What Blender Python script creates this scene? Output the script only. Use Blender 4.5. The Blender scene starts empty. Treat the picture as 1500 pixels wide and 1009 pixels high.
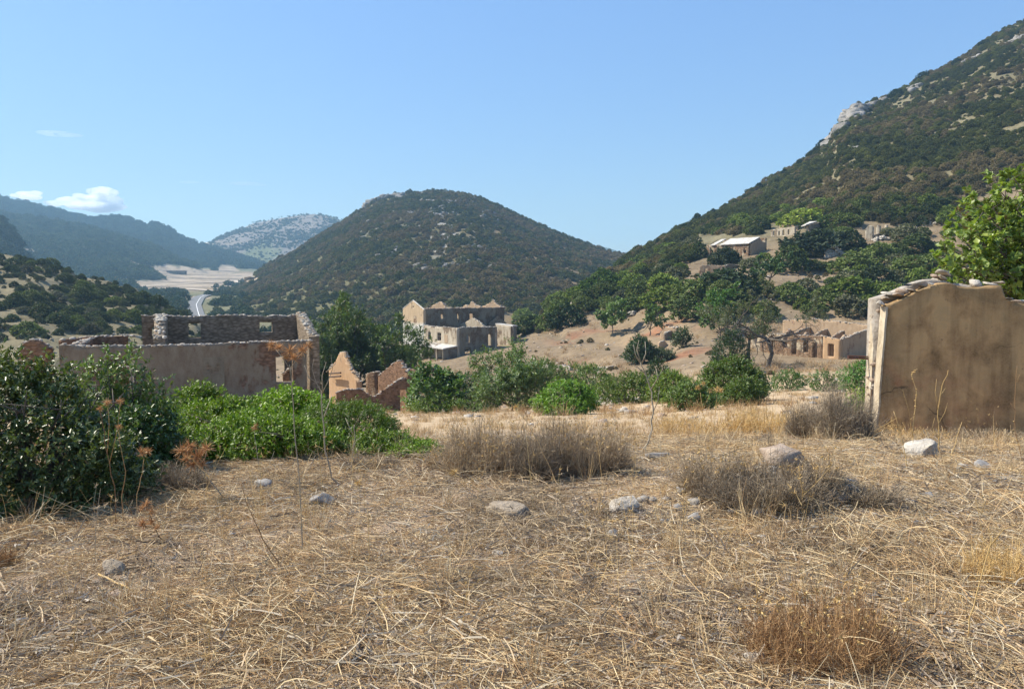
import bpy, bmesh, math, random
import numpy as np
from mathutils import Vector

random.seed(7)
rng = np.random.default_rng(7)
SC = bpy.context.scene
COL = SC.collection

# ------------------------------------------------------------------ camera, world, sun, exposure
F = 1167.0                      # focal length in pixels of the 1500 px wide photograph
PITCH = math.atan((504.5 - 420.0) / F)
SP, CP = math.sin(PITCH), math.cos(PITCH)
cam_d = bpy.data.cameras.new("camera")
cam = bpy.data.objects.new("camera", cam_d)
COL.objects.link(cam)
cam_d.sensor_fit = 'HORIZONTAL'
cam_d.sensor_width = 36.0
cam_d.lens = 36.0 * F / 1500.0
cam_d.clip_start = 0.05
cam_d.clip_end = 30000.0
cam.location = (0, 0, 0)        # eye height is z = 0; the ground under the camera lies at -1.6
cam.rotation_euler = (math.pi / 2 - PITCH, 0, 0)
SC.camera = cam

SUN_EL = math.radians(47)
SUN_DIR = Vector((-math.cos(math.radians(15)), math.sin(math.radians(15)), 0))
SUN_VEC = Vector((SUN_DIR.x * math.cos(SUN_EL), SUN_DIR.y * math.cos(SUN_EL), math.sin(SUN_EL)))
world = bpy.data.worlds.new("World")
SC.world = world
world.use_nodes = True
wn = world.node_tree
wn.nodes.clear()
w_out = wn.nodes.new('ShaderNodeOutputWorld')
w_bg = wn.nodes.new('ShaderNodeBackground')
w_sky = wn.nodes.new('ShaderNodeTexSky')
w_sky.sky_type = 'NISHITA'
w_sky.sun_disc = False
w_sky.sun_elevation = SUN_EL
w_sky.sun_rotation = math.atan2(SUN_DIR.x, SUN_DIR.y)
w_sky.altitude = 150
w_sky.air_density = 1.0
w_sky.dust_density = 0.3
w_sky.ozone_density = 2.5
w_bg.inputs['Strength'].default_value = 0.105
w_hs = wn.nodes.new('ShaderNodeHueSaturation')
w_hs.inputs['Saturation'].default_value = 1.1
w_hs.inputs['Hue'].default_value = 0.502
wn.links.new(w_sky.outputs[0], w_hs.inputs['Color'])
w_bw = wn.nodes.new('ShaderNodeRGBToBW')                 # soften the sky's steep brightening towards the horizon
w_pw = wn.nodes.new('ShaderNodeMath'); w_pw.operation = 'POWER'; w_pw.inputs[1].default_value = -0.52
w_ml = wn.nodes.new('ShaderNodeMath'); w_ml.operation = 'MULTIPLY'; w_ml.inputs[1].default_value = 3.0 ** 0.52 * 1.03
w_vs = wn.nodes.new('ShaderNodeVectorMath'); w_vs.operation = 'SCALE'
wn.links.new(w_hs.outputs[0], w_bw.inputs[0]); wn.links.new(w_bw.outputs[0], w_pw.inputs[0]); wn.links.new(w_pw.outputs[0], w_ml.inputs[0])
wn.links.new(w_hs.outputs[0], w_vs.inputs[0]); wn.links.new(w_ml.outputs[0], w_vs.inputs['Scale'])
wn.links.new(w_vs.outputs[0], w_bg.inputs['Color'])
wn.links.new(w_bg.outputs[0], w_out.inputs['Surface'])

sun_d = bpy.data.lights.new("sun", 'SUN')
sun_d.energy = 5.0
sun_d.angle = math.radians(0.53)
sun_d.color = (1.0, 0.93, 0.80)
sun = bpy.data.objects.new("sun", sun_d)
COL.objects.link(sun)
sun.rotation_euler = SUN_VEC.to_track_quat('Z', 'Y').to_euler()

SC.view_settings.view_transform = 'Standard'
SC.view_settings.look = 'None'
SC.view_settings.exposure = 0.67
SC.view_settings.gamma = 1.0
SC.view_settings.use_curve_mapping = False
SC.render.engine = 'CYCLES'
SC.cycles.use_denoising = True
SC.cycles.use_adaptive_sampling = True
SC.cycles.adaptive_threshold = 0.02
SC.cycles.max_bounces = 6
SC.cycles.diffuse_bounces = 3
SC.cycles.transmission_bounces = 3
SC.cycles.volume_bounces = 8
SC.cycles.transparent_max_bounces = 8


# ------------------------------------------------------------------ projection helpers
def t_of(py):
    cy = -(py - 504.5) / F
    return (-SP + cy * CP) / (CP + cy * SP)


def u_of(px, py=480.0):
    return (px - 750.0) / F / (CP + (-(py - 504.5) / F) * SP)


def P(px, py, Y):
    """World point at depth Y seen at photo pixel (px, py)."""
    return Vector((u_of(px, py) * Y, Y, t_of(py) * Y))


# ------------------------------------------------------------------ noise
def _h(ix, iy, seed):
    n = (ix * 374761393 + iy * 668265263 + seed * 1442695041).astype(np.int64) & 0xffffffff
    n = ((n ^ (n >> 13)) * 1274126177) & 0xffffffff
    n = (n ^ (n >> 16)) & 0xffffffff
    return n.astype(np.float64) / 4294967295.0


def vnoise(x, y, seed=0):
    x = np.asarray(x, float); y = np.asarray(y, float)
    ix = np.floor(x); iy = np.floor(y)
    fx = x - ix; fy = y - iy
    ix = ix.astype(np.int64); iy = iy.astype(np.int64)
    fx = fx * fx * (3 - 2 * fx); fy = fy * fy * (3 - 2 * fy)
    a = _h(ix, iy, seed); b = _h(ix + 1, iy, seed)
    c = _h(ix, iy + 1, seed); d = _h(ix + 1, iy + 1, seed)
    return (a * (1 - fx) + b * fx) * (1 - fy) + (c * (1 - fx) + d * fx) * fy


def fbm(x, y, octv=4, seed=0, gain=0.5):
    s = 0.0; amp = 1.0; tot = 0.0
    x = np.asarray(x, float); y = np.asarray(y, float)
    for o in range(octv):
        s = s + amp * (vnoise(x, y, seed + o * 17) * 2 - 1)
        tot += amp; amp *= gain
        x = x * 2.03 + 11.3; y = y * 2.03 + 5.7
    return s / tot


def sstep(a, b, x):
    t = np.clip((x - a) / (b - a), 0, 1)
    return t * t * (3 - 2 * t)


# ------------------------------------------------------------------ terrain height
COLS = np.array([-600, 0, 150, 300, 450, 600, 750, 900, 1050, 1200, 1350, 1500, 2100], float)
ROWS = [
    (1.0,  [-1.60] * 13),
    (3.2,  [-1.61] * 13),
    (5.5,  [-1.68, -1.67, -1.66, -1.66, -1.66, -1.66, -1.66, -1.66, -1.62, -1.60, -1.62, -1.64, -1.66]),
    (8,    [-1.8, -1.78, -1.76, -1.76, -1.75, -1.74, -1.74, -1.74, -1.74, -1.74, -1.76, -1.78, -1.8]),
    (11,   [-2.4, -2.35, -2.35, -2.3, -2.3, -2.2, -2.15, -2.15, -2.15, -2.15, -2.2, -2.25, -2.3]),
    (15,   [-3.2, -3.2, -3.1, -3.05, -3.0, -2.85, -2.8, -2.78, -2.75, -2.72, -2.78, -2.8, -2.9]),
    (22,   [-4.6, -4.6, -4.5, -4.4, -4.2, -3.95, -3.88, -3.8, -3.7, -3.6, -3.6, -3.6, -3.6]),
    (32,   [-6.2, -6.2, -6.0, -5.9, -5.7, -5.4, -5.3, -5.2, -5.0, -4.8, -4.8, -4.8, -4.8]),
    (50,   [-8, -7.9, -7.8, -7.8, -7.9, -8.1, -7.9, -7.6, -7.0, -6.5, -6.3, -6.3, -6]),
    (72,   [-11, -11, -11, -11, -11.2, -11.3, -11.3, -10.4, -9.3, -8.2, -8, -7.5, -7]),
    (100,  [-15, -15, -15, -14.5, -14.5, -14.5, -14, -12.3, -10, -9.8, -9.2, -7.5, -6]),
    (130,  [-18, -18, -19, -18, -17, -16.0, -14.5, -11.9, -9, -9, -7, -3.5, 0]),
    (160,  [-20, -20, -21, -21, -18, -15.8, -12.8, -10.5, -3.2, -4, -1.5, 3, 8]),
    (190,  [-22, -22, -22, -22, -19, -16.0, -12.5, -5.5, 2.8, 3, 5, 10, 16]),
    (240,  [-23, -23, -23, -23, -20, -17, -17, -10, 3, 3, 5, 10, 16]),
    (330,  [-20, -20, -20, -20, -19, -17, -17, -17, -6, 0, 2, 5, 10]),
    (450,  [-15.4, -15.4, -15.4, -15.4, -16, -17, -17, -17, -12, -8, -5, 0, 5]),
    (620,  [-8.5, -8.5, -8.5, -8.5, -9, -12, -14, -14, -14, -10, -8, -5, 0]),
    (800,  [-5, -5, -4.5, -4.5, -6, -10, -12, -12, -12, -10, -8, -5, 0]),
    (1000, [4, 4, 4, 4, 0, -8, -10, -10, -10, -10, -8, -5, 0]),
    (1300, [25, 25, 25, 22, 12, -5, -10, -10, -10, -10, -8, -5, 0]),
    (1700, [45, 45, 45, 45, 40, 0, -10, -10, -10, -10, -8, -5, 0]),
    (2500, [60, 60, 60, 60, 50, 0, -10, -10, -10, -10, -8, -5, 0]),
    (5200, [60, 60, 60, 60, 50, 0, -10, -10, -10, -10, -8, -5, 0]),
]


def pchip(xk, yk, x):
    xk = np.asarray(xk, float); yk = np.asarray(yk, float)
    h = np.diff(xk); d = np.diff(yk) / h
    m = np.zeros_like(yk)
    m[0] = d[0]; m[-1] = d[-1]
    for i in range(1, len(yk) - 1):
        if d[i - 1] * d[i] > 0:
            w1 = 2 * h[i] + h[i - 1]; w2 = h[i] + 2 * h[i - 1]
            m[i] = (w1 + w2) / (w1 / d[i - 1] + w2 / d[i])
    i = np.clip(np.searchsorted(xk, x) - 1, 0, len(xk) - 2)
    s = np.clip((x - xk[i]) / h[i], 0, 1)
    return ((1 + 2 * s) * (1 - s) ** 2 * yk[i] + s * (1 - s) ** 2 * h[i] * m[i]
            + s * s * (3 - 2 * s) * yk[i + 1] + s * s * (s - 1) * h[i] * m[i + 1])


_rY = np.log([r[0] for r in ROWS]); _rZ = np.array([r[1] for r in ROWS], float)
NLY, NPX = 700, 360
_gY = np.linspace(_rY[0], _rY[-1], NLY)
_gX = np.linspace(COLS[0], COLS[-1], NPX)
_t1 = np.stack([pchip(_rY, _rZ[:, j], _gY) for j in range(len(COLS))], 1)
DENSE = np.stack([pchip(COLS, _t1[i], _gX) for i in range(NLY)], 0)


def base_z(x, Y):
    Yc = np.maximum(Y, 1.0)
    fy = np.clip((np.log(Yc) - _gY[0]) / (_gY[-1] - _gY[0]) * (NLY - 1), 0, NLY - 1.001)
    px = 750 + F * x / np.maximum(Y, 3.2)
    fx = np.clip((px - COLS[0]) / (COLS[-1] - COLS[0]) * (NPX - 1), 0, NPX - 1.001)
    iy = fy.astype(int); ix = fx.astype(int); fy = fy - iy; fx = fx - ix
    return ((DENSE[iy, ix] * (1 - fx) + DENSE[iy, ix + 1] * fx) * (1 - fy)
            + (DENSE[iy + 1, ix] * (1 - fx) + DENSE[iy + 1, ix + 1] * fx) * fy)


# name, ridge (px, py, Y), foot distance (px, Y), power, back slope, noise amplitude, noise scale
HILLS = [
    dict(name='near_spur', ridge=[(-500, 330, 280), (-200, 345, 275), (0, 372, 265), (60, 384, 262), (110, 402, 260), (160, 412, 258), (200, 423, 255),
                                  (235, 442, 250), (275, 462, 245), (300, 474, 240), (330, 492, 230), (380, 520, 220)],
         foot=[(-500, 120), (380, 125)], pw=0.95, back=0.30, amp=1.2, sc=22),
    dict(name='right_mountain', ridge=[(700, 520, 190), (760, 492, 195), (800, 458, 215), (850, 430, 235), (885, 412, 262), (905, 395, 310), (922, 374, 380), (940, 367, 392),
                                       (960, 357, 400), (1000, 332, 415), (1040, 314, 430), (1075, 297, 440), (1100, 281, 450), (1140, 258, 465), (1165, 243, 475), (1200, 216, 490),
                                       (1213, 208, 497), (1230, 176, 505), (1255, 155, 515), (1280, 150, 525), (1300, 142, 530), (1330, 127, 540), (1350, 114, 545),
                                       (1390, 97, 555), (1420, 78, 565), (1460, 50, 575), (1500, 29, 590), (1600, -40, 610), (1900, -180, 650), (2300, -260, 700)],
         foot=[(700, 150), (800, 152), (850, 165), (900, 180), (950, 190), (2300, 190)], pw=1.0, back=0.5, amp=3.0, sc=60),
    dict(name='central_hill', ridge=[(240, 492, 800), (285, 462, 810), (318, 430, 830), (345, 424, 840), (370, 404, 850), (395, 386, 860), (430, 369, 870), (470, 344, 880), (500, 326, 890),
                                     (525, 309, 895), (545, 294, 900), (570, 287, 905), (600, 282, 905), (640, 280, 900), (680, 284, 895), (710, 293, 890), (740, 306, 885),
                                     (770, 321, 880), (800, 334, 875), (830, 347, 870), (860, 358, 865), (890, 368, 860), (920, 375, 855), (960, 387, 850), (1100, 430, 850)],
         foot=[(240, 420), (500, 350), (700, 320), (1100, 400)], pw=1.05, back=0.5, amp=4.5, sc=90),
    dict(name='dark_hill', ridge=[(-500, 290, 900), (-200, 300, 880), (-50, 309, 860), (0, 318, 850), (15, 332, 845), (28, 350, 840), (38, 372, 830), (60, 398, 820), (120, 440, 800)],
         foot=[(-500, 500), (120, 600)], pw=1.0, back=0.4, amp=4, sc=90),
    dict(name='green_hill', ridge=[(-500, 250, 1500), (-300, 275, 1500), (-100, 302, 1500), (15, 315, 1500), (80, 325, 1500), (140, 336, 1490), (180, 347, 1480), (230, 364, 1450),
                                   (270, 383, 1400), (310, 401, 1350), (345, 415, 1300)],
         foot=[(-500, 700), (100, 900), (345, 1050)], pw=1.05, back=0.4, amp=9, sc=170),
    dict(name='far_ridge', ridge=[(-500, 200, 2100), (-200, 250, 2050), (0, 290, 2000), (60, 303, 2000), (100, 312, 2000), (135, 321, 2000), (160, 319, 2000), (175, 318, 2000), (190, 320, 1990),
                                  (215, 330, 1980), (228, 328, 1980), (245, 335, 1970), (262, 346, 1960), (272, 352, 1950), (300, 361, 1950), (340, 373, 1900), (400, 392, 1850), (460, 410, 1800)],
         foot=[(-500, 1400), (300, 1500), (460, 1500)], pw=1.0, back=0.4, amp=9, sc=200),
    dict(name='rocky_hill', ridge=[(250, 400, 2300), (285, 370, 2300), (302, 358, 2300), (320, 346, 2320), (345, 336, 2340), (370, 326, 2350), (400, 320, 2350), (430, 315, 2350), (460, 312, 2350),
                                   (480, 315, 2350), (500, 321, 2350), (530, 335, 2350), (600, 365, 2350), (680, 400, 2350)],
         foot=[(250, 1800), (680, 1800)], pw=0.9, back=0.4, amp=18, sc=180),
    dict(name='distant_hill', ridge=[(780, 380, 3300), (845, 362, 3300), (875, 358, 3300), (890, 361, 3300), (910, 368, 3300), (960, 378, 3300), (1100, 372, 3300)],
         foot=[(780, 2600), (1100, 2600)], pw=1.0, back=0.3, amp=6, sc=200),
]
for h in HILLS:
    r = h['ridge']
    h['u'] = np.array([u_of(a, b) for a, b, c in r]); h['Yr'] = np.array([c for a, b, c in r], float)
    h['t'] = np.array([t_of(b) for a, b, c in r])
    h['fu'] = np.array([u_of(a) for a, c in h['foot']]); h['fY'] = np.array([c for a, c in h['foot']], float)


def terrain(x, Y, which=False):
    x = np.asarray(x, float); Y = np.asarray(Y, float)
    z = base_z(x, Y)
    # relief of the open ground, growing with distance
    amp = 0.018 + 0.25 * sstep(20, 120, Y) + 0.0 * Y
    z = z + amp * fbm(x * 0.35 / (1 + Y * 0.01), Y * 0.35 / (1 + Y * 0.01), 4, 3)
    nearw = sstep(17, 11, Y)
    z = z + nearw * (0.030 * fbm(x * 1.7, Y * 1.7, 3, 9) + 0.026 * fbm(x * 6.0, Y * 6.0, 4, 19))
    # mound under the dry heap on the right
    z = z + 0.20 * np.exp(-(((x - 2.05) / 0.60) ** 2 + ((Y - 6.05) / 0.42) ** 2))
    tw = 0.65 * sstep(105, 125, Y) * sstep(225, 195, Y) * sstep(-.02, .06, x / np.maximum(Y, 3)) * sstep(.55, .4, x / np.maximum(Y, 3))
    zz = (z + 0.6 * fbm(x / 14, Y / 14, 2, 88)) / 2.3; fr_ = zz - np.floor(zz)
    z = z + tw * 2.3 * (sstep(.3, .7, fr_) - fr_)
    idx = np.zeros(z.shape, int)
    u = x / np.maximum(Y, 3.0)
    for k, h in enumerate(HILLS):
        if not np.any(Y > h['fY'].min()):
            continue
        Yr = np.interp(u, h['u'], h['Yr']); zr = np.interp(u, h['u'], h['t']) * Yr
        Yf = np.interp(u, h['fu'], h['fY'])
        zf = base_z(u * Yf, Yf) - 0.3
        inside = (u > h['u'][0]) & (u < h['u'][-1])
        s = np.clip((Y - Yf) / (Yr - Yf), 0, 1)
        g = s ** h['pw']
        bell = np.clip(np.sin(s * math.pi), 0, 1) ** 0.7
        back = np.maximum(Y - Yr, 0)
        n = h['amp'] * fbm(x / h['sc'], Y / h['sc'], 5, 31 + k * 7) * (bell + 0.06)
        gul = h['amp'] * 1.0 * (np.abs(fbm(u * Yr / (h['sc'] * 0.8) + 0.25 * fbm(x / h['sc'], Y / h['sc'], 2, 5), s * 0.6, 3, 77 + k)) - 0.2) * bell
        zh = zf + (zr - zf) * g + n + gul - back * h['back']
        zh = np.where(inside & (Y > Yf), zh, -1e3)
        if h['name'] in ('near_spur', 'right_mountain'):
            tw = (0.6 if k == 0 else 0.5) * sstep(330, 240, Y); zz = (zh + 0.8 * fbm(x / 16, Y / 16, 2, 89)) / 2.6; fr_ = zz - np.floor(zz)
            zh = zh + tw * 2.6 * (sstep(.3, .7, fr_) - fr_)
        up = zh > z
        z = np.where(up, zh, z)
        idx = np.where(up, k + 1, idx)
    return (z, idx) if which else z


def gz(x, Y):
    return float(terrain(np.array([x]), np.array([Y]))[0])


def GP(px, Y):
    """Ground point at distance Y in pixel column px."""
    x = u_of(px) * Y
    for _ in range(3):
        z = gz(x, Y)
        x = (px - 750.0) / F * (Y * CP - z * SP)
    return Vector((x, Y, gz(x, Y)))


_HY = np.exp(np.linspace(math.log(1.5), math.log(3500), 2600))


def hit(px, py):
    """First ground point seen at pixel (px, py)."""
    u, t = u_of(px, py), t_of(py)
    z = terrain(u * _HY, _HY)
    below = np.nonzero(t * _HY <= z)[0]
    i = below[0] if len(below) else len(_HY) - 1
    Y = _HY[i]
    return Vector((u * Y, Y, float(z[i])))


# ------------------------------------------------------------------ object helpers
def tag(o, label=None, cat=None, group=None, kind=None):
    if label: o['label'] = label
    if cat: o['category'] = cat
    if group: o['group'] = group
    if kind: o['kind'] = kind
    return o


def empty(name, loc, label=None, cat=None, group=None, rz=0.0):
    o = bpy.data.objects.new(name, None)
    COL.objects.link(o)
    o.location = loc
    o.rotation_euler = (0, 0, rz)
    o.empty_display_size = 0.2
    return tag(o, label, cat, group)


def np_mesh(name, V, Q, mat=None, smooth=False, face_attr=None):
    """Mesh from numpy vertices (N,3) and faces (M,k)."""
    V = np.ascontiguousarray(V, dtype=np.float32); Q = np.ascontiguousarray(Q, dtype=np.int32)
    me = bpy.data.meshes.new(name)
    me.vertices.add(len(V)); me.vertices.foreach_set('co', V.ravel())
    k = Q.shape[1]
    me.loops.add(Q.size); me.loops.foreach_set('vertex_index', Q.ravel())
    me.polygons.add(len(Q))
    me.polygons.foreach_set('loop_start', np.arange(0, Q.size, k, dtype=np.int32))
    me.polygons.foreach_set('loop_total', np.full(len(Q), k, dtype=np.int32))
    if smooth:
        me.polygons.foreach_set('use_smooth', np.ones(len(Q), dtype=bool))
    me.update(calc_edges=True)
    if face_attr is not None:
        a = me.attributes.new('lv', 'FLOAT', 'FACE')
        a.data.foreach_set('value', np.asarray(face_attr, dtype=np.float32))
    if mat: me.materials.append(mat)
    return me


def mobj(name, me, parent=None, loc=None, color=None):
    o = bpy.data.objects.new(name, me)
    COL.objects.link(o)
    if parent is not None:
        o.parent = parent
    if loc is not None: o.location = loc
    if color is not None: o.color = (*color, 1.0)
    return o


class MB:
    """Collects polygons, builds ONE mesh."""
    def __init__(s): s.v = []; s.f = []

    def add(s, verts, faces):
        o = len(s.v); s.v.extend([tuple(v) for v in verts]); s.f.extend([tuple(i + o for i in f) for f in faces])

    def box(s, c, ex, ey, ez):
        c, ex, ey, ez = map(Vector, (c, ex, ey, ez))
        vs = [c + ex * a + ey * b + ez * d for a in (-.5, .5) for b in (-.5, .5) for d in (-.5, .5)]
        s.add(vs, [(0, 1, 3, 2), (4, 6, 7, 5), (0, 4, 5, 1), (2, 3, 7, 6), (0, 2, 6, 4), (1, 5, 7, 3)])

    def tube(s, pts, radii, n=5):
        pts = [Vector(p) for p in pts]
        if not hasattr(radii, '__len__'): radii = [radii] * len(pts)
        rings = []
        d0 = (pts[1] - pts[0]).normalized()
        ref = Vector((0, 0, 1)) if abs(d0.z) < 0.9 else Vector((1, 0, 0))
        x = d0.cross(ref).normalized()
        for i, p in enumerate(pts):
            d = (pts[min(i + 1, len(pts) - 1)] - pts[max(i - 1, 0)])
            d = d.normalized() if d.length > 1e-9 else d0
            x = (x - d * x.dot(d))
            x = x.normalized() if x.length > 1e-6 else d.orthogonal().normalized()
            y = d.cross(x)
            rings.append([p + (x * math.cos(2 * math.pi * k / n) + y * math.sin(2 * math.pi * k / n)) * radii[i] for k in range(n)])
        o = len(s.v)
        for r in rings: s.v.extend([tuple(q) for q in r])
        for i in range(len(rings) - 1):
            for k in range(n):
                a = o + i * n + k; b = o + i * n + (k + 1) % n
                s.f.append((a, b, b + n, a + n))
        s.f.append(tuple(o + k for k in range(n))[::-1])
        s.f.append(tuple(o + (len(rings) - 1) * n + k for k in range(n)))

    def mesh(s, name, mat, smooth=False):
        me = bpy.data.meshes.new(name)
        me.from_pydata(s.v, [], s.f)
        if smooth: me.polygons.foreach_set('use_smooth', np.ones(len(me.polygons), dtype=bool))
        if mat: me.materials.append(mat)
        me.update()
        return me

    def build(s, name, mat, parent=None, smooth=False, color=None):
        return mobj(name, s.mesh(name, mat, smooth), parent, None, color)


def to_local(parent, me):
    """Move mesh data given in world coordinates into the frame of an unrotated parent."""
    me.transform(parent.matrix_basis.inverted())
    return me


def child(parent, mb_or_mesh, name, mat=None, smooth=False, color=None, kind=None):
    me = mb_or_mesh.mesh(name, mat, smooth) if isinstance(mb_or_mesh, MB) else mb_or_mesh
    to_local(parent, me)
    o = mobj(name, me, parent, None, color)
    if kind: o['kind'] = kind
    return o


# ------------------------------------------------------------------ materials
def new_mat(name):
    m = bpy.data.materials.new(name); m.use_nodes = True
    nt = m.node_tree; nt.nodes.clear()
    out = nt.nodes.new('ShaderNodeOutputMaterial')
    return m, nt, out


class NT:
    def __init__(s, nt): s.nt = nt

    def n(s, typ, **kw):
        nd = s.nt.nodes.new(typ)
        for k, v in kw.items():
            if k in ('operation', 'blend_type', 'data_type', 'attribute_name', 'attribute_type', 'feature', 'noise_dimensions', 'distance', 'clamp'):
                setattr(nd, k, v)
            else:
                nd.inputs[k.replace('_', ' ')].default_value = v
        return nd

    def l(s, a, b): s.nt.links.new(a, b)

    def ramp(s, fac, stops):
        r = s.nt.nodes.new('ShaderNodeValToRGB')
        el = r.color_ramp.elements
        while len(el) < len(stops): el.new(0.5)
        for e, (p, c) in zip(el, stops):
            e.position = p; e.color = (*c, 1) if len(c) == 3 else c
        s.l(fac, r.inputs[0]); return r.outputs[0]

    def mix(s, fac, a, b, mode='MIX'):
        m = s.nt.nodes.new('ShaderNodeMix'); m.data_type = 'RGBA'; m.blend_type = mode
        for sock, val in ((m.inputs[0], fac), (m.inputs[6], a), (m.inputs[7], b)):
            if isinstance(val, (int, float)): sock.default_value = val
            elif isinstance(val, tuple): sock.default_value = (*val, 1)
            else: s.l(val, sock)
        return m.outputs[2]

    def math(s, op, a, b=0.0, clamp=False):
        m = s.nt.nodes.new('ShaderNodeMath'); m.operation = op; m.use_clamp = clamp
        for sock, val in ((m.inputs[0], a), (m.inputs[1], b)):
            if isinstance(val, (int, float)): sock.default_value = val
            else: s.l(val, sock)
        return m.outputs[0]

    def noise(s, vec, scale, detail=4, rough=0.55, dist=0.0):
        n = s.nt.nodes.new('ShaderNodeTexNoise')
        n.inputs['Scale'].default_value = scale; n.inputs['Detail'].default_value = detail
        n.inputs['Roughness'].default_value = rough; n.inputs['Distortion'].default_value = dist
        s.l(vec, n.inputs['Vector']); return n.outputs[0]

    def bump(s, height, strength=0.5, dist=0.02):
        b = s.nt.nodes.new('ShaderNodeBump'); b.inputs['Strength'].default_value = strength
        b.inputs['Distance'].default_value = dist; s.l(height, b.inputs['Height']); return b.outputs[0]


def foliage_mat(name, rough=0.45, trans=0.25, spec=0.4, hue=0.25):
    m, nt, out = new_mat(name); k = NT(nt)
    oi = nt.nodes.new('ShaderNodeObjectInfo')
    at = k.n('ShaderNodeAttribute', attribute_name='lv')
    b = k.math('MULTIPLY_ADD', at.outputs['Fac'], 0.8); nt.nodes[-1].inputs[2].default_value = 0.6
    b2 = k.math('MULTIPLY_ADD', oi.outputs['Random'], 0.5); nt.nodes[-1].inputs[2].default_value = 0.75
    bb = k.math('MULTIPLY', b, b2)
    comb = nt.nodes.new('ShaderNodeCombineXYZ')
    for i in range(3): k.l(bb, comb.inputs[i])
    c = k.mix(1.0, oi.outputs['Color'], comb.outputs[0], 'MULTIPLY')
    # yellowish young leaves
    yf = k.math('MULTIPLY', k.math('GREATER_THAN', at.outputs['Fac'], 0.8), hue)
    yel = k.mix(1.0, c, (1.9, 1.35, 0.7), 'MULTIPLY')
    c = k.mix(yf, c, yel)
    c = k.mix(k.math('LESS_THAN', at.outputs['Fac'], 0.12), c, (0.17, 0.12, 0.06))      # a few dead leaves
    p = nt.nodes.new('ShaderNodeBsdfPrincipled')
    p.inputs['Roughness'].default_value = rough
    p.inputs['Specular IOR Level'].default_value = spec
    k.l(c, p.inputs['Base Color'])
    t = nt.nodes.new('ShaderNodeBsdfTranslucent')
    tc = k.mix(1.0, c, (1.6, 1.9, 0.7), 'MULTIPLY')
    k.l(tc, t.inputs['Color'])
    mx = nt.nodes.new('ShaderNodeMixShader'); mx.inputs[0].default_value = trans
    k.l(p.outputs[0], mx.inputs[1]); k.l(t.outputs[0], mx.inputs[2]); k.l(mx.outputs[0], out.inputs[0])
    return m


def dry_mat(name, stops, rough=0.8, trans=0.15, spec=0.3):
    """Straw and dead stalks: colour picked per piece from the ramp."""
    m, nt, out = new_mat(name); k = NT(nt)
    at = k.n('ShaderNodeAttribute', attribute_name='lv')
    oi = nt.nodes.new('ShaderNodeObjectInfo')
    f = k.math('ADD', k.math('MULTIPLY', at.outputs['Fac'], 0.8), k.math('MULTIPLY', oi.outputs['Random'], 0.2))
    c = k.ramp(f, stops)
    p = nt.nodes.new('ShaderNodeBsdfPrincipled')
    p.inputs['Roughness'].default_value = rough; p.inputs['Specular IOR Level'].default_value = spec
    k.l(c, p.inputs['Base Color'])
    t = nt.nodes.new('ShaderNodeBsdfTranslucent'); k.l(c, t.inputs['Color'])
    mx = nt.nodes.new('ShaderNodeMixShader'); mx.inputs[0].default_value = trans
    k.l(p.outputs[0], mx.inputs[1]); k.l(t.outputs[0], mx.inputs[2]); k.l(mx.outputs[0], out.inputs[0])
    return m


def solid_mat(name, stops, scale=6.0, rough=0.85, bump=0.4, dist=0.01, scale2=None, stretch=(1, 1, 1), spec=0.25):
    """Mineral / wood surface coloured by noise in object space."""
    m, nt, out = new_mat(name); k = NT(nt)
    tc = nt.nodes.new('ShaderNodeNewGeometry').outputs['Position']
    mp = nt.nodes.new('ShaderNodeMapping'); mp.inputs['Scale'].default_value = stretch
    k.l(tc, mp.inputs['Vector']); v = mp.outputs[0]
    n1 = k.noise(v, scale, 6, 0.62); n2 = k.noise(v, scale * 5.3, 4, 0.6)
    f = k.math('ADD', k.math('MULTIPLY', n1, 0.7), k.math('MULTIPLY', n2, 0.3))
    c = k.ramp(f, stops)
    p = nt.nodes.new('ShaderNodeBsdfPrincipled')
    p.inputs['Roughness'].default_value = rough; p.inputs['Specular IOR Level'].default_value = spec
    k.l(c, p.inputs['Base Color'])
    if bump: k.l(k.bump(k.noise(v, scale * 4, 6, 0.65), bump, dist), p.inputs['Normal'])
    k.l(p.outputs[0], out.inputs[0])
    return m


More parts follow.
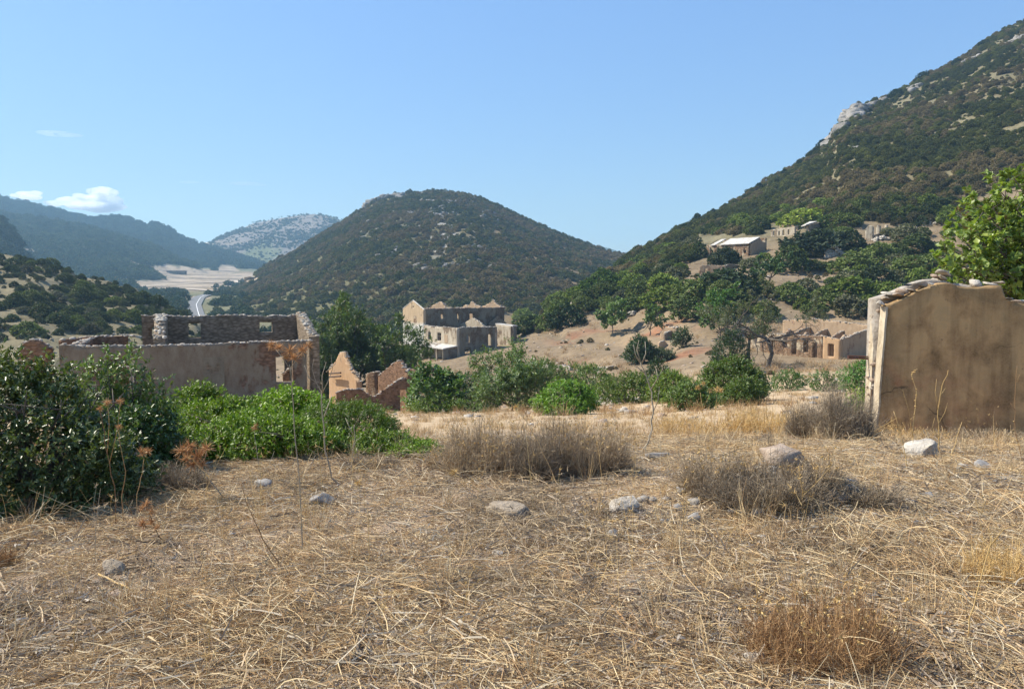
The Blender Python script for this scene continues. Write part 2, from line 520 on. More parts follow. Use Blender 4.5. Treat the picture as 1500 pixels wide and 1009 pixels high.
def wall_mat(name, plaster, stain, bare, bare_amt=0.45, big=0.45, low_tint=None, low_z=None, brick_scale=3.5, up_tint=None, up_z=None):
    """Old render with streaks, patches where it fell off, and rubble masonry showing there."""
    warm = lambda c_: (c_[0] * 1.03, c_[1] * 0.98, c_[2] * 0.91)
    plaster, stain, bare = warm(plaster), warm(stain), warm(bare)
    m, nt, out = new_mat(name); k = NT(nt)
    geo = nt.nodes.new('ShaderNodeNewGeometry').outputs['Position']
    mp = nt.nodes.new('ShaderNodeMapping'); mp.inputs['Scale'].default_value = (1, 1, 0.45)
    k.l(geo, mp.inputs['Vector'])
    n_big = k.noise(geo, big, 5, 0.6, 0.4)
    n_mid = k.noise(mp.outputs[0], big * 5, 6, 0.68)
    n_fine = k.noise(geo, big * 40, 4, 0.6)
    c = k.mix(k.ramp(n_mid, [(0.32, (0, 0, 0)), (0.68, (1, 1, 1))]), plaster, stain)
    c = k.mix(k.ramp(n_fine, [(0.3, (0, 0, 0)), (0.75, (0.35, 0.35, 0.35))]), c, (plaster[0] * 1.3, plaster[1] * 1.3, plaster[2] * 1.3))
    # masonry
    vor = nt.nodes.new('ShaderNodeTexVoronoi'); vor.inputs['Scale'].default_value = brick_scale
    mp2 = nt.nodes.new('ShaderNodeMapping'); mp2.inputs['Scale'].default_value = (1, 1, 2.2)
    k.l(geo, mp2.inputs['Vector']); k.l(mp2.outputs[0], vor.inputs['Vector'])
    bare_c = k.mix(k.ramp(vor.outputs['Color'], [(0.0, (0, 0, 0)), (1.0, (1, 1, 1))]), bare, (bare[0] * 1.9, bare[1] * 1.9, bare[2] * 1.95))
    vd = k.ramp(vor.outputs['Distance'], [(0.3, (1, 1, 1)), (0.7, (0.62, 0.6, 0.58))])
    bare_c = k.mix(1.0, bare_c, vd, 'MULTIPLY')
    mask = k.ramp(k.math('ADD', k.math('MULTIPLY', n_big, 0.65), k.math('MULTIPLY', n_mid, 0.35)),
                  [(1 - bare_amt - 0.05 + 0.02, (0, 0, 0)), (1 - bare_amt + 0.02, (1, 1, 1))])
    if low_z is not None:
        sep = nt.nodes.new('ShaderNodeSeparateXYZ'); k.l(geo, sep.inputs[0])
        mr = nt.nodes.new('ShaderNodeMapRange'); mr.inputs[1].default_value = low_z[0]; mr.inputs[2].default_value = low_z[1]
        k.l(k.math('ADD', sep.outputs[2], k.math('MULTIPLY', k.math('SUBTRACT', n_big, 0.5), 2.5)), mr.inputs[0])
        c = k.mix(mr.outputs[0], low_tint, c)
    c = k.mix(mask, c, bare_c)
    p = nt.nodes.new('ShaderNodeBsdfPrincipled'); p.inputs['Roughness'].default_value = 0.92
    p.inputs['Specular IOR Level'].default_value = 0.15
    k.l(c, p.inputs['Base Color'])
    hgt = k.math('ADD', k.math('MULTIPLY', n_fine, 0.25), k.math('SUBTRACT', k.math('MULTIPLY', n_mid, 0.6), k.math('MULTIPLY', mask, k.math('ADD', vor.outputs['Distance'], 0.3))))
    k.l(k.bump(hgt, 0.6, 0.05), p.inputs['Normal'])
    k.l(p.outputs[0], out.inputs[0])
    return m


M = {}
M['leaf'] = foliage_mat('leaf', 0.45, 0.22, 0.4)
M['leaf_gloss'] = foliage_mat('leaf_gloss', 0.36, 0.18, 0.4, 0.3)
M['leaf_far'] = foliage_mat('leaf_far', 0.7, 0.12, 0.15, 0.1)
M['straw'] = dry_mat('straw', [(0.0, (0.16, 0.09, 0.045)), (0.2, (0.38, 0.235, 0.115)), (0.5, (0.60, 0.42, 0.21)), (0.8, (0.70, 0.56, 0.33)), (1.0, (0.76, 0.68, 0.50))])
M['litter'] = dry_mat('litter', [(0.0, (0.11, 0.08, 0.055)), (0.4, (0.27, 0.205, 0.145)), (0.75, (0.43, 0.35, 0.26)), (1.0, (0.66, 0.59, 0.47))])
M['dry_shrub'] = dry_mat('dry_shrub', [(0.0, (0.16, 0.12, 0.075)), (0.35, (0.34, 0.26, 0.17)), (0.7, (0.50, 0.38, 0.24)), (1.0, (0.66, 0.50, 0.28))])
M['grey_shrub'] = dry_mat('grey_shrub', [(0.0, (0.12, 0.09, 0.06)), (0.45, (0.29, 0.225, 0.15)), (0.8, (0.43, 0.35, 0.25)), (1.0, (0.55, 0.46, 0.33))])
M['rust_weed'] = dry_mat('rust_weed', [(0.0, (0.15, 0.08, 0.04)), (0.45, (0.38, 0.22, 0.10)), (0.8, (0.55, 0.37, 0.18)), (1.0, (0.66, 0.50, 0.28))])
M['thistle'] = dry_mat('thistle', [(0.0, (0.28, 0.13, 0.055)), (0.5, (0.50, 0.27, 0.12)), (1.0, (0.64, 0.42, 0.22))], trans=0.3)
M['pale_stalk'] = dry_mat('pale_stalk', [(0.0, (0.30, 0.25, 0.18)), (0.5, (0.44, 0.37, 0.27)), (1.0, (0.55, 0.48, 0.36))])
M['gold_stalk'] = dry_mat('gold_stalk', [(0.0, (0.42, 0.27, 0.10)), (0.5, (0.62, 0.42, 0.17)), (1.0, (0.72, 0.52, 0.24))])
M['bark'] = solid_mat('bark', [(0.3, (0.06, 0.05, 0.04)), (0.6, (0.15, 0.125, 0.10)), (0.8, (0.24, 0.21, 0.18))], 9, 0.9, 0.6, 0.02)
M['rock'] = solid_mat('rock', [(0.27, (0.13, 0.10, 0.07)), (0.5, (0.34, 0.275, 0.20)), (0.72, (0.50, 0.42, 0.32))], 7, 0.9, 0.9, 0.03)
M['rock_pale'] = solid_mat('rock_pale', [(0.25, (0.20, 0.165, 0.12)), (0.45, (0.42, 0.37, 0.30)), (0.7, (0.62, 0.57, 0.49))], 6, 0.9, 0.9, 0.03)
M['rock_grey'] = solid_mat('rock_grey', [(0.25, (0.11, 0.10, 0.09)), (0.5, (0.27, 0.25, 0.225)), (0.75, (0.44, 0.41, 0.37))], 7, 0.85, 0.5, 0.01)
M['rock_pink'] = solid_mat('rock_pink', [(0.25, (0.19, 0.13, 0.09)), (0.5, (0.37, 0.28, 0.21)), (0.75, (0.50, 0.41, 0.32))], 6, 0.9, 0.9, 0.03)
M['crag'] = solid_mat('crag', [(0.3, (0.09, 0.085, 0.07)), (0.5, (0.24, 0.22, 0.195)), (0.7, (0.38, 0.355, 0.32))], 0.25, 0.9, 0.8, 0.6)
M['rubble'] = solid_mat('rubble', [(0.25, (0.14, 0.11, 0.085)), (0.5, (0.38, 0.33, 0.27)), (0.75, (0.62, 0.57, 0.50))], 3, 0.9, 0.6, 0.03)
M['grey_plaster'] = wall_mat('grey_plaster', (0.21, 0.19, 0.155), (0.125, 0.095, 0.07), (0.13, 0.085, 0.06), 0.45, 0.42)
M['red_masonry'] = wall_mat('red_masonry', (0.24, 0.155, 0.105), (0.14, 0.085, 0.055), (0.16, 0.10, 0.065), 0.55, 0.5)
M['dark_masonry'] = wall_mat('dark_masonry', (0.24, 0.20, 0.15), (0.15, 0.12, 0.09), (0.17, 0.14, 0.105), 0.65, 0.4)
M['orange_plaster'] = wall_mat('orange_plaster', (0.44, 0.31, 0.195), (0.34, 0.225, 0.135), (0.24, 0.18, 0.13), 0.38, 0.6)
M['cream'] = wall_mat('cream', (0.47, 0.43, 0.355), (0.25, 0.20, 0.14), (0.17, 0.135, 0.10), 0.44, 0.24)
M['tan_plaster'] = wall_mat('tan_plaster', (0.48, 0.38, 0.26), (0.36, 0.28, 0.19), (0.20, 0.16, 0.115), 0.40, 0.26, (0.55, 0.53, 0.47), (-8.6, -7.6))
M['shaded_grey'] = wall_mat('shaded_grey', (0.21, 0.195, 0.16), (0.11, 0.10, 0.08), (0.12, 0.095, 0.07), 0.48, 0.22)  # grey render; shade of the mansion's and outhouse's sunless sides is in the colour
M['ochre_wall'] = wall_mat('ochre_wall', (0.46, 0.40, 0.31), (0.28, 0.23, 0.16), (0.17, 0.115, 0.075), 0.52, 0.5)
M['pink_wall'] = wall_mat('pink_wall', (0.39, 0.30, 0.21), (0.28, 0.20, 0.135), (0.22, 0.15, 0.105), 0.42, 0.4)
M['roof_slab'] = solid_mat('roof_slab', [(0.3, (0.30, 0.24, 0.18)), (0.5, (0.50, 0.47, 0.42)), (0.7, (0.62, 0.60, 0.56))], 0.9, 0.9, 0.4, 0.03)
M['asphalt'] = solid_mat('asphalt', [(0.3, (0.13, 0.13, 0.125)), (0.7, (0.20, 0.195, 0.19))], 0.5, 0.9, 0)
M['paint'] = solid_mat('paint', [(0.3, (0.70, 0.70, 0.68)), (0.7, (0.8, 0.8, 0.78))], 0.5, 0.8, 0)
M['dirt_track'] = solid_mat('dirt_track', [(0.3, (0.44, 0.36, 0.27)), (0.7, (0.58, 0.49, 0.38))], 0.05, 0.95, 0)
M['rust'] = solid_mat('rust', [(0.3, (0.09, 0.04, 0.03)), (0.7, (0.2, 0.09, 0.06))], 20, 0.8, 0.4)
M['old_wood'] = solid_mat('old_wood', [(0.3, (0.06, 0.04, 0.03)), (0.7, (0.16, 0.11, 0.08))], 8, 0.85, 0.4)


# ------------------------------------------------------------------ terrain material + mesh
def ground_mat():
    m, nt, out = new_mat('ground_earth'); k = NT(nt)
    at = k.n('ShaderNodeAttribute', attribute_name='tint')
    pos = nt.nodes.new('ShaderNodeNewGeometry').outputs['Position']
    nf = k.noise(pos, 28, 6, 0.7); nm = k.noise(pos, 3.2, 6, 0.65); nl = k.noise(pos, 0.22, 7, 0.68); nx = k.noise(pos, 0.035, 6, 0.65)
    ln = nt.nodes.new('ShaderNodeVectorMath'); ln.operation = 'LENGTH'; k.l(pos, ln.inputs[0])
    mr = nt.nodes.new('ShaderNodeMapRange'); mr.inputs[1].default_value = 12; mr.inputs[2].default_value = 60
    k.l(ln.outputs['Value'], mr.inputs[0])
    fine = k.math('ADD', k.math('MULTIPLY', nf, 0.5), k.math('MULTIPLY', nm, 0.5))
    ny = k.noise(pos, 0.9, 6, 0.7)
    coarse = k.math('ADD', k.math('MULTIPLY', ny, 0.42), k.math('ADD', k.math('MULTIPLY', nl, 0.32), k.math('MULTIPLY', nx, 0.26)))
    f = k.math('ADD', k.math('MULTIPLY', fine, k.math('SUBTRACT', 1.0, mr.outputs[0])), k.math('MULTIPLY', coarse, mr.outputs[0]))
    g = k.ramp(f, [(0.32, (0.36, 0.33, 0.30)), (0.5, (1, 1, 1)), (0.68, (1.42, 1.40, 1.36))])
    c = k.mix(1.0, at.outputs['Color'], g, 'MULTIPLY')
    p = nt.nodes.new('ShaderNodeBsdfPrincipled'); p.inputs['Roughness'].default_value = 0.95
    p.inputs['Specular IOR Level'].default_value = 0.1
    k.l(c, p.inputs['Base Color'])
    b1 = k.bump(k.math('ADD', nf, nm), 0.8, 0.03)
    k.l(b1, p.inputs['Normal'])
    k.l(p.outputs[0], out.inputs[0])
    return m


M['ground'] = ground_mat()
APEX = 8.0
_rows = np.concatenate([np.linspace(-6, 2.6, 16, endpoint=False), np.linspace(2.6, 14, 170, endpoint=False),
                        np.exp(np.linspace(math.log(14), math.log(260), 190, endpoint=False)),
                        np.exp(np.linspace(math.log(260), math.log(1200), 130, endpoint=False)),
                        np.exp(np.linspace(math.log(1200), math.log(5000), 75))])
_uu = np.linspace(-0.86, 0.86, 640)
GU, GY = np.meshgrid(_uu, _rows)
GX = GU * (GY + APEX)
GZ, GI = terrain(GX, GY, True)


FIELDS = [[(165, 376), (185, 379), (212, 391), (250, 387), (290, 394), (330, 401), (374, 405), (386, 412), (350, 420), (316, 419), (300, 424), (255, 428), (222, 431), (196, 424), (178, 411), (238, 411), (232, 404), (205, 397), (180, 385)],
          [(28, 366), (50, 364), (54, 372), (34, 376)], [(60, 377), (76, 389), (70, 392), (56, 382)], [(238, 374), (262, 381), (300, 387), (262, 386)], [(318, 388), (345, 390), (352, 398), (330, 402), (318, 398)],
          [(232, 437), (290, 434), (312, 436), (300, 441), (236, 442)], [(272, 440), (284, 446), (284, 462), (272, 458)], [(296, 436), (306, 450), (312, 466), (304, 466)]]


def in_poly(px, py, poly):
    w = np.zeros(np.shape(px), bool); n = len(poly)
    for i in range(n):
        (x0, y0), (x1, y1) = poly[i], poly[(i + 1) % n]
        if y0 == y1: continue
        w ^= ((py < y0) != (py < y1)) & (px < (x1 - x0) * (py - y0) / (y1 - y0) + x0)
    return w


def tint(x, Y, z, idx):
    px = 750 + F * x / np.maximum(Y, 3.0)
    n1 = fbm(x * 0.9, Y * 0.9, 4, 101); n2 = fbm(x / 9, Y / 9, 4, 102); n3 = fbm(x / 45, Y / 45, 5, 103); n4 = fbm(x / 160, Y / 160, 5, 104)
    c = np.zeros(x.shape + (3,))
    straw = np.array([0.37, 0.275, 0.19]); grey = np.array([0.21, 0.17, 0.125]); tan = np.array([0.235, 0.175, 0.11]); red = np.array([0.25, 0.13, 0.075])
    golden = np.array([0.47, 0.35, 0.22]); scrub = np.array([0.15, 0.13, 0.075]); rock = np.array([0.40, 0.375, 0.345]); field = np.array([0.37, 0.285, 0.20])
    olive = np.array([0.085, 0.09, 0.045])
    c[:] = straw
    w = sstep(0.0, 0.5, n1)[..., None] * (sstep(25, 12, Y))[..., None]; c = c * (1 - w) + grey * w
    w = sstep(10, 24, Y)[..., None]; c = c * (1 - w) + golden * w
    w = sstep(60, 110, Y)[..., None]; c = c * (1 - w) + tan * w
    w = (sstep(0.05, 0.4, n2) * sstep(80, 110, Y) * sstep(240, 200, Y) * sstep(780, 850, px) * sstep(1080, 1000, px))[..., None]; c = c * (1 - w) + red * w
    w = (sstep(0.15, 0.35, n3) * sstep(220, 400, Y))[..., None]; c = c * (1 - w) + scrub * w
    w = (sstep(250, 420, Y) * sstep(900, 700, Y))[..., None] * 0.75; c = c * (1 - w) + olive * 1.5 * w
    w = (sstep(850, 950, Y) * (sstep(0.5, 0.1, n4 + 0.0)))[..., None]; c = c * (1 - w) + field * w
    w = (sstep(0.2, 0.45, n3 + n4) * sstep(1100, 1300, Y))[..., None] * 0.8; c = c * (1 - w) + olive * 1.3 * w
    # hills
    for k, h in enumerate(HILLS):
        sel = idx == k + 1
        if h['name'] == 'near_spur':
            hc = np.array([0.20, 0.16, 0.095]) * (1 + 0.35 * n2[..., None]); w2 = sstep(-0.2, 0.25, n3)[..., None]; hc = hc * (1 - w2 * 0.6) + scrub * 1.2 * w2 * 0.6
        elif h['name'] == 'right_mountain':
            hc = scrub * 1.1 * (1 + 0.3 * n2[..., None])
            wl = (sstep(265, 215, Y) * 0.9)[..., None]; hc = hc * (1 - wl) + tan * 0.9 * wl
            bare = (sstep(0.28, 0.5, n3 + 0.4 * n2) * 0.22)[..., None]; hc = hc * (1 - bare) + tan * 0.65 * bare
        elif h['name'] == 'central_hill':
            brownness = sstep(620, 760, px)[..., None]
            hc = np.array([0.12, 0.11, 0.055]) * (1 - brownness) + np.array([0.19, 0.14, 0.08]) * brownness
            hc = hc * (1 + 0.35 * n3[..., None])
            rk = (sstep(0.12, 0.35, fbm(x / 16, Y / 16, 4, 210) + 0.25 * n3) * np.exp(-((px - 640) / 85.0) ** 2) * sstep(430, 600, Y))[..., None]
            hc = hc * (1 - 0.8 * rk) + rock * 0.8 * rk
        elif h['name'] == 'rocky_hill':
            cl = fbm(x / 30 + 4 * fbm(x / 120, Y / 200, 2, 9), z / 90, 4, 300)
            rk = sstep(-0.15, 0.3, cl + 0.5 * sstep(0, 60, z - 60) - 0.6 * sstep(470, 540, px))[..., None]
            hc = olive * 1.6 * (1 - rk) + np.array([0.19, 0.16, 0.13]) * rk
        else:
            hc = olive * (0.8 + 0.35 * n4[..., None] + 0.25 * n3[..., None])
            rk = (sstep(0.35, 0.5, n3 - n4 * 0.4) * 0.25)[..., None]; hc = hc * (1 - rk) + field * 0.7 * rk
            if h['name'] == 'green_hill':
                w3 = (sstep(205, 260, px) * sstep(1230, 1120, Y) * sstep(-0.3, 0.1, n4))[..., None]; hc = hc * (1 - w3) + field * w3
        c = np.where(sel[..., None], hc, c)
    dp = Y * CP - z * SP; pxx = 750 + F * x / dp; pyy = 504.5 - F * (z * CP + Y * SP) / dp
    wob = 3.0 * fbm(x / 40, Y / 40, 3, 400); wt = np.zeros(x.shape)
    for poly in FIELDS: wt = np.maximum(wt, in_poly(pxx + wob, pyy + wob * .6, poly))
    wt = (wt * (Y > 600))[..., None]; strp = 1 - .38 * sstep(.55, .9, np.sin(z * 1.15 + 2.5 * n4 + .012 * x))[..., None] - .22 * sstep(.1, .4, fbm(x / 25, Y / 25, 4, 500))[..., None]; c = c * (1 - wt) + np.array([0.34, 0.27, 0.19]) * (1 + .3 * n3[..., None]) * strp * wt
    c = c * (1 + 0.12 * n1[..., None])
    return np.clip(c, 0.01, 0.9)


TC = tint(GX, GY, GZ, GI)
nr, nc = GX.shape
vid = np.arange(nr * nc).reshape(nr, nc)
quads = np.stack([vid[:-1, :-1], vid[:-1, 1:], vid[1:, 1:], vid[1:, :-1]], -1).reshape(-1, 4)
qi = GI[:-1, :-1].reshape(-1)
Vall = np.stack([GX, GY, GZ], -1).reshape(-1, 3)
Call = np.concatenate([TC.reshape(-1, 3), np.ones((nr * nc, 1))], 1)


def terrain_object(name, sel, label):
    q = quads[sel]
    used = np.unique(q)
    remap = np.zeros(nr * nc, dtype=np.int32); remap[used] = np.arange(len(used))
    me = np_mesh(name, Vall[used], remap[q], M['ground'], smooth=True)
    a = me.attributes.new('tint', 'FLOAT_COLOR', 'POINT')
    a.data.foreach_set('color', Call[used].astype(np.float32).ravel())
    return tag(mobj(name, me), label, kind='structure')


terrain_object('ground', qi == 0, 'sloping ground with dry straw in front and the valley floor beyond')
HL = {'near_spur': ('hill', 'low tan spur with scattered dark bushes at the left'), 'right_mountain': ('mountain', 'steep scrub covered mountainside rising to the right'),
      'central_hill': ('hill', 'rounded scrubby hill behind the roofless mansion'), 'dark_hill': ('hill', 'dark shaded hill shoulder at the left edge'),
      'green_hill': ('hill', 'hazy green hillside above the tan fields'), 'far_ridge': ('hill', 'long blue green ridge under the cloud'),
      'rocky_hill': ('hill', 'hazy rocky hill with pale cliffs beside the pass'), 'distant_hill': ('hill', 'tiny blue hilltop showing behind the saddle')}
for k, h in enumerate(HILLS):
    if np.any(qi == k + 1):
        terrain_object(HL[h['name']][0], qi == k + 1, HL[h['name']][1])


# ------------------------------------------------------------------ rocks
def ico(sub):
    bm = bmesh.new(); bmesh.ops.create_icosphere(bm, subdivisions=sub, radius=1.0)
    v = np.array([x.co[:] for x in bm.verts]); f = np.array([[y.index for y in x.verts] for x in bm.faces]); bm.free()
    return v, f


ICO1, ICO2, ICO3 = ico(1), ico(2), ico(3)


def rock_vf(rs, size, base=ICO2, cuts=9, flat=0.0):
    v = base[0].copy()
    v = np.sign(v) * np.abs(v) ** 0.62
    for _ in range(cuts):
        n = rs.normal(size=3); n /= np.linalg.norm(n)
        d = rs.uniform(0.42, 0.78)
        t = v @ n - d
        v = v - np.where(t > 0, t, 0)[:, None] * n
    if len(v) > 100:
        v = v * (1 + 0.22 * fbm(v[:, 0] * 2.6 + v[:, 2] * 1.7, v[:, 1] * 2.6 - v[:, 2] * 2.1, 4, int(rs.integers(1000))))[:, None]
    ext = v.max(0) - v.min(0)
    v = (v - (v.max(0) + v.min(0)) / 2) / ext
    return v * np.array(size), base[1]


def rot_z(v, a):
    c, s = math.cos(a), math.sin(a)
    return np.stack([v[:, 0] * c - v[:, 1] * s, v[:, 0] * s + v[:, 1] * c, v[:, 2]], 1)


def rock_obj(name, loc, size, mat, seed, rz=0.0, tilt=0.0, parent=None, sub=ICO3, cuts=9):
    rs = np.random.default_rng(seed)
    v, f = rock_vf(rs, size, sub, cuts)
    c, s = math.cos(tilt), math.sin(tilt)
    v = np.stack([v[:, 0] * c - v[:, 2] * s, v[:, 1], v[:, 0] * s + v[:, 2] * c], 1)
    v = rot_z(v, rz)
    me = np_mesh(name, v, f, mat)
    o = mobj(name, me)
    if parent is not None:
        o.parent = parent; o.location = Vector(loc) - parent.location
    else:
        o.location = loc
    return o


def rubble_mesh(name, pts, sizes, rzs, mat, seed=3, base=ICO1):
    """Many small stones joined: stuff."""
    rs = np.random.default_rng(seed)
    protos = [rock_vf(rs, (1, 1, 1), base, 7)[0] for _ in range(12)]
    V, Fc, LV = [], [], []; o = 0
    for p, s, a in zip(pts, sizes, rzs):
        v = rot_z(protos[rs.integers(12)] * np.array(s), a) + np.array(p)
        V.append(v); Fc.append(base[1] + o); o += len(v)
    return np_mesh(name, np.concatenate(V), np.concatenate(Fc), mat)


# ------------------------------------------------------------------ masonry walls
class Frame:
    """Plan frame of a building: a runs along the first wall, b away from it."""
    def __init__(s, ox, oy, ang):
        s.o = (ox, oy); s.e = (math.cos(ang), math.sin(ang)); s.g = (-math.sin(ang), math.cos(ang))

    def xy(s, a, b=0.0):
        return (s.o[0] + s.e[0] * a + s.g[0] * b, s.o[1] + s.e[1] * a + s.g[1] * b)

    def a_at(s, px, b=0.0):
        u = u_of(px); x0, y0 = s.xy(0, b)
        return (u * y0 - x0) / (s.e[0] - u * s.e[1])

    def b_at(s, px, a=0.0):
        u = u_of(px); x0, y0 = s.xy(a, 0)
        return (u * y0 - x0) / (s.g[0] - u * s.g[1])

    def z_at(s, py, a, b=0.0):
        return t_of(py) * s.xy(a, b)[1]

    def vec(s, a, b, z):
        x, y = s.xy(a, b); return Vector((x, y, z))


def wall_mesh(name, p0, p1, thick, top, zbase, openings=(), mat=None, cell=0.3, rough=0.08, seed=1, bulge=0.03, lean=None):
    """Wall from plan point p0 to p1, its thickness to the left of that direction. top: float or [(s, z)...]; openings (s0, s1, z0, z1)."""
    p0 = np.array(p0, float); p1 = np.array(p1, float)
    L = float(np.linalg.norm(p1 - p0)); d = (p1 - p0) / L; nrm = np.array([-d[1], d[0]])
    if not hasattr(top, '__len__'): top = [(0, top), (L, top)]
    ts = np.array([t[0] for t in top]); tz = np.array([t[1] for t in top])
    S = set(np.round(np.linspace(0, L, max(2, int(L / cell) + 1)), 3))
    for o in openings:
        S = {s for s in S if abs(s - o[0]) > cell * 0.3 and abs(s - o[1]) > cell * 0.3}
        S |= {round(o[0], 3), round(o[1], 3)}
    S = np.array(sorted(s for s in S if -1e-6 <= s <= L + 1e-6))
    zmax = tz.max() + rough
    Z = set(np.round(np.arange(zbase, zmax + cell, cell), 3))
    for o in openings:
        Z = {z for z in Z if abs(z - o[2]) > cell * 0.3 and abs(z - o[3]) > cell * 0.3}
        Z |= {round(o[2], 3), round(o[3], 3)}
    Z = np.array(sorted(Z))
    topz = np.interp(S, ts, tz) + rough * fbm(S * 2.2 + seed * 3.1, S * 0 + seed, 3, seed)
    ns, nz = len(S), len(Z)
    mask = np.zeros((ns - 1, nz - 1), bool)
    for i in range(ns - 1):
        sm = (S[i] + S[i + 1]) / 2; tm = (topz[i] + topz[i + 1]) / 2
        for j in range(nz - 1):
            zm = (Z[j] + Z[j + 1]) / 2
            if Z[j] >= max(topz[i], topz[i + 1]) - 0.01: continue
            if any(o[0] < sm < o[1] and o[2] < zm < o[3] for o in openings): continue
            mask[i, j] = True
    SS, ZZ = np.meshgrid(S, Z, indexing='ij')
    ZC = np.minimum(ZZ, topz[:, None])
    # rough edges of openings
    jit = np.zeros_like(SS)
    for o in openings:
        e = (np.abs(SS - o[0]) < 1e-3) | (np.abs(SS - o[1]) < 1e-3)
        e &= (ZZ > o[2] - 0.01) & (ZZ < o[3] + 0.01)
        jit += np.where(e, 0.5 * rough * fbm(ZZ * 5 + seed, SS * 3, 2, seed + 4), 0)
    SSj = SS + jit
    bl = bulge * fbm(SS * 0.9 + seed, ZZ * 0.9, 3, seed + 2)
    V = np.zeros((2, ns, nz, 3))
    for w in (0, 1):
        off = w * thick + (bl if w == 0 else -bl)
        V[w, ..., 0] = p0[0] + d[0] * SSj + nrm[0] * off
        V[w, ..., 1] = p0[1] + d[1] * SSj + nrm[1] * off
        V[w, ..., 2] = ZC
    if lean is not None:
        dz = (V[..., 2] - zbase)
        V[..., 0] += lean[0] * dz; V[..., 1] += lean[1] * dz
    ID = np.arange(2 * ns * nz).reshape(2, ns, nz)
    Q = []
    for i in range(ns - 1):
        for j in range(nz - 1):
            if not mask[i, j]: continue
            a, b, c, e = ID[0, i, j], ID[0, i + 1, j], ID[0, i + 1, j + 1], ID[0, i, j + 1]
            a2, b2, c2, e2 = ID[1, i, j], ID[1, i + 1, j], ID[1, i + 1, j + 1], ID[1, i, j + 1]
            Q.append((a, b, c, e)); Q.append((b2, a2, e2, c2))
            if i == 0 or not mask[i - 1, j]: Q.append((a, e, e2, a2))
            if i == ns - 2 or not mask[i + 1, j]: Q.append((b, b2, c2, c))
            if j == 0 or not mask[i, j - 1]: Q.append((a, a2, b2, b))
            if j == nz - 2 or not mask[i, j + 1]: Q.append((e, c, c2, e2))
    me = np_mesh(name, V.reshape(-1, 3), np.array(Q), mat)
    info = dict(p0=p0, d=d, n=nrm, L=L, S=S, topz=topz, thick=thick)
    return me, info


def wall(parent, name, p0, p1, thick, top, zbase, openings=(), mat=None, coping=0.22, coping_mat=None, seed=1, **kw):
    me, inf = wall_mesh(name, p0, p1, thick, top, zbase, openings, mat, seed=seed, **kw)
    o = child(parent, me, name)
    if coping:
        rs = np.random.default_rng(seed + 50)
        n = int(inf['L'] * thick / (coping * coping) * 0.9)
        pts, sz, rz = [], [], []
        for _ in range(max(n, 3)):
            s = rs.uniform(0.0, inf['L']); w = rs.uniform(0.05, 0.95) * thick
            z = np.interp(s, inf['S'], inf['topz']) + rs.uniform(-0.1, 0.12) * coping
            q = inf['p0'] + inf['d'] * s + inf['n'] * w
            pts.append((q[0], q[1], z)); k = rs.uniform(0.6, 1.4) * coping
            sz.append((k * rs.uniform(1, 1.5), k, k * rs.uniform(0.35, 0.7))); rz.append(rs.uniform(0, 6.28))
        me2 = rubble_mesh('coping_stones', pts, sz, rz, coping_mat or M['rubble'], seed)
        c = child(parent, me2, 'coping_stones', kind='stuff')
    return o


def slab(parent, name, corners, thick, mat, seed=0, sub=1):
    """Roof slab over four 3D corners (counter clockwise from above)."""
    c = [Vector(x) for x in corners]
    mb = MB(); dn = Vector((0, 0, -thick))
    mb.add(c + [x + dn for x in c], [(0, 1, 2, 3), (7, 6, 5, 4), (0, 4, 5, 1), (1, 5, 6, 2), (2, 6, 7, 3), (3, 7, 4, 0)])
    return child(parent, mb, name, mat)


def window_frame(parent, p, d, w, h, mat, name='window_frame', th=0.07):
    """Wooden frame with a cross bar, base centre p, along plan direction d."""
    mb = MB(); d = Vector((d[0], d[1], 0)).normalized(); n = Vector((-d.y, d.x, 0))
    p = Vector(p)
    for s in (-1, 1): mb.box(p + d * (s * (w - th) / 2) + Vector((0, 0, h / 2)), d * th, n * th, (0, 0, h))
    for z in (th / 2, h - th / 2, h * 0.6): mb.box(p + Vector((0, 0, z)), d * (w - 2.2 * th), n * th * 0.9, (0, 0, th))
    return child(parent, mb, name, mat)


# ================================================================== left roofless building
fr = Frame(*(lambda q: (q.x, q.y))(P(457, 600, 51.5)), math.radians(180 + 21.8))   # a runs to the left, b must go back
fr.g = (-0.371, 0.928)


def fa(px, b=0): return fr.a_at(px, b)


A0 = 0.0; A212 = fa(205); A85 = fa(85); A25 = fa(18)
D = 7.4; TH = 0.6
LB = empty('roofless_building', (*fr.xy(6, 3.5), -9.0), 'long roofless grey building with sloping gable walls behind the green bushes', 'ruined building')


def seg(name, a0, a1, b, top, ops, mat, zb=-9.6, **kw):
    """Wall along a at depth b, given with a1 > a0 ; s counts from a1 towards a0 so that thickness goes back."""
    ops2 = [(a1 - o[1], a1 - o[0], o[2], o[3]) for o in ops]
    t2 = top if not hasattr(top, '__len__') else sorted((a1 - s, z) for s, z in top)
    return wall(LB, name, fr.xy(a1, b), fr.xy(a0, b), TH, t2, zb, ops2, mat, **kw)


def op(px0, px1, py0, py1, b=0):
    a0, a1 = sorted((fa(px0, b), fa(px1, b))); am = (a0 + a1) / 2
    return (a0, a1, fr.z_at(py1, am, b), fr.z_at(py0, am, b))


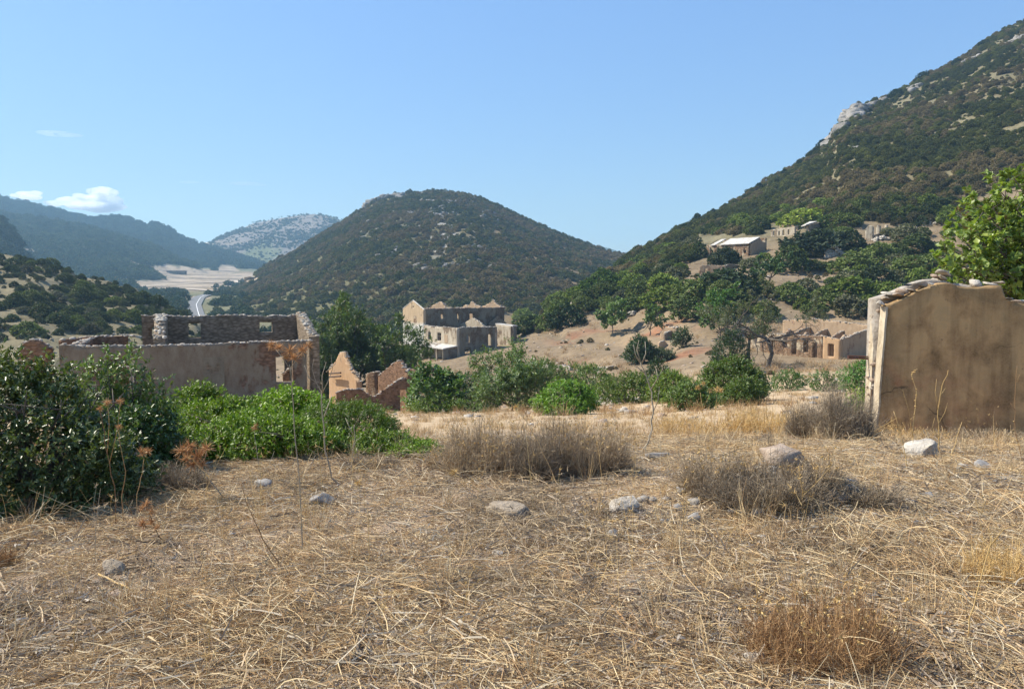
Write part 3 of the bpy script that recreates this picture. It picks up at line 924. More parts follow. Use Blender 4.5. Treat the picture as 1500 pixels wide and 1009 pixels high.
zt = lambda px, py, b=0: (fa(px, b), fr.z_at(py, fa(px, b), b))
o_r = op(403, 428, 520, 560); o_l = op(154, 190, 529, 573); o_h = op(320, 326, 548, 567)
seg('front_wall', A0, A85, 0, [zt(457, 500), zt(440, 499), zt(400, 501), zt(340, 503), zt(280, 505), zt(212, 507), zt(170, 507), zt(120, 508), zt(85, 505)],
    [o_r, o_l, o_h], M['grey_plaster'], seed=4, cell=0.28)
bb = D
seg('back_wall', fa(439, bb), fa(222, bb) + 0.6, bb, [zt(439, 462, bb), zt(400, 463, bb), zt(370, 464, bb), zt(340, 462, bb), zt(300, 463, bb), zt(268, 464, bb), zt(225, 463, bb), zt(212, 462, bb)],
    [op(222, 244, 479, 494, bb), op(276, 294, 474, 495, bb), op(380, 399, 472, 487, bb), op(399, 416, 515, 562, bb)], M['dark_masonry'], seed=8, cell=0.28)
# sloping gable walls seen from their tops
zfT = fr.z_at(500, 0, 0) + 0.05; zbT = fr.z_at(461, 0, bb)
wall(LB, 'gable_wall', fr.xy(0.02, D - 0.02), fr.xy(0.02, TH + 0.02), 0.66, [(0, zbT + 0.15), (D, zfT + 0.1)], -9.6, [], M['dark_masonry'], coping=0.2, coping_mat=M['rock_pale'], seed=12)
a2 = A212 - 0.68
zfT2 = fr.z_at(506, a2, 0); zbT2 = fr.z_at(462, a2, bb)
wall(LB, 'cross_wall', fr.xy(a2, D - 0.02), fr.xy(a2, TH + 0.02), 0.66, [(0, zbT2 + 0.1), (D * 0.6, zbT2 - 0.2), (D, zfT2 + 0.1)], -9.6, [], M['dark_masonry'], coping=0.2, coping_mat=M['rock_pale'], seed=13)
# left annex: lower back wall and far fragments
bb2 = 5.2
seg('annex_back_wall', A212 + 0.7, fa(85, bb2), bb2, [zt(205, 490, bb2), zt(170, 492, bb2), zt(130, 494, bb2), zt(85, 499, bb2)], [], M['red_masonry'], seed=15, cell=0.35)
seg('annex_end_wall', fa(74, 1.2), A25, 1.2, [zt(74, 512, 1), zt(60, 500, 1), zt(40, 497, 1), zt(28, 508, 1), zt(18, 515, 1)], [], M['red_masonry'], seed=16)
wall(LB, 'annex_side_wall', fr.xy(A85 - 0.66, bb2 - 0.02), fr.xy(A85 - 0.66, TH + 0.02), 0.6, fr.z_at(503, A85, 1), -9.6, [], M['red_masonry'], seed=17)
seg('inner_wall', fa(200, 3.2), fa(120, 3.2), 3.2, [zt(200, 540, 3), zt(170, 536, 3), zt(120, 545, 3)], [], M['orange_plaster'], seed=18)
seg('added_ochre_wall', fa(432, 4.0), fa(413, 4.0), 4.0, [zt(432, 546, 4), zt(422, 541, 4), zt(413, 549, 4)], [], M['ochre_wall'], seed=19)  # added low ochre wall, stands in for the sunlit interior behind the right window
# bricked-up doorway: slightly recessed panel on the front
a0_, a1_, z0_, z1_ = op(296, 327, 523, 590)
mb = MB(); c0 = fr.vec((a0_ + a1_) / 2, -0.01, (z0_ + z1_) / 2)
mb.box(c0, Vector((fr.e[0], fr.e[1], 0)) * (a1_ - a0_), Vector((fr.g[0], fr.g[1], 0)) * 0.06, (0, 0, z1_ - z0_))
child(LB, mb, 'blocked_doorway', M['shaded_grey'])
for (oo, nm) in ((o_r, 'lintel'), (o_l, 'lintel')):
    mb = MB(); c0 = fr.vec((oo[0] + oo[1]) / 2, 0.28, oo[3] + 0.09)
    mb.box(c0, Vector((fr.e[0], fr.e[1], 0)) * (oo[1] - oo[0] + 0.5), Vector((fr.g[0], fr.g[1], 0)) * 0.64, (0, 0, 0.16))
    child(LB, mb, nm, M['old_wood'])
mb = MB(); mb.box(fr.vec((o_l[0] + o_l[1]) / 2 - .7, -0.012, (o_l[2] + o_l[3]) / 2 - .4), Vector((fr.e[0], fr.e[1], 0)) * 0.32, Vector((fr.g[0], fr.g[1], 0)) * 0.05, (0, 0, 3.0))
child(LB, mb, 'door_surround', M['cream'])

# ================================================================== small broken house between left building and fig
cx = P(560, 600, 70)
SH = empty('broken_house', (cx.x, cx.y, -11.6), 'small broken brown house with orange plaster and stepped stone gable', 'ruined house')


def pxy(px, Y): q = P(px, 560, Y); return (q.x, q.y)


def wallpx(parent, name, px0, Y0, px1, Y1, tops, zb, ops, mat, thick=0.5, **kw):
    """Wall between two pixel columns; tops [(px, py)], ops [(px0, px1, py0, py1)], thickness away from the camera."""
    p0 = np.array(pxy(px0, Y0)); p1 = np.array(pxy(px1, Y1)); L = np.linalg.norm(p1 - p0)
    d = (p1 - p0) / L

    def s_of(px):
        u = u_of(px, 560); return float((u * p0[1] - p0[0]) / (d[0] - u * d[1]))

    def z_of(px, py): return t_of(py) * (p0[1] + d[1] * s_of(px))
    top = [(s_of(a), z_of(a, b)) for a, b in tops]
    oo = [(s_of(a), s_of(b), z_of(a, d_), z_of(a, c)) for a, b, c, d_ in ops]
    return wall(parent, name, tuple(p0), tuple(p1), thick, top, zb, oo, mat, **kw)


wallpx(SH, 'front_wall', 493, 69, 619, 72, [(493, 576), (508, 570), (520, 571), (532, 570), (538, 578), (550, 582), (562, 572), (585, 556), (598, 554), (602, 562), (619, 557)], -13.0,
       [(586, 600.5, 571, 604)], M['red_masonry'], seed=21, coping=0.2)
wallpx(SH, 'stone_gable', 482, 78, 523, 73.5, [(482, 541), (486, 535), (492, 530), (498, 517), (503, 516), (507, 530), (512, 540), (518, 548), (523, 560)], -14.0,
       [], M['orange_plaster'], seed=22, coping=0.28, coping_mat=M['rock_pale'])
wallpx(SH, 'back_wall', 536, 80, 555, 79, [(536, 548), (545, 545), (555, 545)], -14.0, [], M['ochre_wall'], seed=23, coping=0.2)
wallpx(SH, 'inner_wall', 554, 79.0, 600, 73.2, [(554, 550), (566, 541), (575, 533), (584, 528), (588, 536), (600, 552)], -14.0, [], M['red_masonry'], seed=24, coping=0.2)
wallpx(SH, 'doorway_back_wall', 582, 75.0, 606, 74.6, [(582, 566), (606, 566)], -14.0, [], M['orange_plaster'], seed=25, coping=0)
wallpx(SH, 'corner_wall', 591, 77, 611, 76, [(591, 547), (597, 540), (603, 541), (611, 551)], -14.0, [], M['ochre_wall'], seed=26, coping=0.34, coping_mat=M['rock_pale'])
for k in range(2):
    mb = MB(); a = P(483, 547 + k * 5, 77.0); b = P(499, 546 + k * 5, 75.0); mb.tube([a, b], 0.09, 6)
    child(SH, mb, 'roof_beam', M['old_wood'])

# ================================================================== central mansion ruin
q = P(621, 500, 175)
fm = Frame(q.x, q.y, math.radians(35))
MA = empty('roofless_mansion', (*fm.xy(10, 5), -17.5), 'large roofless cream mansion with shaded grey sides and four gables below the rounded hill', 'ruined mansion')
LM = fm.a_at(741); DM = 9.9; ZT = -4.85; ZB = -18.5
WT = 0.55


def mop(px0, px1, py0, py1, b=0):
    a0, a1 = fm.a_at(px0, b), fm.a_at(px1, b); am = (a0 + a1) / 2
    return (a0, a1, fm.z_at(py1, am, b), fm.z_at(py0, am, b))


long_ops = [mop(642.7, 646.7, 461.5, 467), mop(667, 669.6, 460, 472.7), mop(685, 690.6, 459.5, 470)]
wall(MA, 'long_wall', fm.xy(0.56, 0), fm.xy(LM, 0), WT, ZT, ZB, long_ops, M['shaded_grey'], seed=31, cell=0.5, coping=0.35, rough=0.12, coping_mat=M['rock_pink'])
wall(MA, 'rear_wall', fm.xy(0.56, DM - WT), fm.xy(LM, DM - WT), WT, ZT - 0.1, ZB, [(3, 4.2, -7, -5.6), (8, 9.2, -7, -5.6), (12.5, 14, -7.6, -5.5)], M['tan_plaster'], seed=32, cell=0.5, coping=0.35)


def gable(parent, name, f, a, b0, b1, z_eave, z_apex, mat, ops=(), seed=1, broken=False, thick=0.55, **kw):
    w = b1 - b0
    top = [(0, z_eave), (w * 0.5, z_apex), (w, z_eave)]
    if broken:
        g_ = np.random.default_rng(seed); j_ = lambda a_: float(g_.uniform(-a_, a_))
        mid_ = (z_eave + z_apex) / 2
        top = [(0, z_eave), (w * .18, z_eave + .5 + j_(.3)), (w * .3, mid_ + j_(.3)), (w * .40, z_apex - .6 + j_(.3)), (w * (.48 + j_(.03)), z_apex + .1), (w * .56, z_apex - .35 + j_(.3)), (w * .66, mid_ - .1 + j_(.4)), (w * .8, z_eave + .5 + j_(.35)), (w, z_eave)]
    if False: top = [(0, z_eave), (w * .25, (z_eave + z_apex) / 2 + .1), (w * .42, z_apex - .3), (w * .5, z_apex + .25), (w * .54, z_apex - .2), (w * .75, (z_eave + z_apex) / 2 - .2), (w, z_eave)]
    # walls run from the back to the front so that thickness goes towards +a
    return wall(parent, name, f.xy(a, b1), f.xy(a, b0), thick, [(w - s, z) for s, z in top][::-1], ZB, ops, mat, seed=seed, rough=0.06 if not broken else 0.35, cell=0.45, **kw)


def gop(px0, px1, py0, py1, a=0.0):
    s0, s1 = DM - fm.b_at(px0, a), DM - fm.b_at(px1, a); bm_ = fm.b_at((px0 + px1) / 2, a)
    return (min(s0, s1), max(s0, s1), fm.z_at(py1, a, bm_), fm.z_at(py0, a, bm_))


z_apex = fm.z_at(441, 0, DM / 2)
gable(MA, 'end_gable', fm, 0, 0, DM, fm.z_at(454.5, 0, 0), z_apex, M['tan_plaster'], [gop(603, 607.5, 484, 495), gop(605.0, 606.6, 448.5, 450.5)], seed=33, coping=0)
# niche with its own frame on the gable
mb = MB(); s = fm.b_at(608.2, 0); mb.box(fm.vec(-0.012, s, (fm.z_at(463, 0, s) + fm.z_at(472.5, 0, s)) / 2), Vector((fm.e[0], fm.e[1], 0)) * 0.05, Vector((fm.g[0], fm.g[1], 0)) * 1.3, (0, 0, 1.5))
child(MA, mb, 'bricked_window', M['ochre_wall'])
for px, sd in ((660, 34), (707, 35)):
    gable(MA, 'cross_gable', fm, fm.a_at(px), 0.6, DM - 0.6, ZT + 0.0, fm.z_at(441, fm.a_at(px), DM / 2) + (-.1 if sd == 35 else 0), M['pink_wall'], seed=sd, broken=True, coping=0.3)
gable(MA, 'cross_gable', fm, LM - 0.56, 0.6, DM - 0.6, ZT + 0.0, fm.z_at(440, LM, DM / 2), M['pink_wall'], seed=36, broken=True, coping=0.3)
# thin coping boards on the first gable
for s0, s1, e0, e1 in ((-0.15, DM / 2, fm.z_at(454.5, 0, 0), z_apex), (DM + 0.15, DM / 2, fm.z_at(454.5, 0, 0), z_apex)):
    mb = MB(); mb.tube([fm.vec(0.1, s0, e0 + 0.12), fm.vec(0.1, s1, e1 + 0.14)], 0.14, 4)
    child(MA, mb, 'gable_coping', M['roof_slab'])
# annex
BA = -14.2                           # corner of the annex in b
LA = fm.a_at(728, BA); ZA = -8.45
wall(MA, 'annex_front_wall', fm.xy(0.0, -0.02), fm.xy(0.0, BA), WT, [(0, ZA + .05), (5, ZA - .12), (8, ZA), (14.2, ZA - .05)], ZB,
     [(lambda s0, s1, y0, y1: (min(s0, s1), max(s0, s1), y0, y1))(-fm.b_at(p0), -fm.b_at(p1), fm.z_at(c, 0, fm.b_at(p0)), fm.z_at(b_, 0, fm.b_at(p0)))
      for p0, p1, b_, c in ((627, 631, 486.7, 497), (640.7, 646, 487.5, 498.7))], M['cream'], seed=41, cell=0.5, coping=0.3)
wall(MA, 'annex_side_wall', fm.xy(0.56, BA), fm.xy(LA, BA), WT, [(0, ZA), (2, ZA + .05), (6, ZA), (LA, ZA - .1)], ZB,
     [(lambda o: (o[0] - .56, o[1] - .56, o[2], o[3]))(mop(683, 688.7, 490.7, 502, BA)), (lambda o: (o[0] - .56, o[1] - .56, o[2], o[3]))(mop(715, 720, 489.6, 506, BA)),
      (lambda o: (o[0] - .56, o[1] - .56, o[2], o[3]))(mop(681, 690, 512, 524, BA))], M['shaded_grey'], seed=42, cell=0.5, coping=0.35)
wall(MA, 'annex_far_wall', fm.xy(LA, BA), fm.xy(LA, -0.02), WT, [(0, ZA - .1), (4, ZA - 0.2), (7, ZA + 1.1), (9, ZA + 1.6), (12, ZA + .4), (14, ZA)], ZB, [], M['cream'], seed=43, cell=0.5, coping=0.3)
# blocked pale door on the annex front
for p0, p1, y0, y1 in ((651, 656, 490.5, 502),):
    s = (fm.b_at(p0) + fm.b_at(p1)) / 2; w = abs(fm.b_at(p0) - fm.b_at(p1)); z0, z1 = fm.z_at(y1, 0, s), fm.z_at(y0, 0, s)
    mb = MB(); mb.box(fm.vec(-0.015, s, (z0 + z1) / 2), Vector((fm.e[0], fm.e[1], 0)) * 0.07, Vector((fm.g[0], fm.g[1], 0)) * w, (0, 0, z1 - z0))
    child(MA, mb, 'door', M['pink_wall'])
for p0, p1, y0, y1 in ((627, 631, 486.7, 497), (640.7, 646, 487.5, 498.7)):
    s = (fm.b_at(p0) + fm.b_at(p1)) / 2; w = abs(fm.b_at(p0) - fm.b_at(p1)); z0, z1 = fm.z_at(y1, 0, s), fm.z_at(y0, 0, s)
    fo = window_frame(MA, fm.vec(0.2, s, z0), fm.g, w, z1 - z0, M['old_wood'], 'window_frame', 0.12)
# porch with its slab roof
PD = 3.5
zpb = fm.z_at(503.5, 0, -8); zpf = zpb - 0.45
b_l = fm.b_at(609, 0) ; b_l = 2.6
slab(MA, 'porch_roof', [fm.vec(-0.02, BA - .2, zpb + .02), fm.vec(-0.02, b_l, zpb + .1), fm.vec(-PD, b_l, zpf + .1), fm.vec(-PD, BA - .2, zpf)], 0.22, M['roof_slab'])
wall(MA, 'porch_wall', fm.xy(-PD + 0.15, b_l - .1), fm.xy(-PD + 0.15, b_l - 5.6), 0.3, zpf - 0.26, ZB, [(1.2, 3.6, zpf - 2.6, zpf - 0.5)], M['cream'], seed=44, coping=0)
wall(MA, 'porch_wall', fm.xy(-PD + 0.15, BA), fm.xy(-0.05, BA), 0.3, zpf - 0.26, ZB, [], M['shaded_grey'], seed=45, coping=0)
for s in (-5.2, -8.3, -11.3):
    mb = MB(); mb.box(fm.vec(-PD + .3, s, (zpf - .26 + ZB) / 2), Vector((fm.e[0], fm.e[1], 0)) * .3, Vector((fm.g[0], fm.g[1], 0)) * .3, (0, 0, zpf - .26 - ZB))
    child(MA, mb, 'porch_post', M['cream'])
pts, sz, rz = [], [], []
for _ in range(130):
    aa = rng.uniform(-PD + .3, -.3); s_ = rng.uniform(-9, 0.5); pts.append(tuple(fm.vec(aa, s_, zpb + (zpb - zpf) * (aa / PD) + .06))); k_ = rng.uniform(.15, .45); sz.append((k_ * 1.3, k_, k_ * .4)); rz.append(rng.uniform(0, 6))
child(MA, rubble_mesh('roof_debris', pts, sz, rz, M['rock_pink'], 5), 'roof_debris', kind='stuff')
# outhouse at the right with a dark gable behind it
OH = empty('outhouse', (*pxy(738, 177), -14), 'small white plastered outhouse at the right end of the roofless mansion', 'outbuilding')
wallpx(OH, 'front_wall', 726.5, 180, 750, 174, [(726.5, 475), (750, 478)], -16, [], M['cream'], seed=46, coping=0, thick=0.4)
wallpx(OH, 'side_wall', 750.4, 174, 757, 179, [(750.4, 478), (757, 478)], -16, [], M['shaded_grey'], seed=47, coping=0, thick=0.4)
a, b, c, d = P(725.5, 473.6, 180.2), P(751, 476.6, 173.8), P(758, 476.6, 179.2), P(733, 473.2, 185.2)
slab(OH, 'roof', [a, b, c, d], 0.25, M['roof_slab'])
wallpx(OH, 'gable', 716, 184, 742, 186, [(716, 474), (729, 462.5), (742, 473)], -16, [], M['dark_masonry'], seed=48, coping=0, thick=0.4)

# ================================================================== long row ruin on the right
q = P(1230, 520, 105)
fw = Frame(q.x, q.y, math.atan2(0.84, -0.54))     # a runs along the facade, away to the left
fw.g = (0.84, 0.54)
RW = empty('row_house_ruin', (*fw.xy(8, 4), -10.5), 'long roofless terrace with blotched pale facade and orange corner behind the thin tree', 'ruined building')
LR = fw.a_at(1094)
ZR = -6.95


def rop(px0, px1, py0, py1):
    a0, a1 = sorted((fw.a_at(px0), fw.a_at(px1))); am = (a0 + a1) / 2
    return (LR - a1, LR - a0, fw.z_at(py1, am), fw.z_at(py0, am))


rops = [rop(1105, 1110, 489.5, 502), rop(1130, 1135, 491, 511), rop(1148, 1154, 493, 509), rop(1161, 1167.5, 496.5, 519), rop(1178, 1185, 498, 516), rop(1192, 1198, 502, 526), rop(1214, 1222.5, 504, 522)]
wall(RW, 'facade', fw.xy(LR), fw.xy(2.6), 0.5, [(0, fw.z_at(487, LR)), (LR * .4, ZR + .2), (LR * .7, ZR + .25), (LR - 2.6, ZR + .3)], -12, [o for o in rops if o[1] < LR - 2.7], M['ochre_wall'], seed=51, cell=0.35, coping=0.24, rough=.14)
wall(RW, 'facade_corner', fw.xy(2.59), fw.xy(0), 0.5, [(0, ZR + .3), (1.4, ZR + .1), (2.59, fw.z_at(497, 0))], -12, [(o[0] - LR + 2.59, o[1] - LR + 2.59, o[2], o[3]) for o in rops if o[0] > LR - 2.6], M['orange_plaster'], seed=52, cell=0.3, coping=0.24, rough=.1)
WR = 8.6
wall(RW, 'end_wall', fw.xy(0, 0.52), fw.xy(0, WR), 0.5, [(0, fw.z_at(497, 0)), (2, fw.z_at(492, 0, 2)), (5, fw.z_at(484, 0, 5)), (WR, fw.z_at(477, 0, WR))], -12, [], M['pink_wall'], seed=53, coping=0.26, cell=.35)
wall(RW, 'rear_wall', fw.xy(0, WR), fw.xy(LR, WR), 0.5, [(0, fw.z_at(478, 0, WR)), (3, fw.z_at(474, 3, WR)), (10, fw.z_at(467, 10, WR)), (LR, fw.z_at(469, LR, WR))], -12, [], M['pink_wall'], seed=54, coping=0.26, cell=.4)
for px, sd, top in ((1216, 55, -.1), (1183, 56, -.3), (1160, 57, .0), (1135, 58, .3)):
    a = fw.a_at(px)
    wall(RW, 'partition_wall', fw.xy(a, 0.52), fw.xy(a, WR - 0.02), 0.4, [(0, ZR + top), (2, ZR + top - .5), (2.8, ZR + top + .6), (4.2, ZR + top - .3), (6, ZR + top + .5), (WR, ZR + 1.0)], -12, [(2.9, 4.0, -10.4, -8.4)], M['pink_wall'], seed=sd, coping=0.26, cell=.4)
for k, o_ in enumerate(rops):
    if k in (2, 4):
        mb = MB(); mb.box(fw.vec(LR - (o_[0] + o_[1]) / 2, 0.25, o_[3] + .08), Vector((fw.e[0], fw.e[1], 0)) * (o_[1] - o_[0] + .5), Vector((fw.g[0], fw.g[1], 0)) * .52, (0, 0, .15))
        child(RW, mb, 'lintel', M['old_wood'])

# ================================================================== hillside ruins
Y1h = hit(1098, 376).y
q = P(1098, 375, Y1h)
f1 = Frame(q.x, q.y, math.atan2(0.80, -0.60)); f1.g = (0.80, 0.60)
R1 = empty('hillside_house', (q.x, q.y + 3, q.z - .5), 'long hillside house with half its pale roof left, upper right of the red bank', 'ruined house')
L1 = f1.a_at(1033); zb1 = q.z - 2.5
zt1 = f1.z_at(357, 0)
ops1 = [(s, s + 1.3, f1.z_at(375, 0) - 1, zt1 - .5) for s in (1.2, 4.0, 6.6, 9.0, 11.5, 14) if s + 1.6 < L1 - 3.0]
wall(R1, 'facade', f1.xy(L1), f1.xy(0), 0.45, [(0, f1.z_at(359, L1)), (L1, zt1)], zb1 - 2, ops1 + [(L1 - 2.0, L1 - 1.1, q.z + .8, q.z + 2.2)], M['ochre_wall'], seed=61, coping=0)
W1 = 7.5
wall(R1, 'end_wall', f1.xy(0, 0.47), f1.xy(0, W1), 0.45, [(0, zt1), (2.2, zt1 + .9), (3.6, f1.z_at(348, 0, 3.6)), (5, zt1 + .8), (W1, f1.z_at(357, 0, W1))], zb1 - 2, [], M['pink_wall'], seed=62, coping=0.2)
wall(R1, 'rear_wall', f1.xy(0, W1), f1.xy(L1, W1), 0.45, f1.z_at(349, 8, W1) - .3, zb1 - 2, [], M['ochre_wall'], seed=63, coping=0)
zr0, zr1 = zt1 + .15, f1.z_at(347.5, 0, 4)
n_pl = 9
for i in range(n_pl):                                  # roof laid in wide strips, some missing
    s0 = L1 / n_pl * i; s1 = s0 + L1 / n_pl - 0.05
    if i in (6, 8): continue
    slab(R1, 'roof_slab', [f1.vec(s0, -0.4, zr0), f1.vec(s0, 4.4, zr1 + .1), f1.vec(s1, 4.4, zr1 + .1), f1.vec(s1, -0.4, zr0)][::-1], 0.15, M['roof_slab'])
for i in range(12):
    s = L1 / 11.5 * i + .1; mb = MB(); mb.tube([f1.vec(s, -.3, zr0 - .22), f1.vec(s, 4.4, zr1 - .12)], .07, 5); child(R1, mb, 'rafter', M['old_wood'])

Y2h = hit(1142, 349).y; z2h = hit(1142, 349).z - 3
R2 = empty('windowed_ruin', (*pxy(1142, Y2h), z2h), 'pale roofless ruin with a row of windows below the bright green bush', 'ruined house')
wallpx(R2, 'facade', 1124, Y2h + 6, 1160, Y2h - 2, [(1124, 337), (1135, 335), (1150, 333), (1160, 332)], z2h, [(1127.5, 1130, 339, 345), (1135, 1137.5, 339, 345), (1141, 1144, 338, 345), (1148.5, 1151, 337, 344)], M['cream'], seed=65, coping=0.25)
wallpx(R2, 'rear_wall', 1136, Y2h + 14, 1164, Y2h + 7, [(1136, 331), (1150, 330), (1164, 331)], z2h, [], M['pink_wall'], seed=66, coping=0.3)
Y2b = hit(1180, 349).y; z2b = hit(1180, 349).z - 3
R2b = empty('shed_ruin', (*pxy(1184, Y2b), z2b), 'narrow ruined shed with a slanting pale roof half hidden by dark bushes', 'ruined shed')
wallpx(R2b, 'front_wall', 1175, Y2b + 3, 1180, Y2b, [(1175, 331), (1180, 330)], z2b, [], M['cream'], seed=67, coping=0)
wallpx(R2b, 'side_wall', 1180.3, Y2b, 1197, Y2b + 5, [(1180.3, 330), (1197, 325)], z2b, [], M['dark_masonry'], seed=68, coping=0)
slab(R2b, 'roof', [P(1173.5, 331, Y2b + 3.5), P(1180.5, 329, Y2b - .5), P(1197, 324, Y2b + 4.8), P(1186, 324.5, Y2b + 10)], 0.25, M['roof_slab'])

Y3 = hit(1268, 355).y; z3 = hit(1268, 355).z - 2
R3 = empty('white_gable_ruin', (*pxy(1272, Y3), z3), 'round topped white gable wall with two stubs on the upper slope', 'ruined house')
wallpx(R3, 'gable_wall', 1260.5, Y3 + 1.5, 1274, Y3, [(1260.5, 337), (1263, 332), (1267.5, 330), (1271, 331), (1274, 335)], z3, [], M['cream'], seed=71, coping=0, rough=.04)
wallpx(R3, 'wall_stub', 1276, Y3 + 5, 1284, Y3 + 4, [(1276, 332), (1280, 329.5), (1284, 332)], z3, [], M['cream'], seed=72, coping=0.2)
wallpx(R3, 'wall_stub', 1288, Y3 + 8, 1293, Y3 + 7, [(1288, 330), (1293, 330)], z3, [], M['cream'], seed=73, coping=0.3)
wallpx(R3, 'side_wall', 1274.5, Y3 + 1, 1300, Y3 + 12, [(1274.5, 344), (1284, 341), (1300, 336)], z3, [], M['pink_wall'], seed=74, coping=0.3)

Y4 = hit(1042, 402).y; z4 = hit(1042, 402).z - 2
R4 = empty('low_wall_ruin', (*pxy(1045, Y4), z4), 'low tan roofless ruin just below the house with the pale roof', 'ruined house')
wallpx(R4, 'front_wall', 1021, Y4 + 2, 1060, Y4 - .5, [(1021, 391), (1026, 388.5), (1060, 389)], z4, [(1030, 1032.5, 393, 400)], M['pink_wall'], seed=75, coping=0.2)
wallpx(R4, 'side_wall', 1057.5, Y4 - .4, 1082, Y4 + 5, [(1057.5, 390), (1066, 387), (1082, 389)], z4, [], M['dark_masonry'], seed=76, coping=0.25)

# curved rubble ruin on the bank (like broken steps)
Y6 = hit(980, 497).y; z6 = hit(980, 497).z - 3
R6 = empty('low_rubble_ruin', (*pxy(985, Y6), z6), 'low broken stone enclosure on the red bank', 'ruined wall')
wallpx(R6, 'front_wall', 966, Y6 + 3, 990, Y6, [(966, 488), (972, 480), (978, 478.5), (990, 480)], z6, [], M['pink_wall'], seed=77, coping=0.3, coping_mat=M['rock_pale'])
wallpx(R6, 'side_wall', 975, Y6 - 2, 992, Y6 + 4, [(975, 489), (980, 486), (984, 484), (992, 479)], z6, [], M['dark_masonry'], seed=78, coping=0.4, coping_mat=M['rock_pale'])
wallpx(R6, 'wall_stub', 965, Y6 - 6, 979, Y6 - 5.4, [(965, 502), (967, 500), (973, 499), (979, 507)], z6, [], M['pink_wall'], seed=79, coping=0.3)


def rubble_heap(name, label, cat, px, py, wpx, hpx, n, mat, seed, size=(.3, .9)):
    g = hit(px, py); Y = g.y; w = wpx / F * Y; hgt = hpx / F * Y
    e = empty(name, g, label, cat)
    rs = np.random.default_rng(seed); pts, sz, rz = [], [], []
    for _ in range(n):
        a = rs.uniform(-1, 1); b = rs.uniform(-.5, .5); z = rs.uniform(0, 1) * (1 - a * a) * hgt
        x = g.x + a * w / 2; y = Y + b * w * .35
        pts.append((x, y, gz(x, y) + z)); k = rs.uniform(*size); sz.append((k * 1.3, k, k * .7)); rz.append(rs.uniform(0, 6))
    child(e, rubble_mesh('stones', pts, sz, rz, mat, seed), 'stones', kind='stuff')
    return e


rubble_heap('stone_heap', 'dark heap of broken stones under the large dark hillside bush', 'stone heap', 1222, 376, 26, 14, 130, M['rubble'], 81, (.4, 1.3))
rubble_heap('stone_heap', 'pale fallen stones beside the white gable ruin', 'stone heap', 1291, 352, 24, 5, 70, M['rock_pale'], 82)
rubble_heap('stone_heap', 'line of pale rubble along the top of the upper bare slope', 'stone heap', 1362, 330, 60, 4, 60, M['rock_pale'], 83)
rubble_heap('stone_heap', 'whitish rock pile between the two round bushes on the bank crest', 'stone heap', 850, 443, 22, 8, 60, M['rock_pale'], 84, (.5, 1.4))
rubble_heap('stone_heap', 'pale stones beside the left fig on the red bank', 'stone heap', 922, 466, 16, 8, 36, M['rock_pale'], 85)
rubble_heap('stone_heap', 'scattered white rocks on the crest by the dark round bush', 'stone heap', 884, 438, 24, 6, 40, M['rock_pale'], 86)

# dry stone terrace walls
for (nm, lab, x0, y0, x1, y1, Y0, Y1, hpy, sd) in (
        ('terrace_wall', 'grey dry stone terrace wall left of the golden terrace', 768, 505, 835, 515, 138, 126, 11, 91),
        ('terrace_wall', 'low grey stone terrace wall above the long green thicket', 842, 522, 895, 530, 122, 116, 9, 92),
        ('terrace_wall', 'thin terrace wall on the tan spur behind the left building', 130, 486, 205, 487, 175, 175, 5, 93)):
    p0 = GP(x0, Y0); p1 = GP(x1, Y1)
    e = empty(nm, (p0 + p1) / 2, lab, 'terrace wall')
    zz0 = gz(p0.x, p0.y); zz1 = gz(p1.x, p1.y); hh = hpy / F * Y0
    L = (p1 - p0).length
    wall(e, 'stonework', (p0.x, p0.y), (p1.x, p1.y), 0.6, [(0, zz0 + hh * .5), (L, zz1 + hh * .5)], min(zz0, zz1) - 2, [], M['rubble'], seed=sd, coping=0.3, rough=.3)

# ================================================================== foreground wall on the right
YW = 13.8
pw0 = P(1283.5, 640, YW); FW = empty('plastered_wall', (pw0.x + 2, YW, -2.8), 'tall broken plastered wall in shade with loose stones along its top', 'ruined wall')
YW1 = 13.3
pe = P(1640, 560, YW1)
d_ = np.array([pe.x - pw0.x, pe.y - pw0.y]); LW = np.linalg.norm(d_); d_ /= LW


def sw(px, py): u = u_of(px, py); return float((u * pw0.y - pw0.x) / (d_[0] - u * d_[1]))


def zw(px, py): return t_of(py) * (pw0.y + d_[1] * sw(px, py))


prof = [(1293, 447), (1300, 446), (1317, 441), (1328, 435), (1338, 429.5), (1350, 424), (1362, 419), (1376, 415), (1386.5, 413.5), (1393, 416), (1400, 418.5), (1410, 420), (1418, 421), (1440, 420), (1455, 418), (1469, 417.5),
        (1470.5, 437), (1480, 441), (1500, 446), (1540, 450), (1640, 470)]
top = [(max(0, sw(a, b) - 0.10 * (1 - min(1, sw(a, b) / 1.2))), zw(a, b)) for a, b in prof]
top[0] = (0, top[0][1])
me, inf = wall_mesh('plaster_face', (pw0.x, pw0.y), (pe.x, pe.y), 0.30, top, -3.3, [], None, cell=0.09, rough=0.012, seed=3, bulge=0.025, lean=None)


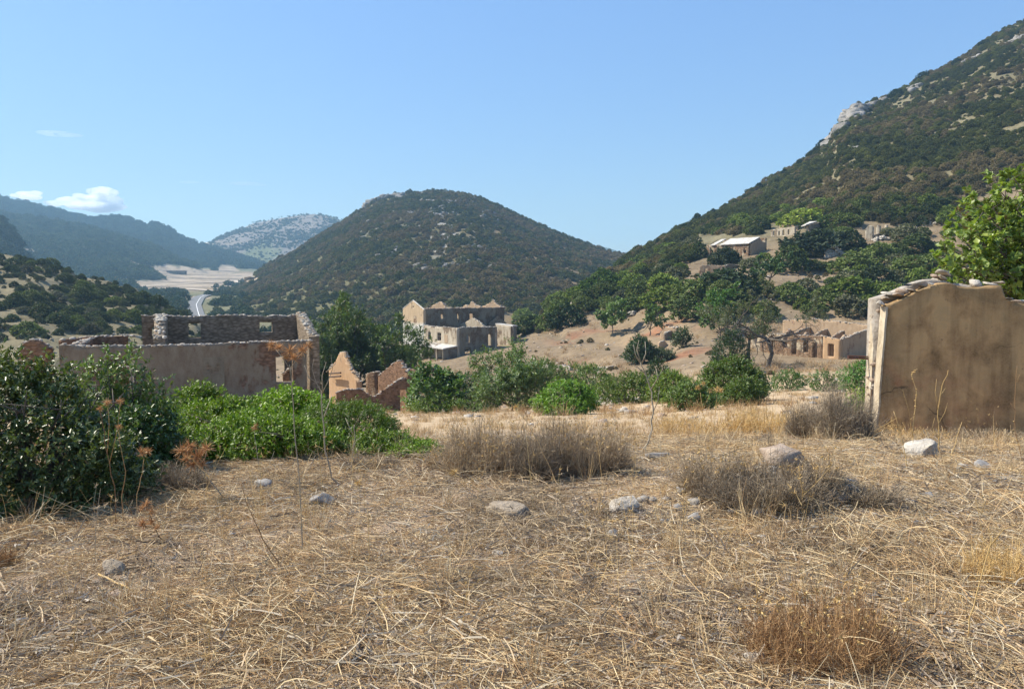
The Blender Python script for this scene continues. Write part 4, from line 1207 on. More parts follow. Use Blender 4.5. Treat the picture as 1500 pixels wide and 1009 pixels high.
def plaster_near():
    m, nt, out = new_mat('near_plaster'); k = NT(nt)
    geo = nt.nodes.new('ShaderNodeNewGeometry').outputs['Position']
    sep = nt.nodes.new('ShaderNodeSeparateXYZ'); k.l(geo, sep.inputs[0])
    big = k.noise(geo, 0.75, 4, 0.55, 0.6); mid = k.noise(geo, 2.4, 6, 0.62, 0.3); fine = k.noise(geo, 38, 6, 0.7); pit = k.noise(geo, 11, 5, 0.7)
    c = k.ramp(mid, [(0.32, (0.23, 0.14, 0.06)), (0.44, (0.41, 0.25, 0.11)), (0.56, (0.56, 0.355, 0.16)), (0.70, (0.47, 0.32, 0.15))])
    c = k.mix(k.ramp(big, [(0.44, (0, 0, 0)), (0.6, (0.75, 0.75, 0.75))]), c, (0.25, 0.175, 0.085))
    red = k.ramp(k.math('ADD', k.math('MULTIPLY', k.noise(geo, 1.4, 4, 0.6), 0.7), k.math('MULTIPLY', mid, 0.3)), [(0.5, (0, 0, 0)), (0.62, (1, 1, 1))])
    mr = nt.nodes.new('ShaderNodeMapRange'); mr.inputs[1].default_value = -0.9; mr.inputs[2].default_value = -2.0; k.l(sep.outputs[2], mr.inputs[0])
    mrx = nt.nodes.new('ShaderNodeMapRange'); mrx.inputs[1].default_value = 8.6; mrx.inputs[2].default_value = 7.2; k.l(sep.outputs[0], mrx.inputs[0])
    c = k.mix(k.math('MULTIPLY', k.math('MULTIPLY', red, mr.outputs[0]), mrx.outputs[0]), c, (0.34, 0.125, 0.06))
    # vertical rain streaks from the top edge
    mp = nt.nodes.new('ShaderNodeMapping'); mp.inputs['Scale'].default_value = (1, 1, 0.12); k.l(geo, mp.inputs[0])
    st = k.ramp(k.noise(mp.outputs[0], 5.5, 4, 0.6), [(0.42, (1, 1, 1)), (0.66, (0.62, 0.60, 0.58))])
    c = k.mix(1.0, c, st, 'MULTIPLY')
    # crumbs where the skim coat chipped
    ch = k.ramp(pit, [(0.66, (0, 0, 0)), (0.69, (1, 1, 1))])
    c = k.mix(k.math('MULTIPLY', ch, 0.6), c, (0.10, 0.075, 0.055))
    c = k.mix(k.ramp(fine, [(0.35, (0, 0, 0)), (0.8, (0.5, 0.5, 0.5))]), c, (0.48, 0.35, 0.21))
    # hairline cracks
    vo = nt.nodes.new('ShaderNodeTexVoronoi'); vo.feature = 'DISTANCE_TO_EDGE'; vo.inputs['Scale'].default_value = 0.8
    mw_ = nt.nodes.new('ShaderNodeMix'); mw_.data_type = 'RGBA'; mw_.inputs[0].default_value = 0.25
    nw = nt.nodes.new('ShaderNodeTexNoise'); nw.inputs['Scale'].default_value = 3.0; nw.inputs['Detail'].default_value = 5; k.l(geo, nw.inputs['Vector'])
    k.l(geo, mw_.inputs[6]); k.l(nw.outputs['Color'], mw_.inputs[7]); k.l(mw_.outputs[2], vo.inputs['Vector'])
    crk = k.math('MULTIPLY', k.ramp(vo.outputs['Distance'], [(0.0, (1, 1, 1)), (0.008, (0, 0, 0))]), k.ramp(big, [(0.45, (0, 0, 0)), (0.55, (1, 1, 1))]))
    c = k.mix(k.math('MULTIPLY', crk, 0.8), c, (0.06, 0.04, 0.03))
    p = nt.nodes.new('ShaderNodeBsdfPrincipled'); p.inputs['Roughness'].default_value = 0.9; p.inputs['Specular IOR Level'].default_value = 0.15
    k.l(c, p.inputs['Base Color'])
    h_ = k.math('SUBTRACT', k.math('ADD', k.math('MULTIPLY', fine, 0.25), k.math('MULTIPLY', mid, 1.0)), k.math('MULTIPLY', ch, 0.5))
    k.l(k.bump(h_, 0.55, 0.03), p.inputs['Normal']); k.l(p.outputs[0], out.inputs[0])
    return m


M['near_plaster'] = plaster_near()
M['edge_plaster'] = solid_mat('edge_plaster', [(0.3, (0.20, 0.15, 0.10)), (0.47, (0.44, 0.36, 0.25)), (0.65, (0.60, 0.52, 0.39))], 6, 0.9, 0.6, 0.02, stretch=(1, 1, 0.4))
me.materials.append(M['near_plaster'])
# the wall leans: shift its left edge with height
nv = len(me.vertices); co = np.zeros(nv * 3, np.float32); me.vertices.foreach_get('co', co); co = co.reshape(-1, 3)
s_ = (co[:, 0] - pw0.x); wgt = np.clip(1 - s_ / 1.5, 0, 1)
co[:, 0] += wgt * 0.045 * (co[:, 2] + 2.65)
me.vertices.foreach_set('co', co.ravel())
child(FW, me, 'plaster_face')
# pale jamb strip and broken masonry edge at the left end
edge_x = lambda z: pw0.x + 0.045 * (z + 2.65)
for (dx0, wx, y0, y1, zt0, nm, mt) in ((-0.015, 0.035, YW - 0.012, YW + 0.20, zw(1293, 449), 'jamb_plaster', 'edge_plaster'), (-0.03, 0.04, YW + 0.30, YW + 0.50, zw(1290, 452), 'jamb_plaster', 'edge_plaster')):
    zs = np.linspace(-3.2, zt0, 34); mb = MB(); vs = []
    for z in zs:
        j = 0.012 * float(fbm(np.array([z * 6]), np.array([dx0 * 90]), 3, 5)); x = edge_x(z) + dx0 + j
        vs += [(x, y0, z), (x + wx, y0 + .004, z), (x + wx, y1, z), (x, y1, z)]
    fs = []
    for i in range(len(zs) - 1):
        for k in range(4):
            a = i * 4 + k; b = i * 4 + (k + 1) % 4; fs.append((a, b, b + 4, a + 4))
    fs += [(3, 2, 1, 0), tuple((len(zs) - 1) * 4 + k for k in range(4))]
    mb.add(vs, fs); child(FW, mb, nm, M[mt])
# rubble core behind the face, higher towards the back
me2, inf2 = wall_mesh('rubble_core', (pw0.x + 0.04, YW + 0.31), (pe.x, pe.y + 0.36), 0.36,
                      [(0, zw(1289, 438)), (sw(1320, 425), zw(1320, 424) - .02), (sw(1350, 415), zw(1350, 412) - .05), (sw(1378, 405), zw(1378, 404) - .06), (sw(1400, 418), zw(1400, 416)), (sw(1468, 420), zw(1468, 420)),
                       (sw(1480, 440), zw(1480, 440)), (LW, zw(1640, 470))], -3.3, [], M['rubble'], cell=0.14, rough=0.05, seed=5)
child(FW, me2, 'rubble_core')
rs = np.random.default_rng(11)
# stones laid along the broken top: each its own part
tops = [(1290, 444), (1299, 437), (1309, 441), (1317, 432), (1304, 430), (1327, 436), (1335, 425), (1341, 431), (1350, 421), (1346, 414), (1356, 426), (1361, 412), (1366, 417), (1371, 405), (1376, 411), (1381, 399), (1379, 407),
        (1295, 448), (1312, 446), (1325, 442), (1333, 436), (1353, 419), (1384, 403), (1420, 420), (1430, 416), (1452, 416), (1463, 414), (1478, 438), (1488, 441), (1498, 443), (1512, 447), (1407, 420),
        (1292, 438), (1321, 427), (1330, 429), (1344, 421)]
for i, (px, py) in enumerate(tops):
    Ys = YW + (0.10 if i % 3 == 0 else 0.28 if i % 3 == 1 else 0.42)
    p = P(px, py, Ys); w = rs.uniform(.14, .34)
    sz = (w * .9, rs.uniform(.15, .26), rs.uniform(.05, .095))
    if (px, py) == (1430, 416): sz = (.26, .22, .15)
    o = rock_obj('stone', p, sz, M[('rock_pale', 'rock', 'rock_grey', 'rock_pink', 'rock_pale')[i % 5]], 300 + i, rs.uniform(-.4, .4), rs.uniform(-.35, .05), FW, ICO2)
# chips in the broken left edge
for i in range(26):
    z = rs.uniform(-2.9, -0.35); p = Vector((edge_x(z) + rs.uniform(-.01, .03), YW + rs.uniform(.27, .5), z))
    rock_obj('stone', p, (rs.uniform(.06, .13), .16, rs.uniform(.05, .1)), M['rock_pink' if i % 2 else 'rubble'], 400 + i, rs.uniform(0, 3), 0, FW, ICO1)
mb = MB(); mb.tube([P(1242, 524, YW + .45), P(1290, 526, YW + .5)], .017, 8); mb.tube([P(1242, 521.3, YW + .45), P(1290, 523, YW + .5)], .012, 8)
child(FW, mb, 'iron_bar', M['rust'])
mb = MB(); mb.tube([P(1282.6, 470, YW + .3), P(1281.5, 530, YW + .3)], .012, 6)
child(FW, mb, 'iron_strap', M['rust'])


# ================================================================== roads and tracks
def drape(name, label, pts, width, mat, lift=0.15, kind='structure', Ys=None):
    P3 = [hit(a, b) for a, b in pts] if Ys is None else [GP(a, y) for (a, b), y in zip(pts, Ys)]
    dense = []
    for i in range(len(P3) - 1):
        n = max(2, int((P3[i + 1] - P3[i]).length / max(width * 0.7, 2)))
        n = min(n, 80)
        dense += [P3[i].lerp(P3[i + 1], k / n) for k in range(n)]
    dense.append(P3[-1])
    V, Q = [], []
    for i, p in enumerate(dense):
        d = dense[min(i + 1, len(dense) - 1)] - dense[max(i - 1, 0)]; d.z = 0; d.normalize(); n = Vector((-d.y, d.x, 0))
        wd = width if not callable(width) else width(i / len(dense))
        for s in (-.5, 0, .5):
            q = p + n * (s * wd); V.append((q.x, q.y, gz(q.x, q.y) + lift))
    for i in range(len(dense) - 1):
        for k in range(2):
            a = i * 3 + k; Q.append((a, a + 1, a + 4, a + 3))
    V = np.array(V); V[:, 2] = np.maximum(V[:, 2], np.repeat(V.reshape(-1, 3, 3)[:, :, 2].max(1) - 0.6, 3))
    return tag(mobj(name, np_mesh(name, V, np.array(Q), mat)), label, kind=kind)


RY = [330, 380, 440, 520, 610, 660, 700]
drape('road', 'pale asphalt road coming up the valley behind the left building', [(298, 0), (293, 0), (287, 0), (284, 0), (291, 0), (300, 0), (308, 0)], 9, M['asphalt'], 0.7, Ys=RY)
drape('road_edge_line', 'white edge line on the valley road', [(302.5, 0), (297, 0), (291, 0), (287.5, 0), (294, 0), (302, 0)], 0.4, M['paint'], 0.95, Ys=RY[:6])
drape('road', 'pale upper road crossing the far valley floor', [(220, 0), (238, 0), (256, 0), (275, 0), (314, 0)], 9, M['dirt_track'], 0.8, Ys=[760, 800, 850, 850, 800])
drape('dirt_track', 'pale dirt track climbing to the far pass', [(300, 359), (306, 366), (322, 372), (345, 376), (365, 381), (386, 386)], 11, M['dirt_track'], 1.6)
drape('dirt_track', 'thin track contouring the far slope to the pass', [(302, 363), (285, 366), (268, 368), (240, 371)], 5, M['dirt_track'], 1.2)
drape('dirt_track', 'faint track crossing the tan fields below the farm building', [(212, 420), (240, 418), (275, 416), (310, 414), (345, 412), (372, 409)], 6, M['dirt_track'], 1.0)
FH = empty('farmhouse', hit(259, 402), 'tiny flat farm building on the far tan field', 'farmhouse')
p = hit(259, 402)
mb = MB(); mb.box(p + Vector((0, 0, 2)), (26, 0, 0), (0, 9, 0), (0, 0, 5)); child(FH, mb, 'wall', M['shaded_grey'])
mb = MB(); mb.box(p + Vector((0, 0, 4.8)), (28, 0, 0), (0, 11, 0), (0, 0, .6)); child(FH, mb, 'roof', M['cream'])


# ================================================================== vegetation
def norm(a): return a / np.maximum(np.linalg.norm(a, axis=-1, keepdims=True), 1e-9)


def leaf_mesh(name, C, A, Nn, L, W, mat, lv, fold=0.18):
    """Leaves: centre C, long axis A, normal N, length L, width W (arrays). Six vertices each, folded along the midrib."""
    A = norm(A); B = norm(np.cross(Nn, A)); Nn = np.cross(A, B)
    L = np.asarray(L)[:, None]; W = np.asarray(W)[:, None]
    v0 = C - A * L * .5
    v1 = C - A * L * .08 + B * W * .5 + Nn * W * fold
    v2 = C + A * L * .5 - Nn * L * .08
    v3 = C - A * L * .08 - B * W * .5 + Nn * W * fold
    V = np.stack([v0, v1, v2, v3], 1).reshape(-1, 3)
    n = len(C); i = np.arange(n) * 4
    Q = np.stack([np.stack([i, i + 2, i + 1], 1), np.stack([i, i + 3, i + 2], 1)], 1).reshape(-1, 3)
    return np_mesh(name, V, Q[:, [0, 2, 1]], mat, face_attr=np.repeat(lv, 2))


def blob_points(rs, lobes, n, inner=0.35, zmin=-0.95):
    """Points near the shell of a union of ellipsoid lobes, with outward directions."""
    c = np.array([l[0] for l in lobes], float); r = np.array([l[1] for l in lobes], float)
    w = (r[:, 0] * r[:, 1] + r[:, 1] * r[:, 2] + r[:, 0] * r[:, 2]); w /= w.sum()
    outP, outD = [], []; got = 0
    while got < n:
        m = n * 2
        k = rs.choice(len(lobes), m, p=w)
        d = norm(rs.normal(size=(m, 3))); d[:, 2] = np.where(d[:, 2] < zmin, -d[:, 2], d[:, 2])
        rad = 1 - inner * rs.random(m) ** 1.6
        wob = 1 + 0.22 * fbm(d[:, 0] * 2.3 + k * 7.1, d[:, 1] * 2.3 + d[:, 2] * 2.9, 3, 5)
        p = c[k] + d * r[k] * (rad * wob)[:, None]
        q = np.ones(m, bool)
        for j in range(len(lobes)):
            e = (((p - c[j]) / r[j]) ** 2).sum(1)
            q &= ~((e < 0.5) & (k != j))
        outP.append(p[q]); outD.append(norm(d[q] / r[k[q]])); got += int(q.sum())
    return np.concatenate(outP)[:n], np.concatenate(outD)[:n]


def sprigs(rs, P0, D0, k, length, leafL, leafW, up=0.4, spread=0.8, jitter=0.5):
    """k leaves along each sprig starting at P0 heading D0."""
    n = len(P0)
    ax = norm(D0 + np.array([0, 0, up]) + rs.normal(size=(n, 3)) * jitter)
    t = rs.random((n, k)) ** 0.7
    C = P0[:, None, :] + ax[:, None, :] * (t * length * rs.uniform(.6, 1.3, (n, 1)))[..., None]
    lat = norm(rs.normal(size=(n, k, 3)))
    A = norm(ax[:, None, :] * 0.7 + lat * spread)
    C = C + A * (leafL * .5)
    Nn = norm(np.cross(np.cross(A, norm(ax[:, None, :] + np.array([0, 0, .8]) + 0.35 * rs.normal(size=(n, k, 3)))), A))
    sc = rs.uniform(.65, 1.25, (n, k)); sc2 = np.repeat(rs.random((n, 1)), k, 1) * .6 + rs.random((n, k)) * .4
    return C.reshape(-1, 3), A.reshape(-1, 3), Nn.reshape(-1, 3), (sc * leafL).ravel(), (sc * leafW).ravel(), sc2.ravel()


def rand_lobes(rs, w, d, h, n=7):
    """Lobes of a bush that stands on z = 0 and carries leaves down to the ground."""
    L = [((0, 0, h * .30), (w * .37, d * .37, h * .60))]
    for i in range(n):
        a = 6.283 * (i + rs.uniform(-.3, .3)) / n; q = rs.uniform(.35, .72)
        rr = rs.uniform(.19, .30)
        zz = rs.uniform(.10, .62) * h * (1.05 - .45 * q)
        L.append(((math.cos(a) * q * w * .5, math.sin(a) * q * d * .5, zz), (w * rr, d * rr, h * rs.uniform(.26, .38))))
    for i in range(3):
        L.append(((rs.normal() * .12 * w, rs.normal() * .12 * d, h * rs.uniform(.55, .72)), (w * .2, d * .2, h * .26)))
    return L


def bush_mesh(name, seed, w, d, h, nspr, k, spr_len, leafL, leafW, mat, lobes=None, n_lobes=7, up=.4, jitter=.5, inner=.35):
    rs = np.random.default_rng(seed)
    lb = lobes or rand_lobes(rs, w, d, h, n_lobes)
    p, dd = blob_points(rs, lb, nspr, inner)
    keep = p[:, 2] > 0.0
    p, dd = p[keep], dd[keep]
    dd[:, 2] = np.abs(dd[:, 2]) * .6
    return leaf_mesh(name, *sprigs(rs, p, dd, k, spr_len, leafL, leafW, up, .8, jitter)[:5], mat, sprigs_lv(rs, len(p), k))


def sprigs_lv(rs, n, k): return (np.repeat(rs.random((n, 1)), k, 1) * .55 + rs.random((n, k)) * .45).ravel()


def stems_mesh(name, seed, w, h, n=7, r=0.02, mat=None, base=(0, 0, 0)):
    rs = np.random.default_rng(seed); mb = MB()
    for i in range(n):
        a = rs.uniform(0, 6.28); q = rs.uniform(.1, .38) * w; x, y = math.cos(a) * q, math.sin(a) * q
        b = Vector(base)
        p = [b + Vector((x * .12, y * .12, -.05 * h)), b + Vector((x * .45, y * .45, h * .3)), b + Vector((x * .8 + rs.normal() * .03 * w, y * .8, h * .58)), b + Vector((x * 1.1, y * 1.1, h * .82))]
        mb.tube(p, [r, r * .8, r * .5, r * .2], 5)
        for _ in range(3):
            t = rs.uniform(.3, .9); s = p[1].lerp(p[3], t)
            mb.tube([s, s + Vector((rs.normal() * .1 * w, rs.normal() * .1 * w, rs.uniform(.02, .2) * h))], [r * .4, r * .12], 4)
    return mb.mesh(name, mat or M['bark'], True)


def add_bush(name, label, cat, px, Y, wpx, py_top, color, seed, leafpx, nspr, k=9, depth=None, mat='leaf', lobes=None, py_base=None, group=None, up=.4, n_lobes=7, jitter=.5, stems=8, aspect=.45, inner=.35):
    """Bush at column px and distance Y; sizes in photo pixels."""
    g = GP(px, Y)
    if py_base is not None: g.z = min(g.z, t_of(py_base) * Y)
    w = wpx / F * Y; h = t_of(py_top) * Y - g.z; d = depth or w * .8
    lf = leafpx / F * Y
    e = empty(name, g, label, cat, group)
    me = bush_mesh('foliage', seed, w, d, h, nspr, k, lf * 3.0, lf, lf * aspect, M[mat], lobes, n_lobes, up, jitter, inner)
    f = mobj('foliage', me, e, None, color)
    s = mobj('branches', stems_mesh('branches', seed + 1, w, h, stems, max(.006, w * .012)), e)
    return e


# ---- tree skeleton
def skeleton(rs, base, height, spread, n_main=5, trunk_h=.3, r0=.2, levels=3, flat=0.0, lean=(0, 0)):
    """Branch polylines (points, radii, level) and tip points."""
    out, tips = [], []
    base = np.array(base, float)
    fork = base + np.array([lean[0], lean[1], trunk_h * height])
    mid = (base + fork) / 2 + rs.normal(size=3) * .04 * height * np.array([1, 1, 0])
    out.append(([base - [0, 0, .3], base + [0, 0, .02], mid, fork], [r0 * 1.35, r0 * 1.1, r0 * .9, r0 * .8], 0))

    def grow(p, d, L, r, lv):
        pts = [p]; n = 3
        dd = d
        for i in range(n):
            dd = norm(dd + rs.normal(size=3) * .22 + np.array([0, 0, (.12 - flat * .22)]))
            p = p + dd * L / n; pts.append(p)
        out.append((pts, list(np.linspace(r, r * .45, n + 1)), lv))
        tips.append((pts[-1], dd)); tips.append((pts[-2], dd))
        if lv < levels:
            for q in range(rs.integers(3, 5)):
                j = rs.integers(1, n + 1)
                side = norm(np.cross(dd, rs.normal(size=3)))
                nd = norm(dd * .7 + side * .8 + np.array([0, 0, .15 - flat * .2]))
                grow(pts[j], nd, L * rs.uniform(.5, .75), r * .5, lv + 1)
    for i in range(n_main):
        a = 6.283 * (i + rs.uniform(-.3, .3)) / n_main
        el = rs.uniform(.35, 1.1) * (1 - flat * .55)
        d = np.array([math.cos(a) * math.cos(el) * spread / height * 1.6, math.sin(a) * math.cos(el) * spread / height * 1.6, math.sin(el)])
        grow(fork, norm(d), height * (1 - trunk_h) * rs.uniform(.42, .62), r0 * .6, 1)
    return out, tips


def add_tree(name, label, cat, g, height, spread, color, seed, leafL, leafW, k=9, per_tip=2, mat='leaf', n_main=5, trunk_h=.3, r0=.2, levels=3, flat=0.0, lean=(0, 0), group=None, fit=None, cmin=0.0, spr=3.0, up=.3, thin=1.0, jit=.6):
    rs = np.random.default_rng(seed)
    e = empty(name, g, label, cat, group)
    sk, tips = skeleton(rs, (0, 0, 0), height, spread, n_main, trunk_h, r0, levels, flat, lean)
    T = np.array([t[0] for t in tips]); Dn = np.array([t[1] for t in tips])
    # rescale the crown to the asked spread and height
    ext = np.percentile(np.abs(T[:, :2] - np.array(lean)), 96); top = np.percentile(T[:, 2], 99)
    sx = spread * .5 / max(ext, .1); th = trunk_h * height; sz = (height - th) / max(top - th, .1)

    def fitp(p):
        p = np.array(p, float); w = np.clip((p[..., 2] - th * .7) / (height * .2), 0, 1)
        x = p[..., 0] * (1 + (sx - 1) * w); y = p[..., 1] * (1 + (sx - 1) * w)
        z = np.where(p[..., 2] > th, th + (p[..., 2] - th) * sz, p[..., 2])
        return np.stack([x, y, z], -1)
    T = fitp(T)
    kq = T[:, 2] > cmin * height; T = T[kq]; Dn = Dn[kq]
    mbt = MB(); mbb = MB()
    for pts, rad, lv in sk:
        q = fitp(np.array(pts)); (mbt if lv == 0 else mbb).tube([Vector(v) for v in q], [max(r, .012) for r in rad], 8 if lv == 0 else 5 if lv < 3 else 3)
    mobj('trunk', mbt.mesh('trunk', M['bark'], True), e)
    mobj('branches', mbb.mesh('branches', M['bark'], True), e)
    idx = np.repeat(np.arange(len(T)), per_tip)
    if thin < 1: idx = idx[rs.random(len(idx)) < thin]
    p0 = T[idx] + rs.normal(size=(len(idx), 3)) * height * .022
    C, A, Nn, L, W, _ = sprigs(rs, p0, Dn[idx], k, leafL * spr, leafL, leafW, up, .9, jit)
    mobj('crown', leaf_mesh('crown', C, A, Nn, L, W, M[mat], sprigs_lv(rs, len(idx), k)), e, None, color)
    return e


G_DARK = (0.085, 0.11, 0.038); G_MID = (0.075, 0.125, 0.035); G_BRIGHT = (0.105, 0.20, 0.03); G_YEL = (0.17, 0.25, 0.045); G_GREY = (0.095, 0.115, 0.065)
G_FIG = (0.12, 0.185, 0.05); G_BLUE = (0.055, 0.08, 0.05)

# ---- foreground left: glossy dark bush and the bright thicket behind the crest
Yl = 6.35
lob = [((-.1, 0, .42), (.60, .6, .52)), ((-.7, .1, .55), (.55, .55, .60)), ((.30, .05, .26), (.30, .42, .28)), ((.15, -.35, .30), (.55, .35, .38)), ((-.5, -.45, .35), (.6, .4, .42)),
       ((.10, .1, .72), (.08, .12, .42)), ((-.22, 0, .86), (.20, .2, .28)), ((-.62, 0, .95), (.3, .3, .24)), ((-1.1, 0, .95), (.4, .4, .34)), ((.34, 0, .5), (.07, .1, .26)), ((.62, -.2, .22), (.3, .3, .26)), ((-1.2, 0, .6), (.6, .6, .6)), ((-.9, -.55, .28), (.5, .35, .34)), ((0, -.35, .08), (.75, .42, .4)), ((-.8, -.3, .1), (.6, .5, .4)), ((.5, -.2, .06), (.36, .35, .28))]
add_bush('bush', 'big dark glossy bush with whitish glints at the left edge', 'bush', 60, Yl, 300, 545, (0.12, 0.155, 0.05), 11, 9.0, 6200, 10, mat='leaf_gloss', lobes=lob, up=.5, stems=16, aspect=.42)
lob = [((0, 0, .3), (.3, .25, .4)), ((.08, 0, .78), (.07, .08, .36)), ((-.25, 0, .6), (.14, .16, .4)), ((.28, 0, .5), (.12, .14, .3)), ((-.16, .05, .85), (.05, .05, .22)), ((-.46, 0, .5), (.08, .1, .4))]
add_bush('bush', 'loose upright shoots rising between the dark glossy bush and the doorway', 'bush', 185, 7.6, 120, 505, (0.15, 0.205, 0.065), 12, 7.5, 900, 9, mat='leaf_gloss', lobes=lob, up=.9, stems=10)
add_bush('bush', 'low sprawling glossy bush filling the gap beside the big dark bush', 'bush', 205, 7.3, 105, 600, (0.07, 0.12, 0.035), 13, 7.0, 1500, 9, depth=.9, mat='leaf_gloss')
bb_ = [('bush', 'rounded bright green bush against the grey wall', 292, 11.5, 96, 560, (0.16, 0.24, 0.022), 1700, 5.2, .9),
       ('bush', 'wide bright green thicket bush under the grey wall, left half', 330, 9.6, 190, 588, (0.15, 0.225, 0.02), 2900, 5.4, 1.2),
       ('bush', 'bright green thicket bush below the dried thistle heads', 425, 9.8, 180, 572, (0.15, 0.23, 0.02), 2900, 5.4, 1.2),
       ('bush', 'feathery deep green bush at the right end of the thicket', 512, 9.0, 150, 590, (0.10, 0.15, 0.024), 2700, 4.6, 1.1),
       ('bush', 'lower front bush of the thicket behind the dried thistles', 380, 8.3, 250, 612, (0.125, 0.19, 0.02), 2700, 5.4, .9),
       ('bush', 'shaded low bush at the foot of the thicket, left side', 262, 8.0, 130, 640, (0.115, 0.17, 0.022), 1500, 5.4, .8),
       ('bush', 'small loose green bush at the right foot of the thicket', 555, 8.4, 90, 640, (0.135, 0.19, 0.032), 900, 5.0, .7),
       ('bush', 'low bright green tuft bush left of the dry shrubs', 610, 8.2, 75, 660, (0.15, 0.22, 0.03), 700, 5.0, .5)]
for i, (nm, lb_, px, Y, wp, pt, col, ns, lp, dp) in enumerate(bb_):
    add_bush(nm, lb_, 'bush', px, Y, wp, pt, col, 20 + i, lp, ns, 10, depth=dp, group='green thicket bushes', up=.7 if i == 3 else .4, aspect=.30 if i == 3 else .45)

# ---- middle distance trees and bushes
g = GP(525, 100); add_tree('pine_tree', 'large dark loose evergreen tree behind the left building', 'tree', (g.x, 100, g.z), (t_of(428) * 100 - g.z) * .88, 15.5, (0.08, 0.115, 0.034), 41, .55, .14, k=12, per_tip=8, n_main=8, trunk_h=.16, r0=.32, levels=3, spr=1.5, jit=.8)
g = GP(478, 96); add_tree('pine_tree', 'smaller dark tree leaning over the right corner of the left building', 'tree', (g.x, 96, g.z), (t_of(452) * 96 - g.z) * .88, 9.5, (0.09, 0.13, 0.04), 42, .5, .13, k=11, per_tip=7, n_main=6, trunk_h=.15, r0=.22, levels=3, spr=1.5, jit=.8)
g = GP(570, 104); add_tree('pine_tree', 'low dark tree touching the left side of the mansion', 'tree', (g.x, 104, g.z), (t_of(466) * 104 - g.z) * .86, 10.0, (0.075, 0.11, 0.034), 43, .5, .13, k=11, per_tip=7, n_main=6, trunk_h=.1, r0=.22, levels=3, spr=1.5, jit=.8)
g = GP(1124, 98); add_tree('bare_tree', 'thin crowned grey tree with forked dark trunk before the row ruin', 'tree', (g.x, 98, g.z), t_of(424) * 98 - g.z, 14.5, (0.13, 0.14, 0.08), 44, .28, .08, k=10, per_tip=6, cmin=.58, n_main=6, trunk_h=.36, r0=.27, levels=4, flat=.75, spr=1.6, jit=.8)
g = GP(1097, 101); add_tree('tree', 'second trunk with sparse crown just left of the thin crowned tree', 'tree', (g.x, 101, g.z), t_of(452) * 101 - g.z, 6.5, (0.10, 0.12, 0.06), 45, .30, .09, k=9, per_tip=4, cmin=.5, n_main=4, trunk_h=.45, r0=.22, levels=3, flat=.4, spr=1.8)
g = GP(645, 62); add_tree('fig_tree', 'broad leaved fig beside the broken house door', 'tree', (g.x, 62, g.z), (t_of(536) * 62 - g.z) * .88, 4.0, (0.12, 0.20, 0.05), 46, .28, .20, k=9, per_tip=4, n_main=5, trunk_h=.1, r0=.09, levels=3)
g = GP(752, 58); add_tree('willow_tree', 'soft rounded mid green tree right of the mansion porch', 'tree', (g.x, 58, g.z), (t_of(506) * 58 - g.z) * .86, 4.8, (0.10, 0.145, 0.05), 47, .26, .08, k=11, per_tip=7, n_main=7, trunk_h=.1, r0=.09, levels=3)
hb = hit(1128, 421)
add_tree('small_tree', 'small dark tree with twin crooked trunks on the upper slope', 'tree', hb, 42 / F * hb.y * 1.05, 52 / F * hb.y, (0.065, 0.11, 0.035), 48, .55, .35, k=9, per_tip=7, n_main=5, trunk_h=.3, r0=.2, levels=2, spr=1.6)
for px, py, wp, hp, sd, lab in ((897, 488, 52, 46, 49, 'left spreading fig on the lip of the red bank'), (952, 492, 36, 40, 50, 'small round headed fig right of the red bank'), (1056, 492, 60, 66, 51, 'bright leafy fig behind the thin crowned tree')):
    hb = hit(px, py)
    add_tree('fig_tree', lab, 'tree', hb, hp / F * hb.y, wp / F * hb.y, (0.15, 0.22, 0.07) if sd != 51 else (0.12, 0.22, 0.05), sd, .42, .30, k=9, per_tip=5 if sd == 50 else 5, n_main=5, trunk_h=.22 if sd != 51 else .05, r0=.12, levels=3 if sd != 50 else 2, spr=1.6)

